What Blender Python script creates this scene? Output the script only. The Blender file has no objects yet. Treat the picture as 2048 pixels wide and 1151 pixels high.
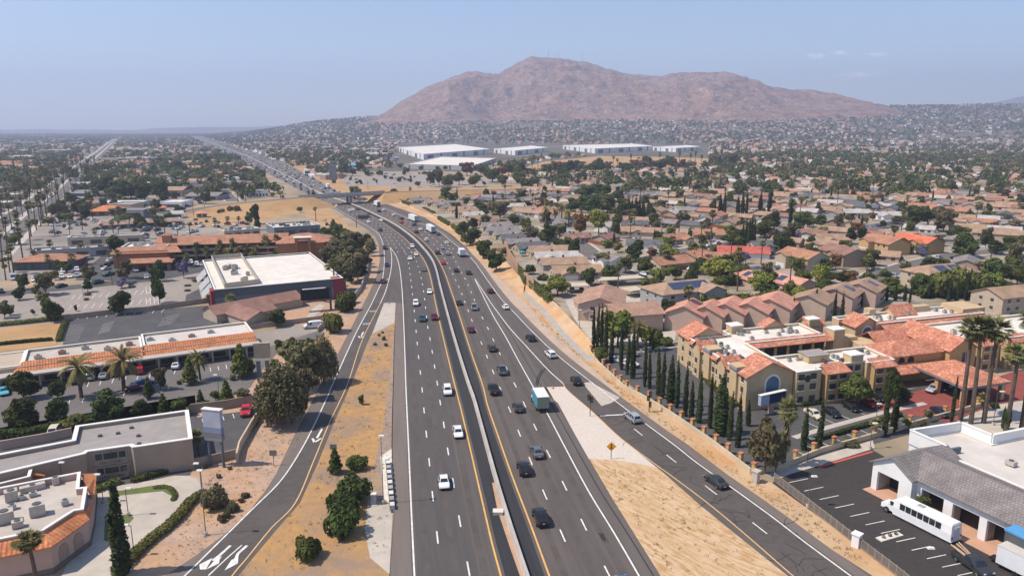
import bpy, bmesh, math, random
import numpy as np
from mathutils import Vector, Matrix
R = random.Random(7)
SC = bpy.context.scene
COL = SC.collection
# ---------------------------------------------------------------- camera, sky, sun, exposure
F_PX, CAM_H = 1470.0, 57.0
PITCH = math.atan(319.5 / F_PX)
cam_d = bpy.data.cameras.new("camera")
cam_d.sensor_width = 36.0
cam_d.lens = 36.0 * F_PX / 2048.0
cam_d.clip_start, cam_d.clip_end = 1.0, 60000.0
cam = bpy.data.objects.new("camera", cam_d)
cam.location = (0, 0, CAM_H)
cam.rotation_euler = (math.pi / 2 - PITCH, 0, 0)
COL.objects.link(cam)
SC.camera = cam
SUN_EL, SUN_AZ = math.radians(56), math.radians(259)      # azimuth clockwise from +Y
sun_dir = Vector((math.sin(SUN_AZ) * math.cos(SUN_EL), math.cos(SUN_AZ) * math.cos(SUN_EL), math.sin(SUN_EL)))
W = bpy.data.worlds.new("World")
SC.world = W
W.use_nodes = True
nt = W.node_tree
bg = nt.nodes["Background"]
sky = nt.nodes.new("ShaderNodeTexSky")
sky.sky_type = 'NISHITA'
sky.sun_disc = False
sky.sun_elevation, sky.sun_rotation = SUN_EL, SUN_AZ
sky.altitude = 300
sky.air_density, sky.dust_density, sky.ozone_density = 1.0, 0.55, 3.2
bg.inputs[1].default_value = 0.115
# a few thin wisps of cloud high over the mountain (direction based, part of the sky)
tc = nt.nodes.new("ShaderNodeTexCoord")
def wnode(t, **kw):
    n = nt.nodes.new(t)
    for k, v in kw.items(): setattr(n, k, v)
    return n
def wisp(px, py, rx, ry, seed):
    d = Vector(((px - 1024) / F_PX, -(py - 575.5) / F_PX, -1)); d.rotate(cam.rotation_euler); d.normalize()
    sub = wnode("ShaderNodeVectorMath", operation='SUBTRACT'); sub.inputs[1].default_value = d
    nt.links.new(tc.outputs["Generated"], sub.inputs[0])
    nz = wnode("ShaderNodeTexNoise"); nz.inputs["Scale"].default_value = 160; nz.inputs["Detail"].default_value = 6
    mp = wnode("ShaderNodeMapping"); mp.inputs["Scale"].default_value = (1, 1, 2.2); mp.inputs["Location"].default_value = (seed, seed, 0)
    nt.links.new(tc.outputs["Generated"], mp.inputs[0]); nt.links.new(mp.outputs[0], nz.inputs[0])
    sc = wnode("ShaderNodeVectorMath", operation='MULTIPLY'); sc.inputs[1].default_value = (F_PX / rx, F_PX / rx, F_PX / ry)
    nt.links.new(sub.outputs[0], sc.inputs[0])
    ln = wnode("ShaderNodeVectorMath", operation='LENGTH'); nt.links.new(sc.outputs[0], ln.inputs[0])
    fall = wnode("ShaderNodeMapRange"); fall.inputs[1].default_value = 1.0; fall.inputs[2].default_value = 0.0
    nt.links.new(ln.outputs["Value"], fall.inputs[0])
    mu = wnode("ShaderNodeMath", operation='MULTIPLY'); nt.links.new(fall.outputs[0], mu.inputs[0]); nt.links.new(nz.outputs[0], mu.inputs[1])
    m2 = wnode("ShaderNodeMapRange"); m2.inputs[1].default_value = 0.18; m2.inputs[2].default_value = 0.6; m2.inputs[4].default_value = 0.75
    nt.links.new(mu.outputs[0], m2.inputs[0])
    return m2.outputs[0]
acc = None
for a in ((1680, 106, 22, 8, 1), (1755, 109, 30, 7, 4), (1630, 112, 30, 9, 9), (1720, 150, 90, 10, 6)):
    w_ = wisp(*a)
    if acc is None: acc = w_
    else:
        mx = wnode("ShaderNodeMath", operation='MAXIMUM'); nt.links.new(acc, mx.inputs[0]); nt.links.new(w_, mx.inputs[1]); acc = mx.outputs[0]
mix = wnode("ShaderNodeMixRGB"); mix.inputs[2].default_value = (9.5, 9.3, 9.6, 1)
nt.links.new(acc, mix.inputs[0]); nt.links.new(sky.outputs[0], mix.inputs[1]); nt.links.new(mix.outputs[0], bg.inputs[0])
sl = bpy.data.lights.new("sun", 'SUN')
sl.energy, sl.angle, sl.color = 3.9, math.radians(0.53), (1.0, 0.895, 0.76)
so = bpy.data.objects.new("sun", sl)
so.rotation_euler = sun_dir.to_track_quat('Z', 'Y').to_euler()
COL.objects.link(so)
SC.view_settings.view_transform = 'Standard'
SC.view_settings.look = 'None'
SC.view_settings.exposure = 0.47
SC.view_settings.gamma = 1.0
HAZE = 1.42e-4
SC.cycles.max_bounces = 5
SC.cycles.diffuse_bounces = 2
SC.cycles.volume_bounces = 1
SC.cycles.use_denoising = True
# ---------------------------------------------------------------- pixel <-> place
CP, SP = math.cos(PITCH), math.sin(PITCH)
HZ_X = [-600, 0, 300, 420, 520, 640, 760, 850, 1000, 1300, 1760, 2048, 2600]
HZ_Y = [259, 259, 258, 257, 253, 245, 235, 231, 232, 227, 216, 212, 211]
def terrain(X, Y):
    X = np.asarray(X, float); Y = np.asarray(Y, float)
    px = 1024 + F_PX * X / np.maximum(Y, 1) * 1.0
    e = (256 - np.interp(px, HZ_X, HZ_Y)) / F_PX
    k = np.clip((px - 400) / 260, 0, 1); k = k * k * (3 - 2 * k)
    t = np.clip((Y - 2350) / 1950, 0, 1.0)
    return np.where(Y > 2350, k * t ** 1.2 * (57 + e * 4300 * 1.02), 0.0)
def th(X, Y): return float(terrain(X, Y))
def ray(px, py):
    x = (px - 1024) / F_PX; yu = -(py - 575.5) / F_PX
    return x, CP + yu * SP, -SP + yu * CP
def at(px, py, z=0.0):
    d = ray(px, py)
    if z == 0.0 and (d[2] >= -1e-6 or (CAM_H / -d[2]) * d[1] > 2350):
        t = 900.0
        while t < 11500:
            if CAM_H + d[2] * t < th(d[0] * t, d[1] * t): break
            t *= 1.004
        return Vector((d[0] * t, d[1] * t, 0)).to_2d()
    t = (z - CAM_H) / d[2]
    return Vector((d[0] * t, d[1] * t))
def pxm(px, py):                      # picture pixels per metre at the ground point under a pixel
    p = at(px, py)
    return F_PX / (p.y * CP + CAM_H * SP)
def proj(X, Y, Z=0.0):
    zc = Y * CP - (Z - CAM_H) * SP; v = Y * SP + (Z - CAM_H) * CP
    return 1024 + F_PX * X / zc, 575.5 - F_PX * v / zc
def height_px(px, py, hp):            # metres of a vertical thing whose foot is at (px,py) and that is hp pixels tall
    p = at(px, py); g = th(p.x, p.y); lo, hi = 0.0, 400.0
    for _ in range(30):
        m = (lo + hi) / 2
        if proj(p.x, p.y, g + m)[1] > py - hp: lo = m
        else: hi = m
    return lo
# ---------------------------------------------------------------- materials
MATS = {}
def _rgb(c): return (c[0], c[1], c[2], 1)
def M(name, c1, c2=None, sc=0.4, rough=0.9, c3=None, sc3=0.05, w3=0.6, bump=0.0, spec=0.25, metal=0.0, obj=False, lo=0.38, hi=0.62, stretch=None):
    if name in MATS: return MATS[name]
    m = bpy.data.materials.new(name); m.use_nodes = True
    n, L = m.node_tree.nodes, m.node_tree.links
    b = n["Principled BSDF"]
    b.inputs["Roughness"].default_value = rough; b.inputs["Metallic"].default_value = metal
    b.inputs["Specular IOR Level"].default_value = spec
    if c2 is None: c2 = tuple(x * 0.86 for x in c1)
    if obj: src = n.new("ShaderNodeTexCoord").outputs["Object"]
    else: src = n.new("ShaderNodeNewGeometry").outputs["Position"]
    if stretch:                                              # (angle, squeeze): grain drawn out along one direction on the ground
        mpn = n.new("ShaderNodeMapping"); mpn.vector_type = 'TEXTURE'; mpn.inputs["Rotation"].default_value = (0, 0, stretch[0]); mpn.inputs["Scale"].default_value = (stretch[1], 1, 1)
        L.new(src, mpn.inputs[0]); src = mpn.outputs[0]
    def noise(s, d=5):
        t = n.new("ShaderNodeTexNoise"); t.inputs["Scale"].default_value = s; t.inputs["Detail"].default_value = d; t.inputs["Roughness"].default_value = 0.62
        L.new(src, t.inputs[0]); return t
    def ramp(t, a, z, top=1.0):
        r = n.new("ShaderNodeMapRange"); r.inputs[1].default_value = a; r.inputs[2].default_value = z; r.inputs[4].default_value = top
        L.new(t.outputs[0], r.inputs[0]); return r
    t1 = noise(sc)
    mx = n.new("ShaderNodeMixRGB"); mx.inputs[1].default_value = _rgb(c1); mx.inputs[2].default_value = _rgb(c2)
    L.new(ramp(t1, lo, hi).outputs[0], mx.inputs[0]); out = mx.outputs[0]
    if c3 is not None:
        m3 = n.new("ShaderNodeMixRGB"); m3.inputs[2].default_value = _rgb(c3)
        L.new(ramp(noise(sc3), 0.45, 0.65, w3).outputs[0], m3.inputs[0]); L.new(out, m3.inputs[1]); out = m3.outputs[0]
    L.new(out, b.inputs["Base Color"])
    if bump:
        bp = n.new("ShaderNodeBump"); bp.inputs["Strength"].default_value = bump; bp.inputs["Distance"].default_value = 0.2
        L.new(noise(sc * 4, 6).outputs[0], bp.inputs["Height"]); L.new(bp.outputs[0], b.inputs["Normal"])
    MATS[name] = m; return m
def MT(name, c1, c2, c3, su=2.2, sv=2.6, rough=0.85, stripe=0.9, brick=0):
    """roof tiles / shingles: coloured cells along the slope plus raised courses, from the faces' own metre UVs"""
    if name in MATS: return MATS[name]
    m = bpy.data.materials.new(name); m.use_nodes = True
    n, L = m.node_tree.nodes, m.node_tree.links
    b = n["Principled BSDF"]; b.inputs["Roughness"].default_value = rough; b.inputs["Specular IOR Level"].default_value = 0.2
    uv = n.new("ShaderNodeUVMap").outputs[0]
    mp = n.new("ShaderNodeMapping"); mp.inputs["Scale"].default_value = (su, sv, 1); L.new(uv, mp.inputs[0])
    vo = n.new("ShaderNodeTexVoronoi"); vo.inputs["Scale"].default_value = 1.0; L.new(mp.outputs[0], vo.inputs[0])
    sx = n.new("ShaderNodeSeparateColor"); L.new(vo.outputs["Color"], sx.inputs[0])
    cr = n.new("ShaderNodeValToRGB"); cr.color_ramp.elements[0].color = _rgb(c1); cr.color_ramp.elements[1].color = _rgb(c3)
    e = cr.color_ramp.elements.new(0.55); e.color = _rgb(c2); L.new(sx.outputs[0], cr.inputs[0])
    nz = n.new("ShaderNodeTexNoise"); nz.inputs["Scale"].default_value = 0.35; nz.inputs["Detail"].default_value = 5
    L.new(n.new("ShaderNodeNewGeometry").outputs["Position"], nz.inputs[0])
    mr = n.new("ShaderNodeMapRange"); mr.inputs[1].default_value = 0.35; mr.inputs[2].default_value = 0.7; mr.inputs[3].default_value = 1.1; mr.inputs[4].default_value = 0.78
    L.new(nz.outputs[0], mr.inputs[0])
    mu = n.new("ShaderNodeMixRGB"); mu.blend_type = 'MULTIPLY'; mu.inputs[0].default_value = 1.0
    L.new(cr.outputs[0], mu.inputs[1]); L.new(mr.outputs[0], mu.inputs[2]); o_ = mu.outputs[0]
    if brick:
        bk = n.new("ShaderNodeTexBrick"); bk.inputs["Scale"].default_value = 1.0; bk.inputs["Brick Width"].default_value = brick; bk.inputs["Row Height"].default_value = brick; bk.inputs["Mortar Size"].default_value = 0.07; bk.inputs["Color1"].default_value = bk.inputs["Color2"].default_value = (1, 1, 1, 1); bk.inputs["Mortar"].default_value = (.7, .7, .7, 1); L.new(uv, bk.inputs[0])
        m2_ = n.new("ShaderNodeMixRGB"); m2_.blend_type = 'MULTIPLY'; m2_.inputs[0].default_value = 1.0; L.new(o_, m2_.inputs[1]); L.new(bk.outputs["Color"], m2_.inputs[2]); o_ = m2_.outputs[0]
    L.new(o_, b.inputs["Base Color"])
    wv = n.new("ShaderNodeTexWave"); wv.bands_direction = 'X'; wv.inputs["Scale"].default_value = 0.55; L.new(uv, wv.inputs[0])
    bp = n.new("ShaderNodeBump"); bp.inputs["Strength"].default_value = stripe; bp.inputs["Distance"].default_value = 0.08
    L.new(wv.outputs[0], bp.inputs["Height"]); L.new(bp.outputs[0], b.inputs["Normal"])
    MATS[name] = m; return m
def MLEAF(name, c1, c2, c3=None):
    if name in MATS: return MATS[name]
    m = bpy.data.materials.new(name); m.use_nodes = True
    n, L = m.node_tree.nodes, m.node_tree.links
    b = n["Principled BSDF"]; b.inputs["Roughness"].default_value = 0.8; b.inputs["Specular IOR Level"].default_value = 0.15
    oi = n.new("ShaderNodeObjectInfo"); tcx = n.new("ShaderNodeNewGeometry")
    nz = n.new("ShaderNodeTexNoise"); nz.inputs["Scale"].default_value = 0.55; nz.inputs["Detail"].default_value = 4; L.new(tcx.outputs["Position"], nz.inputs[0])
    mr = n.new("ShaderNodeMapRange"); mr.inputs[1].default_value = 0.36; mr.inputs[2].default_value = 0.64; L.new(nz.outputs[0], mr.inputs[0])
    mx = n.new("ShaderNodeMixRGB"); mx.inputs[1].default_value = _rgb(c1); mx.inputs[2].default_value = _rgb(c2); L.new(mr.outputs[0], mx.inputs[0])
    hs = n.new("ShaderNodeHueSaturation"); L.new(mx.outputs[0], hs.inputs["Color"])
    a = n.new("ShaderNodeMapRange"); a.inputs[3].default_value = 0.7; a.inputs[4].default_value = 1.3; L.new(oi.outputs["Random"], a.inputs[0]); L.new(a.outputs[0], hs.inputs["Value"])
    h = n.new("ShaderNodeMapRange"); h.inputs[3].default_value = 0.48; h.inputs[4].default_value = 0.525
    fr = n.new("ShaderNodeMath"); fr.operation = 'FRACT'; mu = n.new("ShaderNodeMath"); mu.operation = 'MULTIPLY'; mu.inputs[1].default_value = 7.3
    L.new(oi.outputs["Random"], mu.inputs[0]); L.new(mu.outputs[0], fr.inputs[0]); L.new(fr.outputs[0], h.inputs[0]); L.new(h.outputs[0], hs.inputs["Hue"])
    L.new(hs.outputs[0], b.inputs["Base Color"])
    tr = n.new("ShaderNodeBsdfTranslucent"); L.new(hs.outputs[0], tr.inputs[0]); ad = n.new("ShaderNodeMixShader"); ad.inputs[0].default_value = 0.25
    L.new(b.outputs[0], ad.inputs[1]); L.new(tr.outputs[0], ad.inputs[2]); L.new(ad.outputs[0], n["Material Output"].inputs[0])
    MATS[name] = m; return m
def paint(name, c, metal=0.0, rough=0.28):
    return M("paint_" + name, c, tuple(x * 0.93 for x in c), sc=0.8, rough=rough, spec=0.5, metal=metal, obj=True)
# ---------------------------------------------------------------- mesh building
class MB:
    def __init__(s, fr=None): s.v, s.f, s.fr = [], [], fr
    def pt(s, p):
        if s.fr: p = s.fr.p(*p)
        s.v.append(tuple(p)); return len(s.v) - 1
    def face(s, *pts): s.f.append([s.pt(p) for p in pts])
    def hexa(s, b, t):                                   # bottom ring, top ring
        n = len(b); bi = [s.pt(p) for p in b]; ti = [s.pt(p) for p in t]
        s.f.append(bi[::-1]); s.f.append(ti)
        for i in range(n):
            j = (i + 1) % n; s.f.append([bi[i], bi[j], ti[j], ti[i]])
    def box(s, x0, x1, y0, y1, z0, z1):
        q = [(x0, y0), (x1, y0), (x1, y1), (x0, y1)]
        s.hexa([(x, y, z0) for x, y in q], [(x, y, z1) for x, y in q])
    def prism(s, pts, z0, z1): s.hexa([(p[0], p[1], z0) for p in pts], [(p[0], p[1], z1) for p in pts])
    def tube(s, p0, p1, r0, r1=None, n=8):
        r0 = float(r0); r1 = r0 if r1 is None else float(r1)
        p0, p1 = Vector(p0), Vector(p1); d = (p1 - p0).normalized()
        a = d.orthogonal().normalized(); b = d.cross(a)
        c = [(math.cos(2 * math.pi * i / n), math.sin(2 * math.pi * i / n)) for i in range(n)]
        s.hexa([p0 + r0 * (x * a + y * b) for x, y in c], [p1 + r1 * (x * a + y * b) for x, y in c])
    def seg(s, p, q, w, z0, z1):                         # upright bar of width w between two plan points
        d = (Vector(q[:2]) - Vector(p[:2])).normalized(); n = Vector((-d.y, d.x)) * w / 2
        P, Q = Vector(p[:2]), Vector(q[:2])
        s.prism([P + n, Q + n, Q - n, P - n], z0, z1)
    def mesh(s, name, mat, smooth=False, off=(0, 0, 0), uv=True):
        me = bpy.data.meshes.new(name)
        o = Vector(off)
        me.from_pydata([tuple(Vector(p) - o) for p in s.v], [], s.f)
        bm = bmesh.new(); bm.from_mesh(me); bmesh.ops.remove_doubles(bm, verts=bm.verts, dist=1e-4)
        bmesh.ops.recalc_face_normals(bm, faces=bm.faces)
        if uv:
            l = bm.loops.layers.uv.new("UVMap")
            for f in bm.faces:
                n = f.normal
                u = Vector((n.y, -n.x, 0)); u = u.normalized() if u.length > 0.02 else Vector((1, 0, 0))
                w = n.cross(u)
                for lp in f.loops: lp[l].uv = (lp.vert.co.dot(u), lp.vert.co.dot(w))
        bm.to_mesh(me); bm.free()
        if smooth: me.polygons.foreach_set("use_smooth", [True] * len(me.polygons))
        for m in (mat if isinstance(mat, (list, tuple)) else [mat]): me.materials.append(m)
        return me
    def build(s, name, mat, parent=None, smooth=False):
        off = parent_world(parent) if parent else (0, 0, 0)
        return link(name, s.mesh(name, mat, smooth, off), parent)
def parent_world(o):
    v = Vector((0, 0, 0))
    while o: v += Vector(o.location); o = o.parent
    return v
def link(name, me, parent=None):
    o = bpy.data.objects.new(name, me); COL.objects.link(o)
    if parent: o.parent = parent
    return o
def tag(o, label=None, cat=None, group=None, kind=None):
    for k, v in (("label", label), ("category", cat), ("group", group), ("kind", kind)):
        if v: o[k] = v
    return o
def thing(name, label, cat, loc=(0, 0, 0), rotz=0.0, group=None):
    o = bpy.data.objects.new(name, None); COL.objects.link(o)
    o.location = (loc[0], loc[1], loc[2] if len(loc) > 2 else 0.0); o.rotation_euler = (0, 0, rotz)
    return tag(o, label, cat, group)
def copy_tree(o, parent=None):
    c = o.copy(); COL.objects.link(c)
    if parent: c.parent = parent
    for ch in list(o.children): copy_tree(ch, c)
    return c
class Fr:
    """plan frame: origin O, unit axes towards A and towards B (local metres s, t)"""
    def __init__(s, O, A, B=None):
        s.O = Vector(O); s.e1 = (Vector(A) - s.O).normalized()
        s.e2 = (Vector(B) - s.O).normalized() if B is not None else Vector((-s.e1.y, s.e1.x))
    def p(s, a, b, z=0.0):
        q = s.O + float(a) * s.e1 + float(b) * s.e2
        return (q.x, q.y, z)
    def inv(s, P):
        d = s.e1.x * s.e2.y - s.e1.y * s.e2.x; q = Vector(P) - s.O
        return ((q.x * s.e2.y - q.y * s.e2.x) / d, (s.e1.x * q.y - s.e1.y * q.x) / d)
BULK = []                             # (object, phrase): labels worked out at the end from what stands where
LAND = []                             # (phrase, x, y) places a label may refer to
def bulk(o, phrase): BULK.append((o, phrase)); return o
def land(phrase, x, y): LAND.append((phrase, x, y))
def landpx(phrase, px, py): p = at(px, py); LAND.append((phrase, p.x, p.y))
# ---------------------------------------------------------------- terrain and far hills
def vnoise(x, y, seed, n=256):
    rs = np.random.RandomState(seed); g = rs.rand(n, n)
    xi = np.floor(x).astype(int); yi = np.floor(y).astype(int); fx = x - xi; fy = y - yi
    fx = fx * fx * (3 - 2 * fx); fy = fy * fy * (3 - 2 * fy)
    a = g[xi % n, yi % n]; b = g[(xi + 1) % n, yi % n]; c = g[xi % n, (yi + 1) % n]; d = g[(xi + 1) % n, (yi + 1) % n]
    return (a * (1 - fx) + b * fx) * (1 - fy) + (c * (1 - fx) + d * fx) * fy
def fbm(x, y, seed, octs=5, ridged=False):
    s = 0; a = 1.0; tot = 0
    for i in range(octs):
        v = vnoise(x * 2 ** i + i * 17.3, y * 2 ** i + i * 9.1, seed + i)
        if ridged: v = 1 - np.abs(2 * v - 1)
        s = s + a * v; tot += a; a *= 0.5
    return s / tot
def grid_mesh(name, X, Y, Z, mat, smooth=True):
    r, c = X.shape
    me = bpy.data.meshes.new(name)
    co = np.stack([X, Y, Z], -1).reshape(-1, 3)
    i = np.arange(r * c).reshape(r, c)
    q = np.stack([i[:-1, :-1], i[:-1, 1:], i[1:, 1:], i[1:, :-1]], -1).reshape(-1, 4)
    np_mesh(me, co, q); me.materials.append(mat)
    if smooth: me.polygons.foreach_set("use_smooth", np.ones(len(me.polygons), bool))
    return link(name, me)
def np_mesh(me, co, faces, midx=None):
    k = faces.shape[1]
    me.vertices.add(len(co)); me.vertices.foreach_set("co", np.ascontiguousarray(co, np.float32).ravel())
    me.loops.add(faces.size); me.loops.foreach_set("vertex_index", np.ascontiguousarray(faces, np.int32).ravel())
    me.polygons.add(len(faces)); me.polygons.foreach_set("loop_start", np.arange(0, faces.size, k, dtype=np.int32))
    me.polygons.foreach_set("loop_total", np.full(len(faces), k, np.int32))
    if midx is not None: me.polygons.foreach_set("material_index", np.ascontiguousarray(midx, np.int32))
    me.update(calc_edges=True)
m_ground = M("ground", (0.42, 0.30, 0.20), (0.30, 0.24, 0.17), sc=0.06, c3=(0.13, 0.135, 0.07), sc3=0.02, w3=0.55, bump=0.3)
m_town = M("town_ground", (0.14, 0.12, 0.085), (0.07, 0.07, 0.045), sc=0.03, c3=(0.2, 0.17, 0.14), sc3=0.006, w3=0.7)
ys = np.concatenate([[-180, -60, 0], np.geomspace(30, 1000, 26), np.geomspace(1000, 11900, 80)[1:]])
us = np.linspace(-1.0, 1.0, 121)
YY, UU = np.meshgrid(ys, us, indexing='ij'); XX = UU * (YY + 260)
gr = grid_mesh("ground", XX, YY, terrain(XX, YY), m_ground); tag(gr, kind="structure")
gr.data.materials.append(m_town)
pm = np.zeros(len(gr.data.polygons), np.int32); cy = YY[:-1, :-1].ravel(); pm[cy >= 1000] = 1
gr.data.polygons.foreach_set("material_index", pm)
def z_at(y, Y):
    q = (575.5 - np.asarray(y)) / F_PX
    return CAM_H + Y * (q * CP - SP) / (CP + q * SP)
SIL = np.array([(700, 252), (740, 241), (758, 234), (770, 228), (785, 218), (800, 207), (830, 190), (860, 172), (890, 160), (915, 150), (940, 143), (955, 142), (985, 147), (1000, 146), (1030, 127), (1055, 114), (1065, 111), (1085, 114), (1120, 116), (1140, 120), (1170, 123), (1200, 134), (1240, 146), (1290, 150), (1310, 151), (1340, 145), (1375, 143), (1400, 144), (1435, 142), (1465, 150), (1500, 161), (1520, 171), (1560, 178), (1600, 178), (1620, 182), (1650, 186), (1700, 200), (1740, 208), (1765, 216), (1800, 228), (1840, 240)], float)
pxs = np.linspace(690, 1850, 330)
ss = np.concatenate([np.linspace(0, 1, 110), np.linspace(1.02, 1.6, 20)])
PXg, S = np.meshgrid(pxs, ss, indexing='ij')
yb = 3650 + 250 * np.sin(PXg / 140.0) * 0.6; yr = 5150 + 300 * np.sin(PXg / 190.0 + 1)
Yg = yb + (yr - yb) * S
Xg = (PXg - 1024) / F_PX * Yg * 1.0
base = terrain(Xg, Yg)
sil = np.interp(PXg, SIL[:, 0], SIL[:, 1]) + (fbm(PXg / 9.0, PXg * 0, 5, 4) - 0.5) * 4.0
top = np.maximum(z_at(sil, yr), 0)
g = np.where(S <= 1, np.clip(S, 0, 1) ** 0.92, np.clip(1 - (S - 1) * 1.5, 0, 1))
rid = fbm(Xg / 520.0 + 0.35 * S, Yg / 650.0, 11, 6, True) - 0.55
fine = fbm(Xg / 110.0, Yg / 110.0, 31, 4, True) - 0.55
amp = np.clip(S * 6, 0, 1) * np.clip((1.0 - S) * 2.2, 0.0, 1)
Zg = base + (top - base) * g + (rid * 190 + fine * 42) * amp * np.clip((top - base) / 320, 0, 1)
Zg = np.where(S <= 1, np.minimum(Zg, z_at(sil + 1.0, Yg)), Zg); Zg = np.maximum(Zg, base - 3)
m_mount = M("mountain", (0.25, 0.15, 0.112), (0.155, 0.103, 0.08), sc=0.013, rough=1.0, c3=(0.32, 0.215, 0.16), sc3=0.006, w3=0.6, bump=0.0, spec=0.05)
nn, LL = m_mount.node_tree.nodes, m_mount.node_tree.links
_b = nn["Principled BSDF"]; _src = _b.inputs["Base Color"].links[0].from_socket
def _spot(scale, a, z, col, w, src):
    t = nn.new("ShaderNodeTexNoise"); t.inputs["Scale"].default_value = scale; t.inputs["Detail"].default_value = 3
    LL.new(nn.new("ShaderNodeNewGeometry").outputs["Position"], t.inputs[0])
    r = nn.new("ShaderNodeMapRange"); r.inputs[1].default_value = a; r.inputs[2].default_value = z; r.inputs[4].default_value = w; LL.new(t.outputs[0], r.inputs[0])
    x = nn.new("ShaderNodeMixRGB"); x.inputs[2].default_value = _rgb(col); LL.new(r.outputs[0], x.inputs[0]); LL.new(src, x.inputs[1]); return x.outputs[0]
_o = _spot(0.085, 0.6, 0.68, (0.58, 0.46, 0.37), 0.85, _src)
_o = _spot(0.03, 0.54, 0.66, (0.07, 0.055, 0.035), 0.75, _o)
LL.new(_o, _b.inputs["Base Color"])
mt = grid_mesh("mountain", Xg, Yg, Zg, m_mount); tag(mt, kind="structure")
def far_ridge(name, prof, Yr, depth, mat):
    px = np.linspace(prof[0][0], prof[-1][0], 160); y = np.interp(px, [p[0] for p in prof], [p[1] for p in prof]) + (fbm(px / 14.0, px * 0, 3, 4) - 0.5) * 2.2
    s = np.linspace(0, 1.6, 14); P, S2 = np.meshgrid(px, s, indexing='ij')
    Y = Yr - depth + depth * S2; X = (P - 1024) / F_PX * Y
    zt = np.maximum(z_at(y, Yr), 1)[:, None]; b = terrain(X, Y) - 2
    Z = b + (zt - b) * np.where(S2 <= 1, S2 ** 0.8, np.clip(1 - (S2 - 1) * 1.6, 0, 1)) + (fbm(X / 200, Y / 200, 8) - 0.5) * 25 * np.clip(S2, 0, 1) * np.clip(1.1 - S2, 0, 1)
    tag(grid_mesh(name, X, Y, Z, mat), kind="structure")
m_farhill = M("far_hill", (0.2, 0.16, 0.13), (0.12, 0.11, 0.09), sc=0.006, spec=0.05)
far_ridge("hills", [(-500, 258), (-200, 259), (0, 260), (80, 258), (170, 259), (290, 260), (330, 256), (400, 254), (520, 254), (560, 252), (700, 250), (800, 250)], 10300, 1600, m_farhill)
far_ridge("mountain_far", [(1880, 214), (1960, 205), (2000, 195), (2040, 187), (2100, 178), (2200, 182), (2400, 200)], 11000, 1600, m_farhill)
# ---------------------------------------------------------------- pavements and plots
def lvl(k): return 0.03 + 0.012 * k
def patch(name, px, k, mat, world=False):
    pts = [Vector(p) if world else at(*p) for p in px]
    me = bpy.data.meshes.new(name)
    me.from_pydata([(p.x, p.y, th(p.x, p.y) + lvl(k)) for p in pts], [], [list(range(len(pts)))])
    bm = bmesh.new(); bm.from_mesh(me)
    if bm.faces[0:1] if False else False: pass
    bmesh.ops.triangulate(bm, faces=bm.faces[:]); bmesh.ops.recalc_face_normals(bm, faces=bm.faces)
    for f in bm.faces:
        if f.normal.z < 0: f.normal_flip()
    bm.to_mesh(me); bm.free(); me.materials.append(mat)
    return tag(link(name, me), kind="structure")
def smooth(pts, n=6):
    pts = [Vector(p) for p in pts]; out = []
    P = [pts[0] * 2 - pts[1]] + pts + [pts[-1] * 2 - pts[-2]]
    for i in range(1, len(P) - 2):
        for j in range(n):
            t = j / n; a, b, c, d = P[i - 1], P[i], P[i + 1], P[i + 2]
            out.append(0.5 * ((2 * b) + (c - a) * t + (2 * a - 5 * b + 4 * c - d) * t * t + (3 * b - a - 3 * c + d) * t ** 3))
    out.append(pts[-1]); return out
def wl(px, z=0.0): return [at(x, y, z) for x, y in px]
def offsets(pts, w):
    out = []
    for i, p in enumerate(pts):
        d = (pts[min(i + 1, len(pts) - 1)] - pts[max(i - 1, 0)]).normalized(); out.append(p + Vector((-d.y, d.x)) * w)
    return out
def strip(mb, pts, w, k, zoff=0.0):
    a, b = offsets(pts, w / 2), offsets(pts, -w / 2)
    for i in range(len(pts) - 1):
        mb.face(*[(p.x, p.y, th(p.x, p.y) + lvl(k) + zoff) for p in (a[i], b[i], b[i + 1], a[i + 1])])
def dashes(mb, pts, w, k, on=3.3, gap=8.9, ph=0.0, zoff=0.0):
    d = ph; acc = 0.0; cur = []; seg = []
    L = [0.0]
    for i in range(1, len(pts)): L.append(L[-1] + (pts[i] - pts[i - 1]).length)
    xs = [p.x for p in pts]; yy = [p.y for p in pts]
    s = ph
    while s + on < L[-1]:
        q = [Vector((float(np.interp(t, L, xs)), float(np.interp(t, L, yy)))) for t in (s, s + on / 2, s + on)]
        strip(mb, q, w, k, zoff); s += on + gap
def ribbon2(name, A, B, k, mat, zoff=0.0):
    mb = MB()
    for i in range(len(A) - 1):
        mb.face(*[(p.x, p.y, th(p.x, p.y) + lvl(k) + zoff) for p in (A[i], B[i], B[i + 1], A[i + 1])])
    return tag(mb.build(name, mat), kind="structure")
def M_ROAD(name, c1, c2, c3, stain=0.5):
    m = M(name, c1, c2, sc=0.9, rough=0.85, c3=c3, sc3=0.12, w3=stain, spec=0.2, stretch=(math.radians(100), 14.0) if name in ('asphalt', 'asphalt_blue', 'asphalt_dark', 'asphalt_shoulder', 'asphalt_rs') else None)
    return m
asph = M_ROAD("asphalt", (0.122, 0.102, 0.092), (0.1, 0.085, 0.077), (0.14, 0.118, 0.105))
asph_b = M_ROAD("asphalt_blue", (0.097, 0.086, 0.082), (0.082, 0.074, 0.071), (0.113, 0.099, 0.091))
asph_d = M_ROAD("asphalt_dark", (0.042, 0.042, 0.047), (0.034, 0.034, 0.039), (0.054, 0.052, 0.054))
asph_s = M_ROAD("asphalt_shoulder", (0.178, 0.148, 0.128), (0.155, 0.13, 0.114), (0.195, 0.163, 0.14))
asph_r = M_ROAD("asphalt_ramp", (0.105, 0.09, 0.082), (0.086, 0.075, 0.069), (0.13, 0.111, 0.098))
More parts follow.
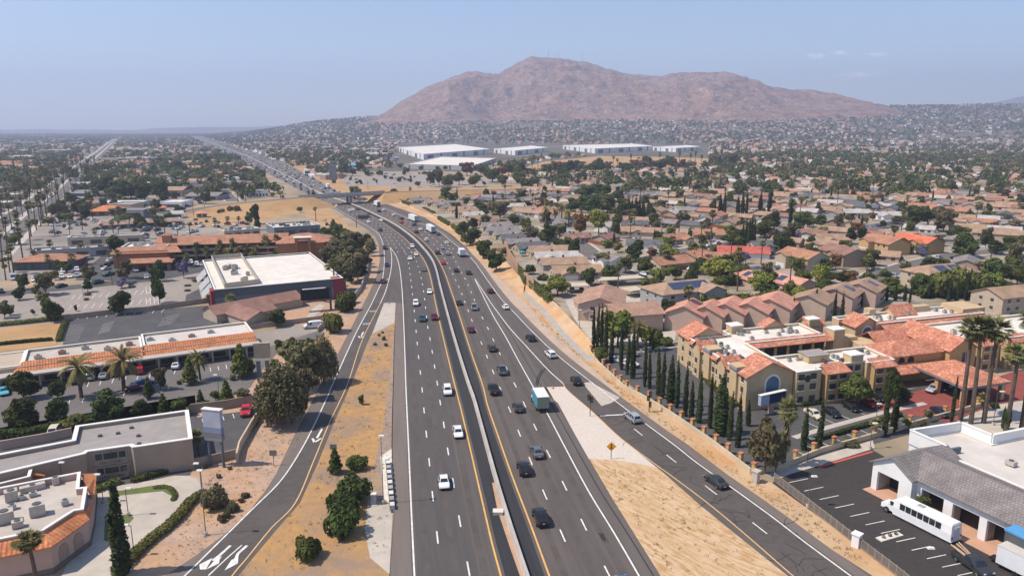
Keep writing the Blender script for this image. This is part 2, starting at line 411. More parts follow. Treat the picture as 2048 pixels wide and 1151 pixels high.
asph_l = M_ROAD("asphalt_lot", (0.09, 0.087, 0.088), (0.075, 0.074, 0.076), (0.125, 0.118, 0.115))
asph_k = M_ROAD("asphalt_new", (0.056, 0.049, 0.046), (0.047, 0.042, 0.04), (0.065, 0.056, 0.052))
asph_o = M_ROAD("asphalt_old", (0.34, 0.29, 0.25), (0.29, 0.25, 0.22), (0.24, 0.205, 0.185))
conc = M("concrete", (0.52, 0.46, 0.39), (0.45, 0.40, 0.34), sc=0.5, c3=(0.38, 0.34, 0.29), sc3=0.08, w3=0.5)
conc_l = M("concrete_pale", (0.7, 0.64, 0.57), (0.6, 0.55, 0.48), sc=0.6)
dry = M("dry_grass", (0.52, 0.29, 0.1), (0.42, 0.27, 0.13), sc=0.25, c3=(0.33, 0.25, 0.18), sc3=0.09, w3=0.8, bump=0.6)
dirt = M("dirt_pink", (0.48, 0.33, 0.24), (0.37, 0.26, 0.19), sc=0.35, c3=(0.5, 0.27, 0.12), sc3=0.07, w3=0.7, bump=0.6)
sand = M("dirt_sand", (0.61, 0.43, 0.27), (0.45, 0.275, 0.125), sc=1.7, c3=(0.52, 0.345, 0.19), sc3=0.3, w3=0.7, bump=0.6, lo=0.44, hi=0.6, stretch=(math.radians(-52), 4.5))
bank = M("dirt_bank", (0.56, 0.36, 0.2), (0.45, 0.245, 0.105), sc=0.12, c3=(0.5, 0.4, 0.28), sc3=0.04, w3=0.7, bump=0.8)
gravel = M("gravel", (0.66, 0.58, 0.5), (0.54, 0.47, 0.4), sc=2.6, c3=(0.58, 0.49, 0.41), sc3=0.25, w3=0.5, bump=0.35)
field = M("dry_field", (0.46, 0.27, 0.115), (0.36, 0.22, 0.105), sc=0.09, c3=(0.44, 0.31, 0.19), sc3=0.02, w3=0.7, bump=0.4)
lawn = M("lawn", (0.1, 0.14, 0.04), (0.14, 0.16, 0.055), sc=0.6, bump=0.4)
redpave = M("red_paving", (0.28, 0.075, 0.06), (0.22, 0.065, 0.055), sc=0.5)
white_p = M("paint_line_white", (0.78, 0.76, 0.72), (0.6, 0.58, 0.55), sc=1.1)
yel_p = M("paint_line_yellow", (0.74, 0.43, 0.13), (0.6, 0.36, 0.13), sc=0.8)
orange_p = M("paint_line_orange", (0.72, 0.45, 0.2), (0.6, 0.4, 0.2), sc=0.8)
red_p = M("paint_kerb_red", (0.6, 0.1, 0.07), (0.5, 0.1, 0.07), sc=1.0)
rampL = [(640, 398), (660, 412), (685, 428), (715, 447), (738, 461), (750, 472), (757, 488), (760, 520), (754, 550), (736, 590), (726, 609), (693, 674), (664, 730), (650, 751), (618, 815), (584, 880), (553, 946), (514, 1008), (470, 1052), (408, 1099), (330, 1152), (250, 1200)]
rampR = [(470, 1190), (478, 1150), (505, 1116), (552, 1060), (600, 1005), (634, 930), (668, 845), (708, 755), (735, 685), (768, 617)]
mainL = [(792, 606), (788, 683), (786, 770), (784, 834), (783, 900), (788, 1022), (778, 1150), (770, 1230)]
rightE = [(1850, 1230), (1745, 1151), (1650, 1090), (1560, 1030), (1470, 960), (1370, 885), (1300, 838), (1200, 765), (1135, 715), (1080, 662), (1040, 625), (985, 560), (955, 520), (935, 497), (905, 470), (850, 435), (780, 410), (752, 402), (728, 394)]
patch("freeway", rampL + rampR + mainL + rightE, 2, asph)
patch("verge_dirt", [(760, 500), (768, 617), (735, 685), (668, 845), (600, 1005), (470, 1150), (440, 1190), (240, 1200), (-60, 1200), (-60, 900), (300, 860), (470, 800), (560, 690), (640, 600), (720, 520)], 0, dirt)
patch("median_grass", rampR + mainL[::1], 1, M("median_mix", (0.47, 0.265, 0.1), (0.37, 0.225, 0.11), sc=0.5, c3=(0.27, 0.2, 0.155), sc3=0.1, w3=1.0, bump=0.7))
patch("gravel_patch", [(792, 640), (786, 900), (780, 1150), (735, 1100), (742, 960), (768, 850), (784, 700)], 2, M("gravel_brown", (0.36, 0.27, 0.21), (0.27, 0.2, 0.16), sc=1.0, c3=(0.44, 0.28, 0.14), sc3=0.1, w3=0.6, bump=0.8))
patch("concrete_gore", [(768, 606), (791, 605), (789, 645), (775, 653), (752, 664), (744, 668)], 3, conc)
patch("concrete_pad", [(761, 913), (783, 897), (788, 1006), (783, 1010), (767, 996)], 4, conc_l)
patch("concrete_apron", [(736, 999), (786, 1008), (779, 1148), (740, 1115), (730, 1060)], 3, conc)
patch("bank_dirt", [(728, 394), (752, 402), (780, 410), (850, 435), (905, 470), (935, 497), (955, 520), (985, 560), (1040, 625), (1080, 662), (1135, 715), (1200, 765), (1300, 838), (1370, 885), (1470, 960), (1560, 1030), (1650, 1090), (1745, 1151), (1850, 1230), (1900, 1230), (1800, 1151), (1720, 1092), (1545, 966), (1505, 950), (1400, 870), (1300, 805), (1196, 728), (1172, 700), (1112, 622), (1080, 590), (1060, 582), (1036, 556), (1019, 530), (985, 505), (945, 472), (870, 432), (790, 397)], 1, bank)
patch("ramp_verge", [(955, 520), (985, 560), (1040, 625), (1080, 662), (1135, 715), (1200, 765), (1245, 797), (1235, 780), (1160, 715), (1090, 650), (1050, 605), (1005, 562), (980, 535)], 2, M("dirt_pale", (0.5, 0.38, 0.29), (0.44, 0.33, 0.25), sc=0.15))
patch("gravel_wedge", [(1090, 774), (1128, 773), (1163, 804), (1201, 839), (1254, 886), (1314, 935), (1240, 922), (1178, 918), (1149, 867), (1116, 806), (1104, 796)], 3, gravel)
patch("sand_wedge", [(1178, 917), (1240, 921), (1314, 934), (1400, 1010), (1480, 1075), (1575, 1151), (1680, 1230), (1380, 1230), (1321, 1151), (1223, 994)], 4, sand)
# lanes of older and newer asphalt
Lm = [(781, 495), (792.5, 512.5), (799.5, 537), (804, 578.6), (805.5, 603), (807.5, 648), (810, 717.6), (811.6, 770), (817, 890), (823, 1029), (829, 1151), (833, 1230)]
LA = [(806, 495), (815, 516), (819, 540), (824, 578.6), (829, 627), (832.5, 665.5), (836, 703.7), (839.4, 733), (843, 766.6), (846.7, 805.6), (851, 851.5), (856.8, 905.7), (863, 970), (872.5, 1054.5), (883, 1147), (892, 1225)]
LB = [(816, 493), (829, 514), (838, 540), (846.5, 578), (855, 650), (859, 672), (863.8, 700), (868.3, 728), (873.5, 759.7), (879.4, 798.6), (886.4, 841), (894.7, 894.6), (905.8, 958.9), (918.7, 1037.8), (936.8, 1136.8), (952, 1225)]
YL = [(680, 405), (705.6, 414.4), (754, 437.8), (799.5, 469), (824, 491.7), (843, 512.5), (855, 535), (862, 559.4), (869, 596), (877.7, 637.6), (890, 690), (909, 768), (924.6, 829), (942, 904), (961, 987), (983.7, 1084.7), (1001, 1149), (1020, 1225)]
MD = [(636, 386), (660, 394), (688, 403), (719.5, 415), (754, 431), (789, 449), (823.8, 474), (848, 498.6), (863.8, 519.5), (872.5, 540), (881, 575), (898.5, 641), (917.6, 707), (936.8, 768), (949, 803), (970, 880), (992, 960), (1018, 1046), (1051, 1147), (1078, 1225)]
YR = [(695, 402), (719.5, 411), (754, 425.6), (789, 443), (827, 467.6), (855, 491.7), (872.5, 514), (886.4, 538.8), (900, 575), (919.4, 632.7), (942, 703.7), (964.6, 768), (975, 810), (997.6, 876), (1025, 954), (1060, 1046), (1098, 1150), (1126, 1225)]
C_ = [(878, 492), (900, 538), (906, 549), (913, 563.6), (920, 578.6), (926, 594), (940, 630.7), (948, 651.5), (957.6, 674), (968.7, 700), (980, 728), (994, 762.5), (1011.5, 801), (1030.6, 847), (1053, 902), (1081, 969), (1116.5, 1051), (1158, 1146), (1195, 1230)]
D_ = [(893, 487), (916, 532), (935.7, 569), (957, 620), (966.7, 639), (977.4, 660), (989, 685), (1002, 712), (1016.7, 743.7), (1034.8, 779), (1054, 819.5), (1077.6, 869), (1107.8, 929), (1143.6, 1001), (1187.7, 1090), (1218, 1150), (1255, 1225)]
RE = [(948, 555), (963, 585.5), (987, 632.7), (1011.5, 674), (1036, 719.6), (1063.6, 769), (1070.6, 782), (1098.4, 834), (1136.6, 907), (1178, 984), (1227, 1064), (1277, 1150), (1322, 1230)]
RY = [(948, 555), (966, 582), (987, 613), (1018.5, 655), (1053, 693), (1095, 738.5), (1126, 767)]
RO = [(1126, 767), (1136.6, 782), (1185, 824), (1241, 876), (1310, 928), (1348.7, 956), (1417.5, 1008), (1487, 1065.6), (1584, 1150), (1680, 1230)]
RW = [(720, 398), (764.7, 415), (816.8, 437.8), (872.5, 460), (900, 481), (928, 503), (949, 524), (973, 557.7), (1001, 596), (1029, 625.7), (1067, 665.5), (1119, 714), (1189, 769), (1216.6, 791), (1282.6, 841), (1348.7, 890), (1393, 925), (1466, 977), (1542.6, 1032.6), (1612, 1086), (1699, 1150), (1800, 1225)]
RD = [(1241, 836), (1308.7, 890), (1388, 953.6), (1487, 1031), (1610.5, 1127), (1700, 1200)]
OW = [(653, 405), (681, 422), (719.5, 443), (744, 457), (758, 469), (766, 488), (769, 519), (765, 558), (756, 580), (742, 610), (712.6, 665), (665.6, 768), (657, 789), (626, 855), (598, 907), (560, 963), (504, 1019), (417, 1105), (370, 1151), (290, 1225)]
OG = [(781, 495), (783.5, 518), (781, 545), (772, 580), (761, 606)]
OY = [(761, 606), (725, 679), (695, 768), (659, 845), (626, 925), (591, 1005), (542, 1057), (494, 1116), (467, 1148), (420, 1215)]
S_ = {k: smooth(wl(v)) for k, v in dict(Lm=Lm, LA=LA, LB=LB, YL=YL, MD=MD, YR=YR, C=C_, D=D_, RE=RE, RY=RY, RO=RO, RW=RW, RD=RD, OW=OW, OG=OG, OY=OY).items()}
def between(a, b, n=70, o1=0.0, o2=0.0):
    """resample two lines at the same depths"""
    y0 = max(min(p.y for p in a), min(p.y for p in b)); y1 = min(max(p.y for p in a), max(p.y for p in b))
    Y = np.linspace(y0, y1, n); r = []
    for l, o in ((a, o1), (b, o2)):
        q = sorted(l, key=lambda p: p.y); r.append([Vector((float(np.interp(t, [p.y for p in q], [p.x for p in q])) + o, t)) for t in Y])
    return r
A, B = between(S_['YL'], S_['MD'], o1=0.6); ribbon2("left_median_shoulder", A, B, 3, asph_d)
A, B = between(S_['MD'], S_['YR'], o2=-0.6); ribbon2("right_median_shoulder", A, B, 3, asph_d)
A, B = between(S_['Lm'], S_['LB'], o1=0.4, o2=1.2); ribbon2("outer_lanes", A, B, 3, asph_b)
A, B = between([at(*p) for p in mainL], S_['Lm'], o1=0.15, o2=-0.3); ribbon2("left_shoulder", A, B, 3, asph_s)
A, B = between(S_['RE'], S_['RE'], o1=0.4, o2=3.0); ribbon2("right_shoulder", A, B, 3, M_ROAD("asphalt_rs", (0.135, 0.116, 0.103), (0.117, 0.101, 0.09), (0.15, 0.128, 0.113)))
A, B = between(S_['RW'], S_['RW'], o1=0.5, o2=2.4); ribbon2("ramp_shoulder", A, B, 3, asph_s)
A, B = between(S_['OW'], S_['OY']); ribbon2("off_ramp", A, B, 3, asph_r)
A, B = between([at(*p) for p in rampL], S_["OW"], o1=0.1, o2=-0.15); ribbon2("off_ramp_shoulder", A, B, 3, asph_s)
A, B = between(S_['RO'], S_['RW']); ribbon2("on_ramp", A, B, 3, asph_r)
patch("new_ramp_patch", [(1165, 766), (1180, 764), (1240, 795), (1222, 806), (1203, 812)], 5, conc)
mw, my, mo = MB(), MB(), MB()
for k in ('Lm', 'RE', 'RY', 'RW', 'OW', 'OG'): strip(mw, S_[k], 0.24, 6)
for k in ('YL', 'YR'): strip(my, S_[k], 0.26, 6)
for k in ('RO', 'OY'): strip(mo, S_[k], 0.2, 6)
for k in ('LA', 'LB', 'C', 'D'): dashes(mw, S_[k][::-1], 0.22, 6, ph={'LA': 3, 'LB': 7.5, 'C': 4, 'D': 6.5}[k])
dashes(mw, S_['RD'][::-1], 0.2, 6, ph=16)
# lanes upstream of the curve (inner edges carried to the overpass)
def lerp_line(a, b, t, n=60):
    A, B = between(a, b, n); return [p.lerp(q, t) for p, q in zip(A, B)]
up = lambda l, y: [p for p in l if p.y > y]
for a, b, ts in (('OW', 'YL', (0.2, 0.4, 0.6, 0.8)), ('YR', 'RW', (0.25, 0.5, 0.75))):
    for t in ts:
        l = [p for p in lerp_line(S_[a], S_[b], t) if p.y > 335]
        dashes(mw, l, 0.24, 6, on=3.3, gap=8.9)
strip(mw, wl([(1200, 831.5), (1249, 829)]), 0.45, 6)
def arrow(mb, px0, px1, hw, w=0.42):
    a, b = at(*px0), at(*px1); d = (b - a).normalized(); n = Vector((-d.y, d.x)); c = b - d * 2.0
    strip(mb, [a, c], w, 6)
    for s in (1, -1): strip(mb, [b, c + n * s * hw + d * 0.1], w, 6)
arrow(mw, (727, 664), (720.5, 676), 0.8)
arrow(mw, (644, 858), (629, 885), 0.8)
def turn_arrow(pts, head):
    strip(mw, wl(pts), 0.42, 6); mw.face(*[(p.x, p.y, lvl(7)) for p in wl(head)])
turn_arrow([(461, 1091), (440, 1110), (425, 1121)], [(425, 1116), (412, 1139), (400, 1139), (399, 1129)])
turn_arrow([(441, 1113), (434, 1122)], [(441, 1112), (438, 1127), (413, 1139), (430, 1120)])
turn_arrow([(494, 1091), (476, 1107), (470, 1121)], [(477, 1113), (476, 1127), (449, 1141), (463, 1120)])
strip(mw, wl([(484, 1090), (452, 1118), (417, 1151)]), 0.2, 6)
tag(mw.build("lane_markings", white_p), kind="structure"); tag(my.build("edge_lines", yel_p), kind="structure"); tag(mo.build("ramp_lines", orange_p), kind="structure")
def road_word(txt, pl, pr, length, k=7):
    c = bpy.data.curves.new("lettering", 'FONT'); c.body = txt; c.size = 1.0; c.align_x = 'CENTER'; c.align_y = 'CENTER'
    t = bpy.data.objects.new("lettering", c); COL.objects.link(t); bpy.context.view_layer.update()
    me = bpy.data.meshes.new_from_object(t); bpy.data.objects.remove(t)
    a, b = at(*pl), at(*pr); mid = (a + b) / 2; e = (a - b).normalized(); u = Vector((e.y, -e.x))
    if u.y > 0: u = -u
    u = -u if False else u
    xs = [v.co.x for v in me.vertices]; ysz = [v.co.y for v in me.vertices]; wx = max(xs) - min(xs); wy = max(ysz) - min(ysz)
    for v in me.vertices:
        p = mid + e * (v.co.x / wx * (a - b).length) + (-u) * (v.co.y / wy * length) * -1
        v.co = (p.x, p.y, lvl(k))
    me.materials.clear(); me.materials.append(white_p)
    tag(link("road_lettering", me), kind="structure")
road_word("SIGNAL", (738, 623), (753, 622), 1.9)
road_word("AHEAD", (725, 648), (740.5, 647), 1.9)
mc = MB()                                               # sealed cracks on the on-ramp
for i in range(42):
    t = R.random(); A, B = between(S_['RO'], S_['RW'], 60); j = int(t * 50) + 2
    p = A[j].lerp(B[j], R.random()); a = R.choice((0.2, 1.2, 2.0, 2.8)) + R.uniform(-.4, .4); pts = [p]
    for s in range(R.randint(4, 10)):
        a += R.uniform(-.5, .5); pts.append(pts[-1] + Vector((math.cos(a), math.sin(a))) * 0.6)
    strip(mc, pts, 0.07, 5)
for o, w in ((4.3, .5), (4.9, .4)):
    A, B = between(S_['RE'], S_['RE'], 60, 1.6, 2.2); strip(mc, [p.lerp(q, 0.5) for p, q in zip(A, B)], 0.16, 5)
for px in ([(1085, 738), (1076, 752), (1072, 768)], [(1092, 735), (1080, 752), (1074, 772)], [(1199, 1066), (1206, 1080)], [(1204, 1066), (1211, 1082)]): strip(mc, wl(px), 0.25, 5)
tag(mc.build("road_cracks", M("crack_tar", (0.03, 0.03, 0.032))), kind="structure")
# tyre-worn lane centres
mtw = MB()
for a, b in (('Lm', 'LA'), ('LA', 'LB'), ('LB', 'YL'), ('YR', 'C'), ('C', 'D'), ('D', 'RE')):
    strip(mtw, [p for p in lerp_line(S_[a], S_[b], 0.5)], 0.9, 4)
mpt = MB()                                              # resurfaced patches, one lane wide
for a, b, ts in (('Lm', 'LA', (30, 47)), ('LA', 'LB', (12, 38, 58)), ('LB', 'YL', (22, 50)), ('YR', 'C', (18, 44, 60)), ('C', 'D', (9, 33)), ('D', 'RE', (15, 40))):
    l1, l2 = lerp_line(S_[a], S_[b], .1), lerp_line(S_[a], S_[b], .36)
    for t in ts:
        for i in range(t, min(t + R.randint(1, 4), len(l1) - 1)): mpt.face(*[(p.x, p.y, lvl(5)) for p in (l1[i], l2[i], l2[i + 1], l1[i + 1])])
tag(mpt.build("road_patches", M("asphalt_patch", (0.078, 0.071, 0.067), (0.095, 0.085, 0.078), sc=0.8)), kind="structure")
tag(mtw.build("lane_oil", M("asphalt_oil", (0.086, 0.075, 0.069), (0.108, 0.093, 0.084), sc=0.3)), kind="structure")
# far freeway beyond the overpass
FL = [(655, 409), (598, 381), (556, 358), (514.5, 339), (469, 315), (427.6, 295.6), (393, 281.7), (372, 274), (352, 269)]
FM = [(660, 394), (636, 386), (591, 360.5), (542, 336), (487, 309), (441, 292), (407, 280), (385, 272.5), (360, 267.8)]
FR = [(735, 404), (681, 386), (640, 362), (606, 344), (551, 320), (487, 300), (440, 287), (407, 277), (382, 270)]
fl, fm, fr_ = [smooth(wl(x), 5) for x in (FL, FM, FR)]
def resamp(l, n=60):
    L = [0.0]
    for i in range(1, len(l)): L.append(L[-1] + (l[i] - l[i - 1]).length)
    return [Vector((float(np.interp(t, L, [p.x for p in l])), float(np.interp(t, L, [p.y for p in l])))) for t in np.linspace(0, L[-1], n) ** 1.0]
A, Bm, B = resamp(fl, 90), resamp(fm, 90), resamp(fr_, 90)
asph_f = M_ROAD("asphalt_far", (0.155, 0.138, 0.125), (0.135, 0.12, 0.11), (0.175, 0.155, 0.138))
ribbon2("freeway_far", A, B, 1, asph_f, 0.02)
mw2, mcn = MB(), MB()
for t in (0.04, 0.27, 0.5, 0.72): (strip if t < 0.1 else dashes)(mw2, [a.lerp(m, t) for a, m in zip(A, Bm)], 0.3, 6, 0.06) if t < 0.1 else dashes(mw2, [a.lerp(m, t) for a, m in zip(A, Bm)], 0.28, 6, zoff=0.06)
for t in (0.3, 0.52, 0.74): dashes(mw2, [m.lerp(b, t) for m, b in zip(Bm, B)], 0.28, 6, zoff=0.06)
strip(mw2, [m.lerp(b, 0.95) for m, b in zip(Bm, B)], 0.3, 6, 0.06)
tag(mw2.build("lane_markings_far", white_p), kind="structure")
FAR_LANES = [[a.lerp(m, t) for a, m in zip(A, Bm)] for t in (0.14, 0.38, 0.61, 0.83)], [[m.lerp(b, t) for m, b in zip(Bm, B)] for t in (0.18, 0.41, 0.63, 0.85)]
patch("commercial_ground", [(-100, 570), (-100, 296), (200, 284), (330, 284), (420, 330), (380, 420), (360, 455), (640, 458), (650, 500), (400, 520)], 0, M("commercial_mix", (0.25, 0.225, 0.205), (0.36, 0.3, 0.24), sc=0.05, c3=(0.15, 0.14, 0.135), sc3=0.025, w3=0.75))
patch("suburb_ground", [(1010, 500), (800, 398), (1050, 376), (1010, 350), (1480, 330), (1480, 308), (2300, 308), (2500, 700), (1700, 660), (1200, 690), (1100, 600)], 0, M("suburb_mix", (0.38, 0.29, 0.215), (0.17, 0.155, 0.09), sc=0.09, c3=(0.4, 0.365, 0.325), sc3=0.05, w3=0.6))
patch("dry_bank_left", [(372, 430), (452, 414), (640, 396), (700, 455), (735, 475), (745, 500), (690, 480), (600, 425), (530, 440), (400, 452)], 0, field)
patch("far_verge", [(735, 404), (681, 386), (640, 362), (606, 344), (566, 324), (600, 322), (690, 362), (760, 375), (900, 378), (1040, 374), (1040, 384), (800, 396)], 0, field)
patch("car_park_far", [(690, 372), (688, 350), (760, 343), (830, 346), (930, 356), (1010, 356), (985, 366), (880, 372)], 1, asph_o)
patch("dry_hill", [(1000, 349), (1085, 324), (1200, 312), (1330, 314), (1420, 317), (1470, 327), (1300, 340), (1150, 346), (1040, 354)], 1, field)
def seg_wall(mb, pts, w, z0, z1):
    a, b = offsets(pts, w / 2), offsets(pts, -w / 2)
    for i in range(len(pts) - 1):
        q = [a[i], b[i], b[i + 1], a[i + 1]]
        mb.hexa([(p.x, p.y, z0) for p in q], [(p.x, p.y, z1) for p in q])
def relief(name, pa, pb, h, mat, n=70, m=14, seed=3):
    """rough earth slope rising from line pa to line pb"""
    A, B = resamp(wl(pa), n), resamp(wl(pb), n); T = np.linspace(0, 1, m)
    X = np.array([[a.x + (b.x - a.x) * t for t in T] for a, b in zip(A, B)]); Y = np.array([[a.y + (b.y - a.y) * t for t in T] for a, b in zip(A, B)])
    Z = lvl(2) + h * T[None, :] ** 1.2 + (fbm(X / 2.2, Y / 5.0, seed, 4) - .5) * 1.5 * np.sin(np.pi * T)[None, :] * h / 2
    tag(grid_mesh(name, X, Y, Z, mat), kind="structure")
relief("bank_slope", [(1049, 580), (1062, 592), (1092, 621), (1150, 686), (1178, 712)], [(1036, 552), (1064, 582), (1112, 618), (1180, 694), (1184, 704)], 2.0, bank)
relief("bank_slope", [(790, 404), (850, 427), (908, 463), (945, 492), (985, 545), (1046, 588)], [(788, 398), (830, 415), (872, 433), (945, 474), (988, 504), (1050, 572)], 1.6, bank, seed=8)
# concrete median barrier
def barrier(pts, name, label):
    mb = MB(); prof = [(-0.36, 0), (-0.3, 0.22), (-0.2, 0.9), (0.2, 0.9), (0.3, 0.22), (0.36, 0)]
    rings = []
    for i, p in enumerate(pts):
        d = (pts[min(i + 1, len(pts) - 1)] - pts[max(i - 1, 0)]).normalized(); n = Vector((-d.y, d.x)); g = th(p.x, p.y)
        rings.append([mb.pt((p.x + n.x * a, p.y + n.y * a, g + z)) for a, z in prof])
    for a, b in zip(rings, rings[1:]):
        for j in range(5): mb.f.append([a[j], a[j + 1], b[j + 1], b[j]])
    return tag(mb.build(name, M("barrier_concrete", (0.5, 0.46, 0.42), (0.42, 0.385, 0.35), sc=0.35, c3=(0.35, 0.32, 0.29), sc3=0.1, w3=0.6)), label, "barrier")
barrier(resamp(S_['MD'], 120), "median_barrier", "pale concrete median barrier dividing the curving freeway in front of the overpass")
barrier(Bm, "median_barrier", "distant concrete median barrier running to the horizon beyond the overpass")
mb = MB(); p = at(999, 1027); f_ = Fr(p, at(1004, 1027), None); mb.fr = f_
mb.box(-.9, .5, -.5, .5, 0, .55); mb.box(-1.0, .6, -.6, .6, .55, .62)
tag(mb.build("drain_inlet", conc_l), "square concrete drain inlet beside the median barrier on the dark shoulder", "drain inlet")
patch("median_dirt", [(984, 965), (989, 965), (1002, 1010), (1030, 1095), (1052, 1151), (1060, 1180), (1050, 1180), (1020, 1095), (995, 1020)], 4, dirt)
# crossing road on its embankment, and the overpass
def xroad(pts, name, cap_first):
    P = [Vector((*at(x, y, z), z)) for x, y, z in pts]
    Q = smooth([p.to_2d() for p in P], 5); zz = np.interp(np.linspace(0, len(P) - 1, len(Q)), range(len(P)), [p.z for p in P])
    e, r, l = MB(), MB(), MB(); rows = []
    for i, p in enumerate(Q):
        d = (Q[min(i + 1, len(Q) - 1)] - Q[max(i - 1, 0)]).normalized(); n = Vector((-d.y, d.x)); z = float(zz[i])
        rows.append([e.pt((p.x + n.x * w, p.y + n.y * w, h)) for w, h in ((7 + 2.2 * z, -.05), (7, z), (-7, z), (-7 - 2.2 * z, -.05))])
    for a, b in zip(rows, rows[1:]):
        for j in range(3): e.f.append([a[j], a[j + 1], b[j + 1], b[j]])
    k = 0 if cap_first else -1; d = (Q[0] - Q[1]).normalized() if cap_first else (Q[-1] - Q[-2]).normalized(); z = float(zz[k])
    foot = [e.pt((e.v[v][0] + d.x * z * 1.6, e.v[v][1] + d.y * z * 1.6, -.05)) for v in rows[k]]
    for j in range(3): e.f.append([rows[k][j], rows[k][j + 1], foot[j + 1], foot[j]])
    tag(e.build(name, field), kind="structure")
    a, b = offsets(Q, 5), offsets(Q, -5)
    for i in range(len(Q) - 1): r.face(*[(p.x, p.y, float(z) + .03) for p, z in ((a[i], zz[i]), (b[i], zz[i]), (b[i + 1], zz[i + 1]), (a[i + 1], zz[i + 1]))])
    tag(r.build("cross_road", asph_f), kind="structure")
    return Q, zz
QL, ZL = xroad([(340, 428, 0.3), (400, 417, 1.6), (452, 409, 3.4), (521, 402, 5.4), (575, 397, 6.6), (618, 393, 7)], "embankment", False)
QR, ZR = xroad([(762, 385, 7), (800, 383.5, 6.8), (850, 382, 6), (930, 380.5, 4.4), (1010, 379, 2.4), (1100, 377, 0.6), (1180, 376, 0.1)], "embankment", True)
ov = thing("overpass", "grey concrete overpass bridge carrying the cross road over the freeway", "overpass", (*((QL[-1] + QR[0]) / 2), 0))
f_ = Fr(QL[-1], QR[0]); Lb = (QR[0] - QL[-1]).length
m_br = M("bridge_concrete", (0.36, 0.33, 0.3), (0.3, 0.275, 0.25), sc=0.2)
mb = MB(f_); mb.box(-2, Lb + 2, -5.6, 5.6, 5.7, 7.0); mb.build("deck", m_br, ov)
mb = MB(f_); mb.box(-2, Lb + 2, -4.8, 4.8, 7.0, 7.04); mb.build("roadway", asph_f, ov)
for s in (-5.7, 5.35):
    mb = MB(f_); mb.box(-6, Lb + 6, s, s + .35, 6.6, 7.95); mb.build("parapet", M("bridge_rail", (0.45, 0.41, 0.37)), ov)
mid_m = min(S_['MD'], key=lambda p: abs(f_.inv(p)[1])); sx = f_.inv(mid_m)[0]
for t in (-3.2, 3.2):
    mb = MB(f_); mb.box(sx - .7, sx + .7, t - .8, t + .8, 0, 5.0); mb.build("column", m_br, ov)
mb = MB(f_); mb.box(sx - .9, sx + .9, -5, 5, 5.0, 5.71); mb.build("cap_beam", m_br, ov)
# boulevard and side streets
def road(px, w, mat=None, walk=1.6, line=True):
    pts = resamp(smooth(wl(px), 5), 40)
    mb = MB(); strip(mb, pts, w, 2)
    o = tag(mb.build("street", mat or asph_f), kind="structure")
    if walk:
        m2 = MB(); strip(m2, offsets(pts, w / 2 + walk / 2), walk, 4); strip(m2, offsets(pts, -w / 2 - walk / 2), walk, 4)
        tag(m2.build("sidewalk", conc), kind="structure")
    return pts
BOUL = [(-60, 520), (10, 462), (45, 432), (88, 402), (122, 372), (150, 347), (182, 322), (204, 304), (217, 292), (226, 284), (234, 278)]
bl = road(BOUL, 23, asph_f, 3.5)
m2 = MB(); strip(m2, bl, 3.6, 4); tag(m2.build("street_median", conc), kind="structure")
road([(1095, 452), (1140, 475), (1185, 508), (1235, 540), (1270, 562)], 10)
road([(1205, 520), (1300, 516), (1380, 499), (1450, 488), (1520, 476), (1590, 462)], 9)
road([(1590, 462), (1650, 461), (1757, 457), (1830, 444), (1980, 424)], 9)
road([(1690, 574), (1745, 555), (1800, 537), (1843, 525), (1941, 506), (2060, 498)], 10)
road([(393, 333), (410, 345), (425, 358), (445, 380), (466, 402)], 10)
road([(318, 420), (335, 395), (345, 370), (352, 348), (362, 330)], 7, conc, 0)
road([(-30, 590), (120, 577), (230, 565), (330, 553), (400, 533), (420, 500)], 9, asph_l, 0)
patch("car_park", [(-30, 600), (60, 585), (300, 566), (398, 545), (402, 560), (412, 606), (300, 622), (200, 634), (130, 645), (-30, 660)], 1, asph_o)
patch("hotel_forecourt", [(150, 560), (215, 500), (250, 500), (420, 515), (400, 545), (300, 562)], 1, asph_l)
patch("dark_car_park", [(138, 640), (225, 627), (400, 612), (437, 609), (470, 655), (300, 672), (125, 690)], 2, asph_l)
patch("dry_lot", [(-20, 658), (124, 644), (112, 690), (-20, 706)], 2, field)
patch("strip_car_park", [(-30, 760), (140, 745), (518, 700), (640, 660), (648, 672), (560, 700), (520, 745), (500, 775), (440, 800), (200, 850), (-30, 880)], 2, M_ROAD("asphalt_strip", (0.16, 0.145, 0.137), (0.135, 0.125, 0.12), (0.2, 0.178, 0.163)))
patch("back_lot", [(500, 668), (640, 645), (636, 662), (520, 695)], 3, asph_o)
patch("motel_car_park", [(383, 836), (524, 817), (527, 832), (477, 896), (400, 916), (393, 880)], 3, asph_l)
patch("motel_yard", [(-30, 860), (390, 790), (400, 900), (380, 950), (-30, 1010)], 2, asph_l)
patch("driveway", [(170, 982), (306, 960), (348, 951), (375, 951), (393, 957), (405, 973), (400, 988), (379, 1008), (340, 1040), (306, 1071), (264, 1116), (220, 1160), (120, 1160), (150, 1090)], 4, conc)
patch("drive_planter", [(215, 985), (300, 972), (330, 968), (350, 978), (353, 992), (340, 990), (325, 982), (230, 992)], 5, lawn)
patch("drive_planter", [(210, 1040), (235, 1030), (262, 1028), (268, 1036), (245, 1060), (222, 1085), (208, 1080)], 5, lawn)
patch("dark_apron", [(372, 590), (398, 578), (404, 603), (370, 608)], 3, asph_l)
patch("yellow_kerb", [(407, 587), (411, 587), (416, 605), (410, 605)], 4, M("kerb_yellow", (0.75, 0.45, 0.03)))
patch("yard_dirt", [(475, 640), (560, 612), (650, 600), (640, 640), (500, 660)], 2, dirt)
patch("garden_path", [(612, 636), (627, 615), (640, 608), (650, 610), (640, 622), (622, 638)], 3, conc)
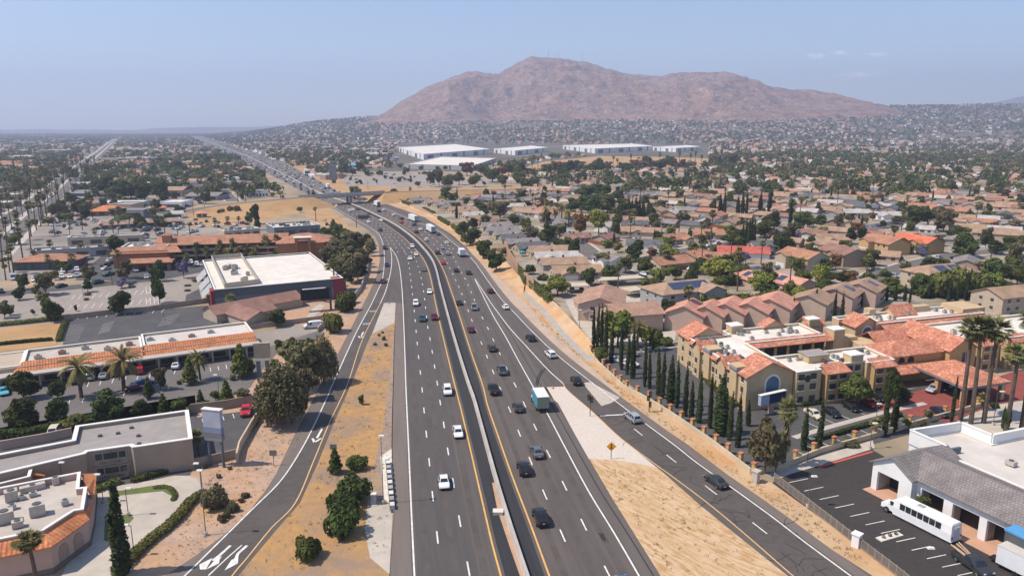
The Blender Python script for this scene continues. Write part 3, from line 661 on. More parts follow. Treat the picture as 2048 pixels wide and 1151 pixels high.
patch("garage_car_park", [(1560, 940), (1636, 930), (1742, 898), (1800, 930), (2120, 1080), (2150, 1240), (1900, 1230), (1720, 1092), (1545, 966)], 2, asph_k)
patch("garage_walk", [(1530, 950), (1640, 912), (1745, 880), (1750, 896), (1640, 930), (1580, 948), (1556, 958)], 3, conc)
mb = MB(); strip(mb, wl([(1636, 934), (1745, 903)]), 0.5, 5); tag(mb.build("red_kerb", red_p), kind="structure")
patch("hotel_car_park", [(1178, 690), (1260, 694), (1356, 684), (1372, 722), (1482, 822), (1600, 806), (1740, 800), (1850, 770), (1990, 755), (2100, 720), (2100, 900), (1850, 860), (1600, 926), (1535, 946), (1505, 940), (1400, 862), (1296, 796), (1196, 722)], 2, asph_l)
patch("hotel_forecourt", [(1735, 818), (1862, 772), (1985, 758), (2020, 745), (2100, 735), (2100, 790), (1995, 808), (1945, 825), (1900, 846), (1850, 834), (1800, 826)], 3, redpave)
patch("hotel_drive", [(1900, 848), (1945, 826), (1995, 809), (2100, 792), (2100, 850), (2000, 880), (1940, 872)], 4, conc)
mb = MB(); strip(mb, wl([(1588, 875), (1650, 856), (1760, 826), (1850, 806)]), 1.4, 4); strip(mb, wl([(1255, 706), (1360, 692)]), 1.0, 4)
tag(mb.build("drain_strip", conc), kind="structure")
patch("apartment_yard", [(1130, 600), (1180, 585), (1360, 600), (1350, 680), (1260, 690), (1190, 690), (1150, 640)], 1, conc)
patch("lawn", [(1280, 640), (1345, 650), (1340, 662), (1290, 668)], 2, lawn)
mb = MB(); strip(mb, smooth(wl([(1048, 585), (1062, 598), (1092, 627), (1150, 692), (1184, 722)])), 2.2, 3); tag(mb.build("drainage_channel", M("channel_concrete", (0.42, 0.39, 0.36), (0.36, 0.33, 0.3))), kind="structure")
def stalls(a0, a1, d, n, k=5, w=0.14):
    """n stall lines from foot line a0-a1, each running by pixel offset d"""
    mb = MB()
    for i in range(n):
        t = i / max(n - 1, 1); p = (a0[0] + (a1[0] - a0[0]) * t, a0[1] + (a1[1] - a0[1]) * t)
        strip(mb, wl([p, (p[0] + d[0], p[1] + d[1])]), w, k)
    tag(mb.build("stall_lines", white_p), kind="structure")
stalls((1578, 965), (1915, 1151), (38, -8), 12)
stalls((1588, 900), (1800, 836), (22, 10), 9); stalls((1640, 856), (1790, 812), (-26, -11), 6)
stalls((1262, 700), (1345, 686), (14, 10), 6, w=0.18)
for y0, y1, n in ((590, 577, 14), (612, 596, 14), (634, 616, 13)): stalls((150 - (y0 - 590), y0), (330, y1), (-7, 9), n, w=0.18)
for y0, n in ((578, 4), (600, 4)): stalls((292, y0 - 4), (316, y0 - 6), (1, 14), n, w=0.18)
stalls((140, 652), (128, 684), (30, -3), 8); stalls((205, 650), (196, 668), (24, -7), 6); stalls((330, 634), (315, 652), (30, -6), 6); stalls((430, 618), (440, 640), (-20, 3), 5)
stalls((404, 868 - 30), (486, 824), (3, 9), 5)
stalls((178, 764), (352, 738), (-4, 10), 8, w=0.16); stalls((140, 800), (250, 782), (-3, 9), 5, w=0.16); stalls((420, 735), (500, 722), (2, 8), 6, w=0.16)
# ---------------------------------------------------------------- plants
leaf_dk = MLEAF("leaf_dark", (0.093, 0.116, 0.032), (0.054, 0.070, 0.021))
leaf_md = MLEAF("leaf_mid", (0.143, 0.158, 0.042), (0.083, 0.099, 0.026))
leaf_lt = MLEAF("leaf_light", (0.255, 0.264, 0.058), (0.158, 0.178, 0.040))
leaf_ol = MLEAF("leaf_olive", (0.23, 0.2, 0.1), (0.12, 0.11, 0.058))
leaf_cy = MLEAF("leaf_cypress", (0.063, 0.079, 0.029), (0.038, 0.050, 0.019))
leaf_pm = MLEAF("leaf_palm", (0.25, 0.24, 0.09), (0.16, 0.165, 0.06))
leaf_rd = MLEAF("leaf_russet", (0.255, 0.119, 0.053), (0.150, 0.079, 0.037))
leaf_pu = MLEAF("leaf_purple", (0.28, 0.22, 0.4), (0.16, 0.14, 0.2))
leaf_dead = MLEAF("leaf_dead", (0.27, 0.19, 0.1), (0.17, 0.12, 0.065))
bark = M("bark", (0.17, 0.12, 0.085), (0.11, 0.08, 0.06), sc=1.5)
bark_p = M("bark_palm", (0.14, 0.105, 0.08), (0.085, 0.065, 0.05), sc=1.2)
def leaf_cloud(name, mat, lobes, n, size, seed, flat=0.35, shell=0.55):
    rs = np.random.RandomState(seed)
    c = np.array([l[0] for l in lobes], float); r = np.array([l[1] for l in lobes], float)
    vol = np.prod(r, 1) ** 0.75; k = rs.choice(len(lobes), n, p=vol / vol.sum())
    d = rs.normal(size=(n, 3)); d /= np.linalg.norm(d, axis=1)[:, None]
    rad = shell + (1.04 - shell) * rs.rand(n) ** 0.6
    P = c[k] + d * r[k] * rad[:, None]
    nrm = d + rs.normal(size=(n, 3)) * 0.55 + np.array([0, 0, flat]); nrm /= np.linalg.norm(nrm, axis=1)[:, None]
    a = np.cross(nrm, rs.normal(size=(n, 3))); a /= np.linalg.norm(a, axis=1)[:, None]; b = np.cross(nrm, a)
    s = (size * (0.6 + 0.8 * rs.rand(n)))[:, None]; t = s * (0.5 + 0.4 * rs.rand(n))[:, None]
    co = np.stack([P - a * s, P - b * t + nrm * s * .12, P + a * s, P + b * t + nrm * s * .12], 1).reshape(-1, 3)
    co[:, 2] = np.maximum(co[:, 2], 0.03)
    me = bpy.data.meshes.new(name); np_mesh(me, co, np.arange(len(co)).reshape(-1, 4)); me.materials.append(mat)
    return me
def trunk_mesh(name, segs, mat, n=7):
    mb = MB()
    for p0, p1, r0, r1 in segs: mb.tube(p0, p1, r0, r1, n)
    return mb.mesh(name, mat)
PROTO = {}
def add_proto(k, name, cat, H, Wd, parts): PROTO.setdefault(k, []).append((name, cat, H, Wd, parts))
def round_lobes(rs, n, H, Wd, cz, spread, r0, r1, zs=0.75):
    out = [((0, 0, cz), (Wd * .3, Wd * .3, H * .26))]
    for i in range(n):
        a = 2 * math.pi * (i + rs.rand() * .7) / n * 1.618 * 2; q = (0.35 + 0.65 * rs.rand()) * spread; z = cz + (rs.rand() - .52) * H * .58
        q *= math.sqrt(max(0.12, 1 - ((z - cz) / (H * .4)) ** 2)); r = r0 + (r1 - r0) * rs.rand()
        out.append(((q * math.cos(a), q * math.sin(a), z), (r, r, r * zs)))
    return out
def limbs(rs, base, top, r, spread, n):
    s = [((0, 0, 0), (0.05, 0.03, base), r, r * .75)]
    for i in range(n):
        a = 2 * math.pi * i / n + rs.rand(); s.append(((0.05, 0.03, base), (spread * math.cos(a), spread * math.sin(a), top + rs.rand() * .6), r * .6, r * .25))
    return s
def mk_round(k, name, cat, mat, seeds, H=8.0, Wd=7.0, n=1000, size=.4, cz=4.4, nl=13, base=1.5, tr=.22, r0=1.0, r1=1.7, spread=2.3, shell=.55):
    for s in seeds:
        rs = np.random.RandomState(s)
        cr = leaf_cloud("crown", mat, round_lobes(rs, nl, H, Wd, cz, spread, r0, r1), n, size, s + 90, shell=shell)
        tr_ = trunk_mesh("trunk", limbs(rs, base, cz, tr, spread * .6, 4), bark)
        add_proto(k, name, cat, H, Wd, [("trunk", tr_), ("crown", cr)])
mk_round('B', "broadleaf_tree", "tree", leaf_dk, (1, 2, 3, 4), n=2300, size=.36)
mk_round('M', "shade_tree", "tree", leaf_md, (5, 6, 7), n=2100, size=.36)
mk_round('L', "acacia_tree", "tree", leaf_lt, (11, 12, 13), H=7, Wd=8, cz=4.4, n=2100, size=.33, spread=2.8, r0=.9, r1=1.5, shell=.4)
mk_round('O', "olive_green_tree", "tree", leaf_ol, (21, 22, 23), H=9, Wd=7, cz=5.3, n=2300, size=.33, nl=16, r0=.7, r1=1.3, spread=2.7, base=1.2, shell=.35)
mk_round('R', "russet_tree", "tree", leaf_rd, (31,), H=9, Wd=6, cz=5.2, n=1900, size=.36, nl=13, r0=.8, r1=1.4)
mk_round('J', "jacaranda_tree", "tree", leaf_pu, (41, 42), H=7, Wd=7, cz=4.8, n=1700, size=.34, nl=13, r0=.7, r1=1.3, spread=2.6, shell=.4)
for s in (51, 52):                                           # willow-like pepper trees hanging to the ground
    rs = np.random.RandomState(s); lo = []
    for i in range(34):
        a = i * 2.4; q = 3.4 * math.sqrt((i + .5) / 34); top = 7.6 - q * q * .32
        lo.append(((q * math.cos(a), q * math.sin(a), top * .55 + .3 + rs.rand() * .5), (.8 + .3 * rs.rand(), .8, top * .47)))
    add_proto('W', "pepper_tree", "tree", 8.0, 8.0, [("trunk", trunk_mesh("trunk", limbs(rs, 1.6, 4.5, .35, 1.5, 4), bark)), ("crown", leaf_cloud("crown", leaf_ol, lo, 11000, .19, s, flat=.1, shell=.45))])
for s in (61, 62, 63):                                       # shrubs
    rs = np.random.RandomState(s); lo = [((0, 0, .8), (1.1, 1.1, .8))]
    for i in range(9):
        a = i * 2.4; q = .5 + .7 * rs.rand(); lo.append(((q * math.cos(a), q * math.sin(a), .6 + .7 * rs.rand()), (.6, .6, .55)))
    for k, mat in (('S', leaf_dk), ('s', leaf_ol), ('T', leaf_md)):
        add_proto(k, "shrub", "shrub", 2.0, 3.2, [(None, leaf_cloud("shrub", mat, lo, 1500, .18, s))])
for s in (71, 72, 73):                                       # columnar cypress
    rs = np.random.RandomState(s); lo = []
    for i in range(26):
        z = .5 + 11.0 * i / 25; r = .62 * math.sin(math.pi * min(1, (z + .8) / 12.6) ** .62) ** .8 + .06
        lo.append(((rs.normal() * .07, rs.normal() * .07, z), (r, r, .75)))
    add_proto('C', "cypress_tree", "cypress", 12.0, 1.45, [("trunk", trunk_mesh("trunk", [((0, 0, 0), (0, 0, 3), .12, .08)], bark)), ("crown", leaf_cloud("crown", leaf_cy, lo, 2200, .2, s, flat=.9, shell=.7))])
for s in (81, 82):                                           # small conical trees
    rs = np.random.RandomState(s); lo = []
    for i in range(22):
        z = 1.0 + 4.9 * i / 21; r = 1.5 * (1 - i / 23) ** .8; a = i * 2.4
        lo.append(((r * .5 * math.cos(a), r * .5 * math.sin(a), z), (r * .62 + .12, r * .62 + .12, .5)))
    add_proto('P', "conical_tree", "tree", 6.2, 3.0, [("trunk", trunk_mesh("trunk", [((0, 0, 0), (0, 0, 2), .11, .08)], bark)), ("crown", leaf_cloud("crown", leaf_md, lo, 1500, .26, s))])
def blade(mb, p0, d, up, length, w, droop, segs=4):
    pts = []; p = Vector(p0); d = Vector(d).normalized(); side = d.cross(Vector((0, 0, 1))).normalized()
    for i in range(segs + 1):
        t = i / segs; wd = w * (1 - t) ** .7 + .02; pts.append((p - side * wd, p + side * wd))
        p = p + d * length / segs; d = (d + Vector((0, 0, -droop / segs))).normalized()
    for a, b in zip(pts, pts[1:]): mb.face(a[0], a[1], b[1], b[0])
def fan_palm(seed, H, skirt, mat=None):
    rs = R.__class__(seed); mb = MB(); n = 8; lean = rs.uniform(-.5, .5); pr = (0, 0, 0)
    for i in range(n):
        t = (i + 1) / n; q = (lean * t * t, .3 * lean * t, (H - 1.0) * t); mb.tube(pr, q, .3 - .1 * (i / n), .3 - .1 * t, 7); pr = q
    top = Vector(pr); cr = MB()
    for i in range(64):
        el = rs.uniform(-.75, 1.25); az = i * 2.39996; d = Vector((math.cos(az) * math.cos(el), math.sin(az) * math.cos(el), math.sin(el)))
        st = top + d * rs.uniform(.75, 1.15); side = d.cross(Vector((0, 0, 1))).normalized()
        for j in range(-4, 5): blade(cr, st, d + side * j * .27, None, rs.uniform(.85, 1.25) * (1 - abs(j) * .07), .13, rs.uniform(.3, .9), 2)
        cr.face(top, top + side * .03, st + side * .04, st)
    parts = [("trunk", mb.mesh("trunk", bark_p)), ("crown", cr.mesh("crown", mat or leaf_pm))]
    if skirt:
        sk = MB()
        for i in range(60):
            az = i * 2.39996; z = rs.uniform(-skirt, -.1); p = top + Vector((math.cos(az) * .25, math.sin(az) * .25, z))
            blade(sk, p, (math.cos(az) * .7, math.sin(az) * .7, -.7), None, rs.uniform(.8, 1.3), .2, 1.5, 2)
        parts.append(("skirt", sk.mesh("skirt", leaf_dead)))
    return parts
for s, H, sk in ((1, 14, 1.2), (2, 14, 1.8), (3, 14, 1.0)): add_proto('F', "fan_palm", "palm tree", 14.0, 4.0, fan_palm(s, 13.6, sk))
for s in (4, 5): add_proto('f', "fan_palm", "palm tree", 6.0, 4.4, fan_palm(s, 5.4, .5))
add_proto('K', "fan_palm", "palm tree", 8.5, 5.0, fan_palm(9, 7.6, 4.2))
def date_palm(seed, H, L, nf):
    rs = R.__class__(seed); mb = MB(); pr = (0, 0, 0); n = 6
    for i in range(n):
        t = (i + 1) / n; q = (.25 * t, 0, H * t); mb.tube(pr, q, .38 - .06 * t, .37 - .06 * t + (.06 if i == n - 1 else 0), 8); pr = q
    cr = MB(); top = Vector(pr)
    for i in range(nf):
        el = rs.uniform(-.5, 1.2); az = i * 2.39996; d = Vector((math.cos(az) * math.cos(el), math.sin(az) * math.cos(el), math.sin(el)))
        p = Vector(top); sg = 8
        for j in range(sg):
            q = p + d * (L / sg); side = d.cross(Vector((0, 0, 1))).normalized(); w = .42 * math.sin(math.pi * (j + .7) / (sg + .6)) + .05
            for sgn in (1, -1):
                tip = (p + q) / 2 + side * sgn * w + d * .3 + Vector((0, 0, -.14)); cr.face(p, q, tip)
                tip2 = q + side * sgn * w + d * .3 + Vector((0, 0, -.14)); cr.face((p + q) / 2, q + (q - p) * .3, tip2)
            p = q; d = (d + Vector((0, 0, -.19))).normalized()
    return [("trunk", mb.mesh("trunk", bark_p)), ("crown", cr.mesh("crown", MLEAF("leaf_date", (0.285, 0.231, 0.089), (0.180, 0.158, 0.058))))]
add_proto('D', "date_palm", "palm tree", 8.6, 7.4, date_palm(3, 5.6, 3.9, 54)); add_proto('D', "date_palm", "palm tree", 8.6, 7.4, date_palm(8, 5.6, 3.7, 54))
add_proto('d', "queen_palm", "palm tree", 7.5, 5.0, date_palm(5, 5.6, 2.6, 26))
PHRASE = dict(B="dark green rounded tree", M="green leafy tree", L="lime green feathery tree", O="olive green open tree", R="russet brown tree", J="purple flowering tree", W="drooping grey green tree", S="dark green shrub", s="grey green shrub", T="green shrub", C="slim dark cypress", P="small conical tree", F="tall fan palm", f="short fan palm", K="stout shaggy fan palm", D="date palm with arching fronds", d="feathery palm")
GROUPT = dict(C="cypress trees", F="fan palms", f="fan palms", K="fan palms", D="date palms", d="feathery palms", S="shrubs", s="shrubs", T="shrubs")
OCC = []                                              # taken spots (x, y, radius)
def plant(k, x, y, h, w, rot=None, var=None, occ=True, z=None):
    pr = PROTO[k]; name, cat, H, Wd, parts = pr[R.randrange(len(pr)) if var is None else var % len(pr)]
    z = (th(x, y) if z is None else z) - .03; sc = (w / Wd, w / Wd, h / H)
    if parts[0][0] is None:
        o = link(name, parts[0][1]); root = o
    else:
        root = thing(name, None, None)
        for pn, me in parts: link(pn, me, root)
    root.location = (x, y, z); root.scale = sc
    if k == 'C': sc = (sc[0] * R.uniform(.8, 1.25), sc[1] * R.uniform(.8, 1.25), sc[2] * R.uniform(.9, 1.05)); root.scale = sc
    tl = R.uniform(-.035, .035) if k in 'CFBMO' else 0
    root.rotation_euler = (tl, R.uniform(-abs(tl), abs(tl)), R.uniform(0, 6.28) if rot is None else rot)
    tag(root, None, cat, GROUPT.get(k, "trees"))
    size = "large " if k in "BMLOW" and w > 9 else ("small " if k in "BMLO" and w < 4.2 else "")
    if k in "BMLOR": size += "tall " if h > 8.2 else ("low " if h < 4.6 else "")
    bulk(root, ("very " if h > 15 else "shorter " if h < 11 else "") + PHRASE[k].replace("tall ", "" if h < 11 else "tall ") if k == 'F' else ("tall " if h > 11 else "short " if h < 8 else "") + PHRASE[k] if k == 'C' else size + PHRASE[k])
    if occ: OCC.append((x, y, w * .4))
    return root
def tree(k, px, py, hp, wp, var=None):
    p = at(px, py); return plant(k, p.x, p.y, height_px(px, py, hp), wp / pxm(px, py), var=var)
hedge_m = MLEAF("leaf_hedge", (0.195, 0.191, 0.058), (0.112, 0.119, 0.037))
def hedge(px, w, h, label, mat=None, name="hedge"):
    pts = resamp(smooth(wl(px), 4), 30); L = sum((b - a).length for a, b in zip(pts, pts[1:])); lo = []
    n = max(4, int(L / (w * .45)))
    for p in resamp(pts, n):
        for z in np.arange(h * .3, h * .86, max(.4, h * .3)): lo.append(((p.x, p.y, z + R.uniform(-.05, .05)), (w * .5, w * .5, h * .22)))
    o = link(name, leaf_cloud(name, mat or hedge_m, lo, int(min(9000, 160 * n + 60 * len(lo))), .14 + .02 * h, 5, shell=.8))
    return tag(o, label, "hedge")
# ---------------------------------------------------------------- vehicles
glass_v = M("vehicle_glass", (0.018, 0.021, 0.026), (0.03, 0.034, 0.04), sc=2, rough=0.12, spec=0.6)
tyre_m = M("tyre_rubber", (0.02, 0.02, 0.02)); rim_m = M("wheel_rim", (0.45, 0.45, 0.46), rough=0.35, metal=0.8)
lampf_m = M("headlamp", (0.75, 0.76, 0.78), rough=0.15, spec=0.6); lampr_m = M("tail_lamp", (0.42, 0.02, 0.02), rough=0.2, spec=0.6)
trim_m = M("trim_black", (0.025, 0.025, 0.027), rough=0.5)
plate_m = M("licence_plate", (0.7, 0.7, 0.68))
# side profiles: (x, belt z, top z, half width, half width at top)
VT = {
 'sedan': dict(L=4.8, st=[(2.38, .52, .55, .70, .60), (2.2, .66, .72, .86, .74), (1.1, .86, .93, .91, .80), (.45, .93, 1.38, .92, .62), (-.2, .94, 1.46, .92, .64), (-.95, .96, 1.4, .92, .63), (-1.65, .95, 1.03, .91, .76), (-2.25, .88, .98, .86, .74), (-2.4, .62, .66, .76, .66)]),
 'hatch': dict(L=4.2, st=[(2.08, .52, .56, .70, .58), (1.9, .68, .76, .86, .72), (1.0, .9, 1.0, .9, .76), (.4, .95, 1.43, .9, .6), (-.2, .97, 1.52, .9, .62), (-.95, .98, 1.44, .9, .6), (-1.65, .95, 1.12, .88, .66), (-2.02, .84, .92, .82, .66), (-2.1, .6, .64, .74, .62)]),
 'suv': dict(L=4.75, st=[(2.36, .62, .66, .74, .64), (2.2, .86, .94, .9, .8), (1.15, 1.03, 1.1, .95, .86), (.5, 1.07, 1.62, .96, .68), (-.2, 1.08, 1.72, .96, .7), (-1.2, 1.1, 1.7, .96, .7), (-1.85, 1.1, 1.62, .95, .68), (-2.28, 1.02, 1.1, .92, .82), (-2.38, .66, .7, .82, .74)]),
 'van': dict(L=5.3, st=[(2.6, .7, .74, .8, .7), (2.4, .95, 1.02, .94, .84), (1.75, 1.15, 1.22, .98, .9), (1.1, 1.2, 1.95, 1.0, .8), (.3, 1.2, 2.1, 1.0, .84), (-1.2, 1.2, 2.1, 1.0, .84), (-2.45, 1.2, 2.05, 1.0, .82), (-2.62, 1.1, 1.3, .98, .86), (-2.66, .7, .74, .9, .82)]),
 'minivan': dict(L=5.0, st=[(2.48, .6, .64, .76, .64), (2.3, .8, .88, .92, .8), (1.5, 1.0, 1.08, .97, .86), (.75, 1.05, 1.62, .98, .72), (-.2, 1.07, 1.74, .98, .76), (-1.5, 1.08, 1.72, .98, .75), (-2.15, 1.08, 1.62, .97, .72), (-2.42, 1.0, 1.1, .94, .84), (-2.5, .66, .7, .86, .78)]),
 'pickup': dict(L=5.7, st=[(2.8, .7, .74, .84, .76), (2.65, .98, 1.04, .97, .9), (1.55, 1.1, 1.16, .99, .92), (.95, 1.13, 1.72, 1.0, .72), (.3, 1.14, 1.84, 1.0, .75), (-.55, 1.14, 1.8, 1.0, .74), (-.75, 1.12, 1.16, 1.0, .96), (-2.75, 1.1, 1.14, .99, .95), (-2.85, .72, .76, .94, .88)]),
}
def body_mesh(kind):
    st = VT[kind]['st']; zb = .26 if kind in ('sedan', 'hatch') else .36
    rings = []
    for x, zbelt, ztop, w, wr in st:
        end = abs(x) > VT[kind]['L'] / 2 - .08
        zm = zb + (zbelt - zb) * .5
        rings.append([(x, -w * .93, zb + (.1 if end else 0)), (x, -w, zm), (x, -w * .965, zbelt), (x, -wr, ztop), (x, wr, ztop), (x, w * .965, zbelt), (x, w, zm), (x, w * .93, zb + (.1 if end else 0))])
    b, g = MB(), MB()
    for i in range(len(rings) - 1):
        A, C = rings[i], rings[i + 1]
        for j in range(8):
            q = [A[j], A[(j + 1) % 8], C[(j + 1) % 8], C[j]]; b.face(*q)
            hA, hC = st[i][2] - st[i][1], st[i + 1][2] - st[i + 1][1]
            gl = (j in (2, 4) and hA > .3 and hC > .3) or (j == 3 and ((hA > .3) != (hC > .3))) or (j in (2, 4) and (hA > .3) != (hC > .3))
            if kind == 'pickup' and j in (2, 3, 4) and st[i + 1][0] == -.75: gl = j == 3
            if kind == 'van' and j in (2, 4) and st[i][0] < .8: gl = False
            if gl:
                v = [Vector(p) for p in q]; c = sum(v, Vector()) / 4; n = (v[1] - v[0]).cross(v[3] - v[0]).normalized()
                if n.dot(c - Vector((c.x * .9, 0, .7))) < 0: n = -n
                g.face(*[tuple(c + (p - c) * .84 + n * .015) for p in v])
    b.face(*rings[0]); b.face(*rings[-1][::-1])
    if kind == 'pickup':                                    # open bed: dark recessed tray
        t = MB(); t.box(-2.68, -.85, -.8, .8, 1.12, 1.175)
        return b, g, t
    return b, g, None
VM = {}
def vm(kind):
    if kind in VM: return VM[kind]
    b, g, tr = body_mesh(kind); L = VT[kind]['L']; big = kind in ('suv', 'pickup', 'van', 'minivan'); r = .37 if big else .32
    w = VT[kind]['st'][3][3]; z1 = VT[kind]['st'][1][1]; z2 = VT[kind]['st'][-2][1]
    bm_ = b.mesh(kind + "_body", M("paint_white", (.72, .72, .72)), smooth=False)
    def small(x0, x1, y, dy, z, dz, mat, nm):
        m = MB(); m.box(x0, x1, y - dy, y + dy, z - dz, z + dz); return m.mesh(nm, mat)
    wh = MB(); wh.tube((0, -.11, 0), (0, .11, 0), r, r, 14); rm = MB(); rm.tube((0, -.118, 0), (0, .118, 0), r * .62, r * .62, 10)
    d = dict(body=bm_, glass=g.mesh(kind + "_glass", glass_v), tyre=wh.mesh("tyre", tyre_m), rim=rm.mesh("rim", rim_m), r=r, w=w, L=L,
             head=small(-.05, .04, 0, .17, 0, .08, lampf_m, "headlight"), tail=small(-.04, .05, 0, .13, 0, .11, lampr_m, "taillight"),
             bump=small(-.05, .05, 0, w * .85, 0, .1, trim_m, "bumper"), tray=tr.mesh("bed", trim_m) if tr else None, z1=z1, z2=z2,
             mirror=small(-.08, .08, 0, .1, 0, .08, trim_m, "mirror"), plate=small(-.01, .01, 0, .16, 0, .07, plate_m, "licence_plate"))
    # one-mesh version for the distance
    s = MB(); base = len(s.f)
    for m in (b, g): 
        o = len(s.v); s.v += m.v; s.f += [[i + o for i in f] for f in m.f]
    nb = len(b.f); ng = len(g.f)
    for x in (L * .3, -L * .3):
        for y in (-w + .08, w - .08): s.tube((x, y - .11, r), (x, y + .11, r), r, r, 8)
    me = s.mesh(kind + "_far", [M("paint_white", (.72, .72, .72)), glass_v, tyre_m], uv=False)
    for i, p in enumerate(me.polygons): p.material_index = 0 if i < nb else 1 if i < nb + ng else 2
    d['far'] = me; VM[kind] = d; return d
PAINT = dict(white=(.78, .78, .77), black=(.012, .012, .014), silver=(.48, .5, .52), grey=(.17, .18, .19), charcoal=(.055, .06, .065), navy=(.018, .03, .065), blue=(.03, .1, .26), teal=(.035, .1, .12), red=(.5, .02, .03), maroon=(.15, .012, .022), cream=(.66, .6, .48), gold=(.22, .18, .12), green=(.02, .08, .045), aqua=(.1, .45, .55), bronze=(.09, .075, .06))
CATN = dict(sedan=("sedan_car", "car", "sedan"), hatch=("hatchback_car", "car", "hatchback"), suv=("suv", "suv", "suv"), van=("van", "van", "van"), minivan=("minivan", "minivan", "minivan"), pickup=("pickup_truck", "pickup", "pickup"))
def setmat(o, m, i=0):
    o.material_slots[i].link = 'OBJECT'; o.material_slots[i].material = m
def vehicle(kind, color, x, y, yaw, near, phrase="", group=None, label=None, z=None):
    d = vm(kind); nm, cat, word = CATN[kind]; z = th(x, y) + lvl(3) if z is None else z
    pm_ = paint(color, PAINT[color], metal=.35 if color in ('silver', 'grey', 'charcoal', 'navy', 'maroon', 'gold', 'bronze', 'teal') else 0)
    if not near:
        root = link(nm, d['far']); setmat(root, pm_)
    else:
        root = thing(nm, None, None)
        def part(n, me, loc=None, par=root):
            o = link(n, me, par)
            if loc: o.location = loc
            return o
        setmat(part("body", d['body']), pm_); part("window", d['glass'])
        for sx in (.3, -.3):
            for sy in (1, -1):
                wv = part("wheel", d['tyre'], (d['L'] * sx + (.08 if sx > 0 else 0), sy * (d['w'] - .07), d['r'])); part("rim", d['rim'], None, wv)
        for sy in (1, -1):
            part("headlight", d['head'], (d['L'] / 2 - .12, sy * d['w'] * .68, d['z1'] - .08)); part("taillight", d['tail'], (-d['L'] / 2 + .06, sy * d['w'] * .76, d['z2'] - .08))
            part("mirror", d['mirror'], (d['L'] * .16, sy * (d['w'] + .06), 1.0 if kind in ('sedan', 'hatch') else 1.16))
        part("bumper", d['bump'], (d['L'] / 2 - .02, 0, .42)); part("bumper", d['bump'], (-d['L'] / 2 + .02, 0, .42))
        part("licence_plate", d['plate'], (-d['L'] / 2 - .02, 0, d['z2'] - .22))
        if d['tray']: part("bed", d['tray'])
    root.location = (x, y, z); root.rotation_euler = (0, 0, yaw); tag(root, label, cat, group or "cars on the roads")
    if not label: bulk(root, f"{color} {word}{phrase}")
    return root
def lane_yaw(p):
    best = None
    for k in ('Lm', 'LA', 'LB', 'YL', 'MD', 'YR', 'C', 'D', 'RE', 'RW', 'RO', 'OW', 'OY'):
        l = S_[k]
        for a, b in zip(l, l[1:]):
            q = ((a + b) / 2 - p).length
            if best is None or q < best[0]: best = (q, (b - a))
    d = best[1]
    if d.y < 0: d = -d
    return math.atan2(d.y, d.x)
def freeway_car(kind, color, px, py, away, near=True, phrase=""):
    p = at(px, py); a = lane_yaw(p)
    return vehicle(kind, color, p.x, p.y, a if away else a + math.pi, near, phrase, "vehicles on the freeway")
def parked(kind, color, px, py, dx, dy, near=True, label=None, phrase=" parked"):
    """nose points along the pixel offset (dx, dy)"""
    p = at(px, py); q = at(px + dx, py + dy); d = q - p
    OCC.append((p.x, p.y, 2.5))
    return vehicle(kind, color, p.x, p.y, math.atan2(d.y, d.x), near, phrase, "parked vehicles", label)
# ---------------------------------------------------------------- building kit
cream = M("stucco_cream", (0.56, 0.41, 0.245), (0.5, 0.365, 0.22), sc=0.4); ochre = M("stucco_ochre", (0.52, 0.34, 0.16), (0.47, 0.305, 0.145), sc=0.4)
tan_w = M("stucco_tan", (0.38, 0.285, 0.22), (0.34, 0.255, 0.2), sc=0.5); mauve = M("stucco_mauve", (0.5, 0.36, 0.3), (0.46, 0.33, 0.275), sc=0.5)
white_w = M("stucco_white", (0.78, 0.77, 0.76), (0.72, 0.71, 0.7), sc=0.3); beige_w = M("stucco_beige", (0.47, 0.38, 0.29), (0.42, 0.34, 0.26), sc=0.4)
grey_w = M("stucco_grey", (0.33, 0.33, 0.33), (0.3, 0.3, 0.3), sc=0.4); brown_w = M("stucco_brown", (0.26, 0.17, 0.115), (0.22, 0.145, 0.1), sc=0.4)
pink_w = M("stucco_pink", (0.5, 0.36, 0.29), (0.45, 0.33, 0.27), sc=0.4); slate_w = M("panel_slate", (0.085, 0.1, 0.115), (0.1, 0.115, 0.13), sc=0.1)
slate_l = M("panel_slate_pale", (0.16, 0.19, 0.21), (0.145, 0.17, 0.19), sc=0.2); trim_w = M("trim_white", (0.78, 0.75, 0.7), (0.7, 0.67, 0.62), sc=0.6); blue_t = M("trim_blue", (0.2, 0.25, 0.34), (0.18, 0.23, 0.31), sc=0.6)
roof_w = M("roof_white", (0.74, 0.69, 0.62), (0.64, 0.59, 0.52), sc=0.35, c3=(0.58, 0.53, 0.47), sc3=0.11, w3=0.5); roof_g = M("roof_grey", (0.34, 0.305, 0.285), (0.295, 0.265, 0.25), sc=0.6, c3=(0.25, 0.225, 0.21), sc3=0.12, w3=0.5)
roof_t = M("roof_tan", (0.55, 0.49, 0.43), (0.46, 0.41, 0.36), sc=0.35, c3=(0.36, 0.31, 0.27), sc3=0.1, w3=0.55); roof_p = M("roof_pale", (0.62, 0.57, 0.52), (0.54, 0.5, 0.45), sc=0.3, c3=(0.45, 0.41, 0.37), sc3=0.08, w3=0.5)
t_red = MT("tile_red", (0.42, 0.145, 0.085), (0.5, 0.2, 0.125), (0.62, 0.33, 0.22)); t_org = MT("tile_orange", (0.506, 0.176, 0.075), (0.589, 0.220, 0.097), (0.626, 0.282, 0.141)); t_ter = MT("tile_terracotta", (0.36, 0.165, 0.1), (0.41, 0.2, 0.125), (0.47, 0.255, 0.165))
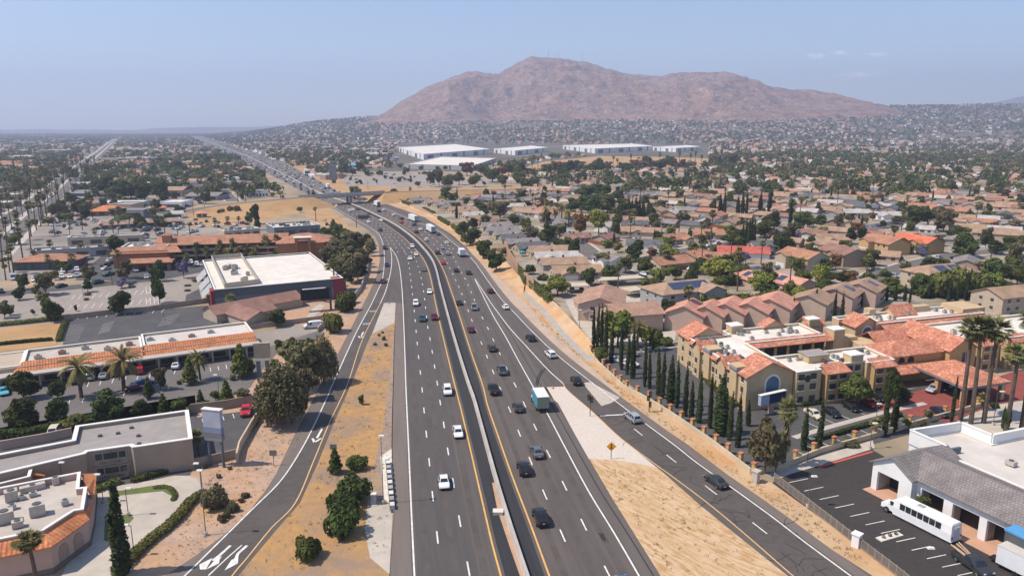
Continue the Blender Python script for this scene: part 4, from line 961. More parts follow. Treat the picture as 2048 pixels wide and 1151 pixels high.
t_pnk = MT("tile_pink", (0.500, 0.230, 0.167), (0.587, 0.287, 0.207), (0.650, 0.345, 0.253)); s_tan = MT("shingle_tan", (0.32, 0.205, 0.135), (0.365, 0.24, 0.16), (0.41, 0.28, 0.195), 3, 5, stripe=.2); s_brn = MT("shingle_brown", (0.24, 0.13, 0.1), (0.28, 0.155, 0.12), (0.31, 0.18, 0.145), 3, 5, stripe=.2)
s_gry = MT("shingle_grey", (0.200, 0.179, 0.170), (0.240, 0.213, 0.200), (0.280, 0.251, 0.233), 3, 5, stripe=.2); s_dk = MT("shingle_dark", (0.1, 0.1, 0.105), (0.13, 0.13, 0.135), (0.16, 0.16, 0.165), 3, 5, stripe=.2); s_lt = MT("shingle_pale", (0.400, 0.370, 0.347), (0.448, 0.413, 0.385), (0.496, 0.460, 0.431), 3, 5, stripe=.2)
t_gry = MT("tile_grey", (0.235, 0.205, 0.195), (0.26, 0.228, 0.218), (0.285, 0.25, 0.24), 2.2, 2.2, brick=0.5); t_sal = MT("tile_salmon", (0.35, 0.2, 0.14), (0.41, 0.245, 0.175), (0.46, 0.3, 0.22)); t_bright = MT("tile_bright", (0.558, 0.145, 0.072), (0.612, 0.170, 0.090), (0.666, 0.221, 0.126))
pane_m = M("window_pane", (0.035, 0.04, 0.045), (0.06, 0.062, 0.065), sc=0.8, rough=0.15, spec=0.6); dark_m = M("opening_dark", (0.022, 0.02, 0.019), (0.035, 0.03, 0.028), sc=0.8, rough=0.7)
metal_m = M("galvanised", (0.42, 0.42, 0.41), (0.35, 0.35, 0.34), sc=1.2, rough=0.55, metal=0.2); ac_m = M("roof_unit", (0.5, 0.44, 0.38), (0.42, 0.37, 0.32), sc=1.5); steel = M("steel_dark", (0.1, 0.105, 0.115), (0.085, 0.09, 0.1), sc=1.0, rough=0.6)
solar_m = M("solar_cell", (0.035, 0.05, 0.1), (0.05, 0.07, 0.13), sc=1.5, rough=0.2, spec=0.6); blue_pane = M("blue_pane", (0.1, 0.17, 0.24), (0.08, 0.14, 0.2), sc=0.3, rough=0.3)
def gable(mb, s0, s1, t0, t1, z, rise, axis, over=.5, th_=.16):
    """chevron roof slab, ridge along 's' or 't'"""
    def P(a, b, zz): return (a, b, zz) if axis == 's' else (b, a, zz)
    if axis == 's': a0, a1, b0, b1 = s0 - over, s1 + over, t0, t1
    else: a0, a1, b0, b1 = t0 - over, t1 + over, s0, s1
    m = (b0 + b1) / 2; k = rise / (m - b0); e0, e1 = b0 - over, b1 + over; ze = z - over * k
    prof = [(e0, ze + .02), (e0, ze + th_), (m, z + rise + th_), (e1, ze + th_), (e1, ze + .02), (m, z + rise + .02)]
    A = [mb.pt(P(a0, b, zz)) for b, zz in prof]; B = [mb.pt(P(a1, b, zz)) for b, zz in prof]
    for i in range(6): j = (i + 1) % 6; mb.f.append([A[i], A[j], B[j], B[i]])
    for q in (A, B): mb.f.append([q[0], q[1], q[2], q[5]]); mb.f.append([q[5], q[2], q[3], q[4]])
def gwall(mb, s0, s1, t0, t1, z, rise, axis, z0=0.0):
    def P(a, b, zz): return (a, b, zz) if axis == 's' else (b, a, zz)
    a0, a1, b0, b1 = (s0, s1, t0, t1) if axis == 's' else (t0, t1, s0, s1)
    m = (b0 + b1) / 2; prof = [(b0, z0), (b0, z), (m, z + rise), (b1, z), (b1, z0)]
    A = [mb.pt(P(a0, b, zz)) for b, zz in prof]; B = [mb.pt(P(a1, b, zz)) for b, zz in prof]
    for i in range(5): j = (i + 1) % 5; mb.f.append([A[i], A[j], B[j], B[i]])
    mb.f.append(A); mb.f.append(B[::-1])
def hip(mb, s0, s1, t0, t1, z, rise, over=.5):
    s0, s1, t0, t1 = s0 - over, s1 + over, t0 - over, t1 + over; w, d = s1 - s0, t1 - t0
    if w >= d: r0, r1 = (s0 + d / 2, (t0 + t1) / 2), (s1 - d / 2, (t0 + t1) / 2)
    else: r0, r1 = ((s0 + s1) / 2, t0 + w / 2), ((s0 + s1) / 2, t1 - w / 2)
    b = [(s0, t0), (s1, t0), (s1, t1), (s0, t1)]
    lo = [mb.pt((*p, z - .15)) for p in b]; hi = [mb.pt((*p, z)) for p in b]; R0, R1 = mb.pt((*r0, z + rise)), mb.pt((*r1, z + rise))
    mb.f.append(lo[::-1])
    for i in range(4): j = (i + 1) % 4; mb.f.append([lo[i], lo[j], hi[j], hi[i]])
    if w >= d: mb.f += [[hi[0], hi[1], R1, R0], [hi[1], hi[2], R1], [hi[2], hi[3], R0, R1], [hi[3], hi[0], R0]]
    else: mb.f += [[hi[0], hi[1], R0], [hi[1], hi[2], R1, R0], [hi[2], hi[3], R1], [hi[3], hi[0], R0, R1]]
def slab(mb, a, b, c, d, th_=.15):
    """sloping slab: top corners a b c d"""
    mb.hexa([(p[0], p[1], p[2] - th_) for p in (a, b, c, d)], [a, b, c, d])
def inset(pts, w):
    P = [Vector(p) for p in pts]; n = len(P); area = sum(P[i].x * P[(i + 1) % n].y - P[(i + 1) % n].x * P[i].y for i in range(n)); sg = 1 if area > 0 else -1
    out = []
    for i in range(n):
        d0 = (P[i] - P[i - 1]).normalized(); d1 = (P[(i + 1) % n] - P[i]).normalized(); n0 = Vector((-d0.y, d0.x)) * sg; n1 = Vector((-d1.y, d1.x)) * sg
        b = (n0 + n1); k = b.dot(n0); out.append(P[i] + b * (w / max(k, .3)))
    return out
def flat(parent, pts, h, wall, cap, roof, par=.7, pw=.35, fr=None, z0=0.0, capo=.06):
    """flat roofed block: wall ring up to the parapet, cap ring and roof deck"""
    n = len(pts); I = inset(pts, pw); mb = MB(fr)
    for i in range(n):
        j = (i + 1) % n; a, b, c, d = pts[i], pts[j], I[j], I[i]
        mb.face((*a[:2], z0), (*b[:2], z0), (*b[:2], h), (*a[:2], h)); mb.face((*d, h - par), (*c, h - par), (*c, h), (*d, h))
    mb.build("wall", wall, parent)
    O = inset(pts, -capo); I2 = inset(pts, pw + capo); mb = MB(fr)
    for i in range(n):
        j = (i + 1) % n; mb.hexa([(*O[i], h), (*O[j], h), (*I2[j], h), (*I2[i], h)], [(*O[i], h + .14), (*O[j], h + .14), (*I2[j], h + .14), (*I2[i], h + .14)])
    mb.build("parapet_cap", cap, parent)
    mb = MB(fr); mb.face(*[(*p, h - par + .01) for p in I]); mb.build("roof", roof, parent)
UNITM = {}
def unit(parent, fr, s, t, z, w, d, h, mat=None):
    mb = MB(fr); mb.box(s, s + w, t, t + d, z + .15, z + h); mb.box(s + .1, s + w - .1, t + .1, t + d - .1, z, z + .15); u = mb.build("air_conditioner", mat or ac_m, parent)
    mb = MB(fr); c = fr.p(s + w / 2, t + d / 2) if fr else (s + w / 2, t + d / 2, 0); m2 = MB(); m2.tube((c[0], c[1], z + h), (c[0], c[1], z + h + .12), min(w, d) * .36, min(w, d) * .36, 10); m2.build("fan_grille", steel, u)
def windows(parent, fr, a, b, z, n, w, h, pane=None, sill=trim_w, inset_=0.0, phase=.5, frame=False):
    """n windows along the wall line a-b (local s,t); pane proud of the wall, sill under it"""
    A, Bv = Vector(a), Vector(b); d = (Bv - A); L = d.length; d.normalize(); nn = Vector((-d.y, d.x))
    for i in range(n):
        c = A + d * L * (i + phase) / n
        def bx(x0, x1, z0, z1, t_):
            mb = MB(fr); q = [c + d * x0 - nn * t_, c + d * x1 - nn * t_, c + d * x1 + nn * t_, c + d * x0 + nn * t_]
            mb.prism([tuple(v) for v in q], z0, z1); return mb
        o = bx(-w / 2, w / 2, z, z + h, .06).build("window", pane or pane_m, parent)
        if sill: bx(-w / 2 - .12, w / 2 + .12, z - .16, z - .003, .14).build("sill", sill, o)
        if frame: bx(-.05, .05, z + .01, z + h - .01, .09).build("mullion", trim_w, o)
def doorlike(parent, name, fr, a, b, z0, z1, mat, t_=.07):
    A, Bv = Vector(a), Vector(b); d = (Bv - A).normalized(); nn = Vector((-d.y, d.x)); mb = MB(fr)
    mb.prism([tuple(v) for v in (A - nn * t_, Bv - nn * t_, Bv + nn * t_, A + nn * t_)], z0, z1); return mb.build(name, mat, parent)
def arch(parent, name, fr, c, d, w, zb, h, mat, t_, ring=None):
    """arched panel centred at local c along direction d"""
    d = Vector(d).normalized(); nn = Vector((-d.y, d.x)); C = Vector(c); r = w / 2; prof = [(-r, zb), (r, zb)] + [(r * math.cos(k * math.pi / 12), zb + h - r + r * math.sin(k * math.pi / 12)) for k in range(13)]
    mb = MB(fr); A = [mb.pt((*(C + d * x - nn * t_), z)) for x, z in prof]; B = [mb.pt((*(C + d * x + nn * t_), z)) for x, z in prof]
    for i in range(len(A)): j = (i + 1) % len(A); mb.f.append([A[i], A[j], B[j], B[i]])
    mb.f.append(A[::-1]); mb.f.append(B); return mb.build(name, mat, parent)
def base_thing(name, label, cat, fr, s, t, group=None):
    p = fr.p(s, t); return thing(name, label, cat, (p[0], p[1], 0), 0, group)
def edge_frame(P, Q, z):
    O, A = at(*P, z), at(*Q, z); e = (A - O).normalized(); n = Vector((-e.y, e.x))
    if n.y < 0: n = -n
    return Fr(O, A, O + n), (A - O).length
# ---------------------------------------------------------------- the hotel by the on-ramp
hf = Fr(at(1495, 752, 7.6), at(1586, 741, 7.6), at(1357, 662, 7.6))
hotel = base_thing("hotel", "cream three storey hotel with red tile roofs and white flat roofs behind the cypress row", "hotel", hf, 20, 12)
land("the red tiled hotel", *hf.p(20, 8)[:2])
def hwall(*a, mat=cream, z=7.4): mb = MB(hf); mb.box(*a, 0, z); return mb.build("wall", mat, hotel)
flat(hotel, [(0, 6), (11.5, 6), (11.5, 20), (34, 20), (34, 31.5), (11, 31.5), (11, 28), (0, 28)], 7.6, cream, trim_w, roof_w, par=.5, fr=hf)
flat(hotel, [(11.4, -1.2), (17.6, -1.2), (17.6, .4), (30, .4), (30, -.6), (37.5, -.6), (37.5, 9.5), (11.6, 9.5)], 7.55, cream, trim_w, roof_w, par=.5, fr=hf)
def hgable(s0, s1, t0, t1, z, rise, axis, over=.55, wm=cream, rm=t_red):
    mb = MB(hf); gwall(mb, s0, s1, t0, t1, z, rise, axis); mb.build("wall", wm, hotel)
    mb = MB(hf); gable(mb, s0, s1, t0, t1, z, rise, axis, over); mb.build("tile_roof", rm, hotel)
hgable(-.05, 11.3, -.05, 6.2, 7.5, 2.5, 't'); hgable(-.05, 9.5, 28, 34.6, 7.5, 2.4, 't')
arch(hotel, "arch_surround", hf, (6.2, -.05), (1, 0), 3.9, 2.8, 4.6, trim_w, .1); arch(hotel, "arch_window", hf, (6.2, -.05), (1, 0), 3.1, 2.9, 4.1, blue_pane, .16)
for t in (22.5, 10.2): hgable(-.7, 3.2, t - 1.7, t + 1.7, 7.3, 1.3, 's', .45)
for t in (17.6, 5.0):
    hwall(-.6, 2.6, t - 1.5, t + 1.5, z=8.2); mb = MB(hf); mb.box(-.8, 2.8, t - 1.7, t + 1.7, 7.6, 8.0); mb.build("cornice", blue_t, hotel); mb = MB(hf); mb.box(-.7, 2.7, t - 1.6, t + 1.6, 8.2, 8.45); mb.build("tower_cap", cream, hotel)
for a, b in ((19.3, 20.6), (24.4, 27.8), (12, 16), (6.6, 8.4)):
    mb = MB(hf); slab(mb, (-.8, a, 6.9), (-.8, b, 6.9), (1.4, b, 7.9), (1.4, a, 7.9)); mb.build("tile_roof", t_red, hotel)
for z in (.9, 3.5, 5.75):
    for t in (1.8, 7.6, 13.2, 15.0, 19.9, 25.2, 27.2, 31.4): windows(hotel, hf, (-.02, t - .6), (-.02, t + .6), z, 1, 1.1, 1.25)
    for t in (22.5, 10.2): windows(hotel, hf, (-.72, t - .6), (-.72, t + .6), z - .1, 1, 1.1, 1.25) if z < 5 else None
    for s in (12.6, 15.6): windows(hotel, hf, (s - .8, -1.22), (s + .8, -1.22), z, 1, 1.5, 1.3)
    windows(hotel, hf, (25.2, .38), (29.4, .38), z, 2, 1.4, 1.3)
for s0 in (18.6, 31.0):                                       # projecting bays with tile caps
    hwall(s0, s0 + 5.6, -2.0, .6, mat=ochre, z=6.9); mb = MB(hf); slab(mb, (s0 - .4, -2.6, 6.9), (s0 + 6.0, -2.6, 6.9), (s0 + 5.6, .8, 8.1), (s0, .8, 8.1), .25); mb.build("tile_roof", t_red, hotel)
    for z in (.9, 3.3, 5.4): windows(hotel, hf, (s0 + .3, -2.02), (s0 + 5.3, -2.02), z, 2, 1.6, 1.2)
mb = MB(hf); mb.tube(hf.p(0, 0) if False else (14.2, -1.35, 6.0), (14.2, -1.1, 6.0), .75, .75, 16); mb.build("round_window", pane_m, hotel)
for s0, t0 in ((26.5, .5), (35.4, 18.5), (35.2, 28.6), (12.5, 29.4)):
    hwall(s0, s0 + 3.2, t0, t0 + 3, z=9.0); mb = MB(hf); mb.box(s0 - .15, s0 + 3.35, t0 - .15, t0 + 3.15, 9.0, 9.3); mb.build("cornice", trim_w, hotel)
mb = MB(hf); slab(mb, (11.6, 18.2, 6.8), (35.5, 18.2, 6.8), (35.5, 21.2, 7.95), (11.6, 21.2, 7.95), .2); mb.build("tile_roof", t_red, hotel)
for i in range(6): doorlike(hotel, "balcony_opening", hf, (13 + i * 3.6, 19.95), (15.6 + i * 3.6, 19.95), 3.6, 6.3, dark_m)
hgable(23, 29, 31, 33.5, 7.7, 1.5, 't'); hgable(35, 40, 29, 33, 7.6, 1.6, 's')
mb = MB(hf); mb.box(18, 23.5, 4.2, 8.2, 7.1, 8.6); mb.build("stair_house", cream, hotel); mb = MB(hf); mb.box(17.8, 23.7, 4.0, 8.4, 8.6, 8.75); mb.build("stair_roof", roof_g, hotel)
rr = random.Random(3)
for i in range(17): unit(hotel, hf, 2.9 + rr.uniform(0, 2.6), 6.5 + i * 1.25, 7.12, .8, .7, .8, [steel, metal_m, ac_m][i % 3])
for i in range(12): unit(hotel, hf, 13 + rr.uniform(0, 17), 22.5 + rr.uniform(0, 6.5), 7.12, .95, .85, .75, [metal_m, ac_m][i % 2])
for i in range(14): unit(hotel, hf, 13 + rr.uniform(0, 22), 1 + rr.uniform(0, 6.5), 7.07, .85, .75, .7, [metal_m, ac_m, steel][i % 3])
# rear wing with the second arched window, lobby and porte-cochere
flat(hotel, [(53, 24), (90, 24), (90, 33.5), (46, 33.5), (46, 30.5), (53, 30.5)], 7.8, cream, trim_w, roof_w, par=.5, fr=hf)
hgable(47, 54.5, 24.8, 30.4, 7.4, 2.1, 't'); arch(hotel, "arch_surround", hf, (50.7, 24.75), (1, 0), 3.6, 3.0, 4.4, trim_w, .1); arch(hotel, "arch_window", hf, (50.7, 24.75), (1, 0), 2.8, 3.1, 3.9, blue_pane, .16)
mb = MB(hf); slab(mb, (54.3, 22.0, 6.7), (90, 22.0, 6.7), (90, 25.4, 8.05), (54.3, 25.4, 8.05), .2); mb.build("tile_roof", t_red, hotel)
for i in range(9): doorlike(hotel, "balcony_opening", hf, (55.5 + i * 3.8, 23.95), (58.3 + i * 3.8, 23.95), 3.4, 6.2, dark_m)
hgable(64, 71, 30, 35, 7.8, 2.0, 's')
for a in ((37, 43, 19, 22, 6.8), (84, 92, 26, 34, 8.8), (58, 60, 33, 35.5, 9), (72, 78, 32, 34, 8.9)): hwall(*a[:4], z=a[4])
for i in range(13): unit(hotel, hf, 56 + rr.uniform(0, 30), 26.5 + rr.uniform(0, 5), 7.32, 1.0, .9, .8, [metal_m, ac_m][i % 2])
hwall(41, 57, 4.5, 14, mat=ochre, z=6.3)
mb = MB(hf); hip(mb, 41, 57.5, 4.5, 13.5, 6.3, 2.2, .6); mb.build("tile_roof", t_red, hotel)
hgable(56.5, 64.5, 2.6, 20, 6.9, 2.4, 't', .5, ochre); hwall(41, 52, 14, 21, z=5.9)
mb = MB(hf); gable(mb, 46, 56, 15.5, 21.5, 6.0, 1.8, 's', .5); mb.build("tile_roof", t_red, hotel)
for z in (1.6, 4.3):
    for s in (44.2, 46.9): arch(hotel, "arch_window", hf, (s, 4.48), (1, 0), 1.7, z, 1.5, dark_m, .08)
windows(hotel, hf, (60.2, 2.58), (62.6, 2.58), 3.6, 1, 1.7, 2.4, frame=True)
mb = MB(hf); slab(mb, (39.5, .6, 3.3), (48, .6, 3.3), (48, 4.6, 4.6), (39.5, 4.6, 4.6), .22); mb.build("tile_roof", t_red, hotel)
mb = MB(hf); hip(mb, 46.5, 58.5, -12, 3.0, 4.3, 2.4, .5); mb.build("canopy_roof", t_red, hotel)
mb = MB(hf); mb.box(46.1, 58.9, -12.4, 3.4, 3.75, 4.14); mb.build("canopy_fascia", blue_t, hotel)
for s, t in ((47.2, -11.3), (57.8, -11.3), (47.2, -4), (57.8, -4)): mb = MB(hf); mb.box(s - .5, s + .5, t - .5, t + .5, 0, 3.76); mb.build("canopy_column", ochre, hotel)
flat(hotel, [(62, 6), (76, 6), (76, 4), (84, 4), (84, 3), (100, 3), (100, 20), (62, 20)], 7.7, cream, trim_w, roof_w, par=.5, fr=hf)
for s0 in (67, 77, 87): 
    hwall(s0, s0 + 5.4, 1.4 if s0 > 80 else 3.0, 6.2, mat=ochre, z=6.9); t0 = .8 if s0 > 80 else 2.4; mb = MB(hf); slab(mb, (s0 - .4, t0, 6.9), (s0 + 5.8, t0, 6.9), (s0 + 5.4, t0 + 3.2, 8.1), (s0, t0 + 3.2, 8.1), .25); mb.build("tile_roof", t_red, hotel)
    for z in (.9, 3.3, 5.4): windows(hotel, hf, (s0 + .3, t0 + .56), (s0 + 5.1, t0 + .56), z, 2, 1.5, 1.2)
for i in range(10): unit(hotel, hf, 66 + rr.uniform(0, 30), 8 + rr.uniform(0, 9), 7.22, 1.2, 1.0, 1.1, [metal_m, ac_m][i % 2])
OCC += [(hf.p(s, t)[0], hf.p(s, t)[1], 12) for s in range(0, 100, 10) for t in (5, 15, 25)]
# hotel sign on its post
sg = thing("hotel_sign", "blank blue and pale sign panel on a post before the arched hotel gable", "sign", (*at(1541, 826), 0)); e = Fr(at(1541, 826), at(1600, 812))
mb = MB(e); mb.box(-3.3, 3.6, -.35, .35, 2.3, 4.4); p_ = mb.build("panel", M("sign_navy", (.02, .035, .09)), sg)
mb = MB(e); mb.box(-3.34, -1.0, -.38, .38, 2.29, 4.38); mb.build("pale_panel", M("sign_pale", (.36, .42, .52)), p_)
mb = MB(e); mb.box(-3.45, 3.75, -.45, .45, 4.4, 4.52); mb.build("sign_cap", trim_w, p_); mb = MB(e); mb.box(-.5, .5, -.3, .3, 0, 2.3); mb.build("post", tan_w, sg)
# ---------------------------------------------------------------- walls and fences by the hotel
wall_t = M("wall_tan", (0.6, 0.48, 0.33), (0.5, 0.4, 0.28), sc=0.25, c3=(0.42, 0.35, 0.27), sc3=0.2, w3=0.4)
def wall(px, h, w, mat, label, z0=-.1, name="boundary_wall", n=30):
    pts = resamp(wl(px), n) if n else wl(px); mb = MB(); seg_wall(mb, pts, w, z0, h); return tag(mb.build(name, mat), label, "wall")
HW = [(1178, 706), (1196, 730), (1249, 780), (1295, 803), (1341, 832), (1417, 884), (1501, 948)]
wall(HW, 1.1, .35, wall_t, "long tan retaining wall beside the on-ramp below the cypress row")
HW2 = [(1501, 948), (1560, 940), (1640, 906), (1760, 872), (1826, 852), (1960, 815)]
wall(HW2, 1.1, .35, wall_t, "tan boundary wall between the hotel car park and the white garage")
pil_a = M("pillar_ochre", (0.58, 0.36, 0.13), (0.5, 0.31, 0.12), sc=1); pil_b = M("pillar_cap", (0.5, 0.2, 0.12), (0.42, 0.17, 0.1), sc=1)
pb = MB(); pb.box(-.3, .3, -.3, .3, 0, 1.9); pbm = pb.mesh("pillar", pil_a); pc = MB(); pc.box(-.4, .4, -.4, .4, 1.9, 2.15); pcm = pc.mesh("pillar_cap", pil_b)
ordw = ["first", "second", "third", "fourth", "fifth", "sixth", "seventh", "eighth", "ninth", "tenth", "eleventh", "twelfth", "thirteenth", "fourteenth", "fifteenth", "sixteenth", "seventeenth", "eighteenth", "nineteenth", "twentieth", "twenty-first", "twenty-second", "twenty-third", "twenty-fourth"]
for nm, pl, n, sd in (("on-ramp", HW, 19, .62), ("garage", HW2, 13, .62)):
    P = offsets(resamp(wl(pl), n), sd)
    for i, p in enumerate(P[1:] if nm == "garage" else P):
        t = thing("fence_pillar", f"{ordw[i]} ochre pillar from the {'far end of the on-ramp wall' if nm == 'on-ramp' else 'dark leafy tree on the garage side wall'}", "pillar", (p.x, p.y, .0), .6, "red capped pillars along the hotel walls")
        link("shaft", pbm, t); link("cap", pcm, t)
wall([(1009, 502), (1019, 526), (1036, 550)], 5.2, .3, M("wall_brown", (0.42, 0.27, 0.18), (0.36, 0.23, 0.16), sc=.4), "tall brown sound wall panel nearest the house with the blue parasol", n=8)
wall([(1048, 570), (1064, 584), (1068, 588)], 5.0, .3, M("wall_brown", (0.42, 0.27, 0.18)), "tall brown sound wall panel between the ivy column and the ivy hedge", n=6)
wall([(1080, 596), (1112, 622), (1178, 690), (1182, 702)], 1.8, .3, wall_t, "pale block wall along the top of the bank beside the apartment drive")
wall([(785, 399), (830, 417), (872, 436), (942, 476), (985, 506), (1009, 504)], 2.0, .3, M("wall_mid", (0.45, 0.32, 0.22)), "long brown wall on top of the freeway bank below the first row of houses")
# railing in front of the garage car park
fn = thing("metal_fence", "thin dark metal railing between the garage car park and the on-ramp verge", "fence", (*at(1640, 1030), 0)); FP = resamp(wl([(1548, 962), (1640, 1034), (1722, 1098), (1800, 1158), (1850, 1200)]), 26)
mb = MB()
for a, b in zip(FP, FP[1:]):
    for z in (.15, 1.5): mb.tube((a.x, a.y, z), (b.x, b.y, z), .04, .04, 5)
rail_m = M("railing_taupe", (.34, .29, .24)); mb.build("rail", rail_m, fn)
pm = MB(); pm.tube((0, 0, 0), (0, 0, 1.65), .06, .06, 6); pmm = pm.mesh("post", rail_m)
for a in FP: o = link("post", pmm, fn); o.location = (a.x - fn.location.x, a.y - fn.location.y, 0)
mb = MB()
for a in resamp(FP, 330): mb.tube((a.x, a.y, .15), (a.x, a.y, 1.5), .026, .026, 4)
tag(mb.build("picket", rail_m, fn), kind="stuff")
for lb, px, py, sx, h, m in (("white painted gate pillar in the garage railing", 1712, 1092, .5, 1.9, white_w), ("pale utility cabinet at the end of the tan wall by the leafy tree", 1511, 964, .5, 2.0, conc)):
    p = at(px, py); t = thing("gate_pillar" if "pillar" in lb else "utility_cabinet", lb, "pillar" if "pillar" in lb else "cabinet", (p.x, p.y, 0), .7)
    mb = MB(); mb.box(-sx, sx, -sx, sx, 0, h); link("shaft", mb.mesh("shaft", m), t); mb = MB(); mb.box(-sx - .12, sx + .12, -sx - .12, sx + .12, h, h + .18); link("cap", mb.mesh("cap", m), t)
# ---------------------------------------------------------------- white garage
gf, gL = edge_frame((1741, 975), (2008, 1112), 0); gL = 30
gar = base_thing("garage_building", "white service garage with grey tile roof, dark bays and flat rear roof", "garage", gf, 10, 4); land("the white garage", *gf.p(10, 3)[:2])
mb = MB(gf)
bays = [(1.0, 4.8), (7.9, 11.5), (12.9, 16.9), (18.0, 20.9), (23, 27)]
z_e, GD = 4.7, 11.0
x = .0
for a, b in bays + [(gL, gL)]:
    y0 = 0.0 if x < 6 else 1.1
    if a > 7 and x < 6: mb.box(x, 7.0, 0, 1.6, 0, z_e); mb.box(7.0, a, 1.1, 1.6, 0, z_e)
    else: mb.box(x, a, y0, y0 + .5, 0, z_e)
    if b > a: mb.box(a, b, (0 if a < 6 else 1.1), (.5 if a < 6 else 1.6), 3.4, z_e)
    x = b
gwall(mb, 0, 7.0, 0, 11.8, z_e, 2.0, 't', z_e - .02); mb.box(0, .4, .5, GD, 0, z_e); mb.box(gL - .4, gL, 1.6, GD, 0, z_e)
mb.build("wall", white_w, gar)
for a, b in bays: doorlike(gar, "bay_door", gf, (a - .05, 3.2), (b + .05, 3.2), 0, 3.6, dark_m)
for a, b in bays: mb = MB(gf); mb.box(a - .25, a, .6 if a < 6 else 1.7, 3.2, 0, 3.6); mb.build("bay_wall", M("bay_grey", (.4, .37, .36)), gar)
mb = MB(gf); gable(mb, 0, 7.0, 0, 11.8, z_e, 2.0, 't', .5); mb.build("tile_roof", t_gry, gar)
mb = MB(gf); slab(mb, (3.5, .5, z_e - .1), (gL + .4, .5, z_e - .1), (gL + .4, 6.4, 6.88), (3.5, 6.4, 6.88), .2); mb.build("tile_roof", t_gry, gar)
mb = MB(gf); slab(mb, (3.5, 6.4, 6.88), (gL, 6.4, 6.88), (gL, 11.6, 5.0), (3.5, 11.6, 5.0), .2); mb.build("tile_roof", t_gry, gar)
pf = [tuple(at(*q, 6.6)) for q in ((1822, 858), (1921, 843), (1984, 869), (2070, 852), (2260, 905), (2300, 1060), (2170, 1030), (1893, 897))]
we = gf.inv(at(2070, 852, 6.8)); pw_ = [(4.0, 11.6), (-2.8, 12.0), (-1.5, 23.0), (4.3, 22.6), we, (we[0] + 20, we[1] - 6)]
flat(gar, [(-2.8, 12), (3, 11.6), (34, 11.0), (44, we[1] - 6), we, (4.3, 22.6), (-1.5, 23)], 5.15, white_w, trim_w, roof_p, par=.1, fr=gf)
for i_, (a, b) in enumerate(zip(pw_, pw_[1:])):
    mb = MB(gf); mb.seg(a, b, .4, 4.9 if i_ else 4.4, 6.75); mb.build("parapet_wall", white_w, gar); mb = MB(gf); mb.seg(a, b, .56, 6.75, 6.9); mb.build("parapet_cap", trim_w, gar)
mb = MB(gf); mb.seg((3.9, 11.6), (4.3, 14.6), .4, 5, 6.2); mb.build("screen_wall", slate_l, gar)
for q in ((10, 17), (16, 22), (22, 15)): unit(gar, gf, q[0], q[1], 5.16, 1.4, 1.0, .8)
mb = MB(gf); mb.box(-.2, gL, -1.6, 3.2, 0.03, .1); mb.build("apron", M("apron_salmon", (.55, .32, .22), (.48, .29, .2), sc=.6), gar)
mb = MB(gf); mb.box(22.0, 25, -1.6, .6, 1.6, 4.6); mb.build("bin_housing", steel, gar)
mb = MB(gf); mb.box(21.9, 25.1, -1.7, .7, 4.6, 4.9); mb.build("housing_cap", M("cap_blue", (.1, .33, .6)), gar)
p = gf.p(9.2, .2); plant('M', p[0], p[1], 3.2, 2.6, occ=False)
# ---------------------------------------------------------------- shuttle bus, work pickup, trailer
bus = thing("shuttle_bus", "white shuttle bus with a row of dark side windows parked before the garage", "bus", (*at(1836, 1048), .06), 0)
bf = Fr((0, 0), (1, 0)); d_ = (at(1884, 1070) - at(1788, 1022)).normalized(); bus.rotation_euler = (0, 0, math.atan2(-d_.y, -d_.x)); bus_w = paint("bus_white", (.8, .8, .8), rough=.3)
def bpart(nm, fn, mat, par=bus): mb = MB(); fn(mb); return link(nm, mb.mesh(nm, mat), par)
def bb(mb):
    L0, L1 = -5.6, 3.4
    mb.hexa([(L0, -1.2, .45), (L1, -1.2, .45), (L1, 1.2, .45), (L0, 1.2, .45)], [(L0, -1.22, 1.5), (L1, -1.22, 1.5), (L1, 1.22, 1.5), (L0, 1.22, 1.5)])
    mb.hexa([(L0, -1.22, 1.5), (L1, -1.22, 1.5), (L1, 1.22, 1.5), (L0, 1.22, 1.5)], [(L0 + .1, -1.1, 2.75), (L1 - .2, -1.1, 2.75), (L1 - .2, 1.1, 2.75), (L0 + .1, 1.1, 2.75)])
    mb.hexa([(L0 + .1, -1.1, 2.75), (L1 - .2, -1.1, 2.75), (L1 - .2, 1.1, 2.75), (L0 + .1, 1.1, 2.75)], [(L0 + .2, -.9, 2.95), (L1 - .5, -.9, 2.95), (L1 - .5, .9, 2.95), (L0 + .2, .9, 2.95)])
    mb.hexa([(L1, -1.0, .5), (5.6, -.85, .5), (5.6, .85, .5), (L1, 1.0, .5)], [(L1, -1.0, 1.5), (5.45, -.8, 1.25), (5.45, .8, 1.25), (L1, 1.0, 1.5)])
    mb.hexa([(L1, -1.0, 1.5), (4.4, -.95, 1.38), (4.4, .95, 1.38), (L1, 1.0, 1.5)], [(L1 - .1, -.95, 2.35), (3.75, -.85, 2.3), (3.75, .85, 2.3), (L1 - .1, .95, 2.35)])
body_ = bpart("body", bb, bus_w)
for i in range(7):
    for s in (-1, 1): bpart("window", lambda mb: mb.box(1.9 - i * .92 - .39, 1.9 - i * .92 + .39, s * 1.19 - .06, s * 1.19 + .06, 1.6, 2.5), glass_v)
for s in (-1, 1): bpart("door_window", lambda mb: mb.box(3.3, 4.0, s * .98 - .05, s * .98 + .05, 1.5, 2.1), glass_v)
bpart("windscreen", lambda mb: slab(mb, (4.43, -.85, 1.45), (4.43, .85, 1.45), (3.82, .78, 2.25), (3.82, -.78, 2.25), .03), glass_v)
bpart("roof_hatch", lambda mb: mb.box(-.6, .3, -.35, .35, 2.96, 3.06), metal_m)
bpart("rear_door", lambda mb: mb.box(-5.66, -5.6, -.55, .55, .6, 2.4), M("bus_door", (.66, .66, .7)))
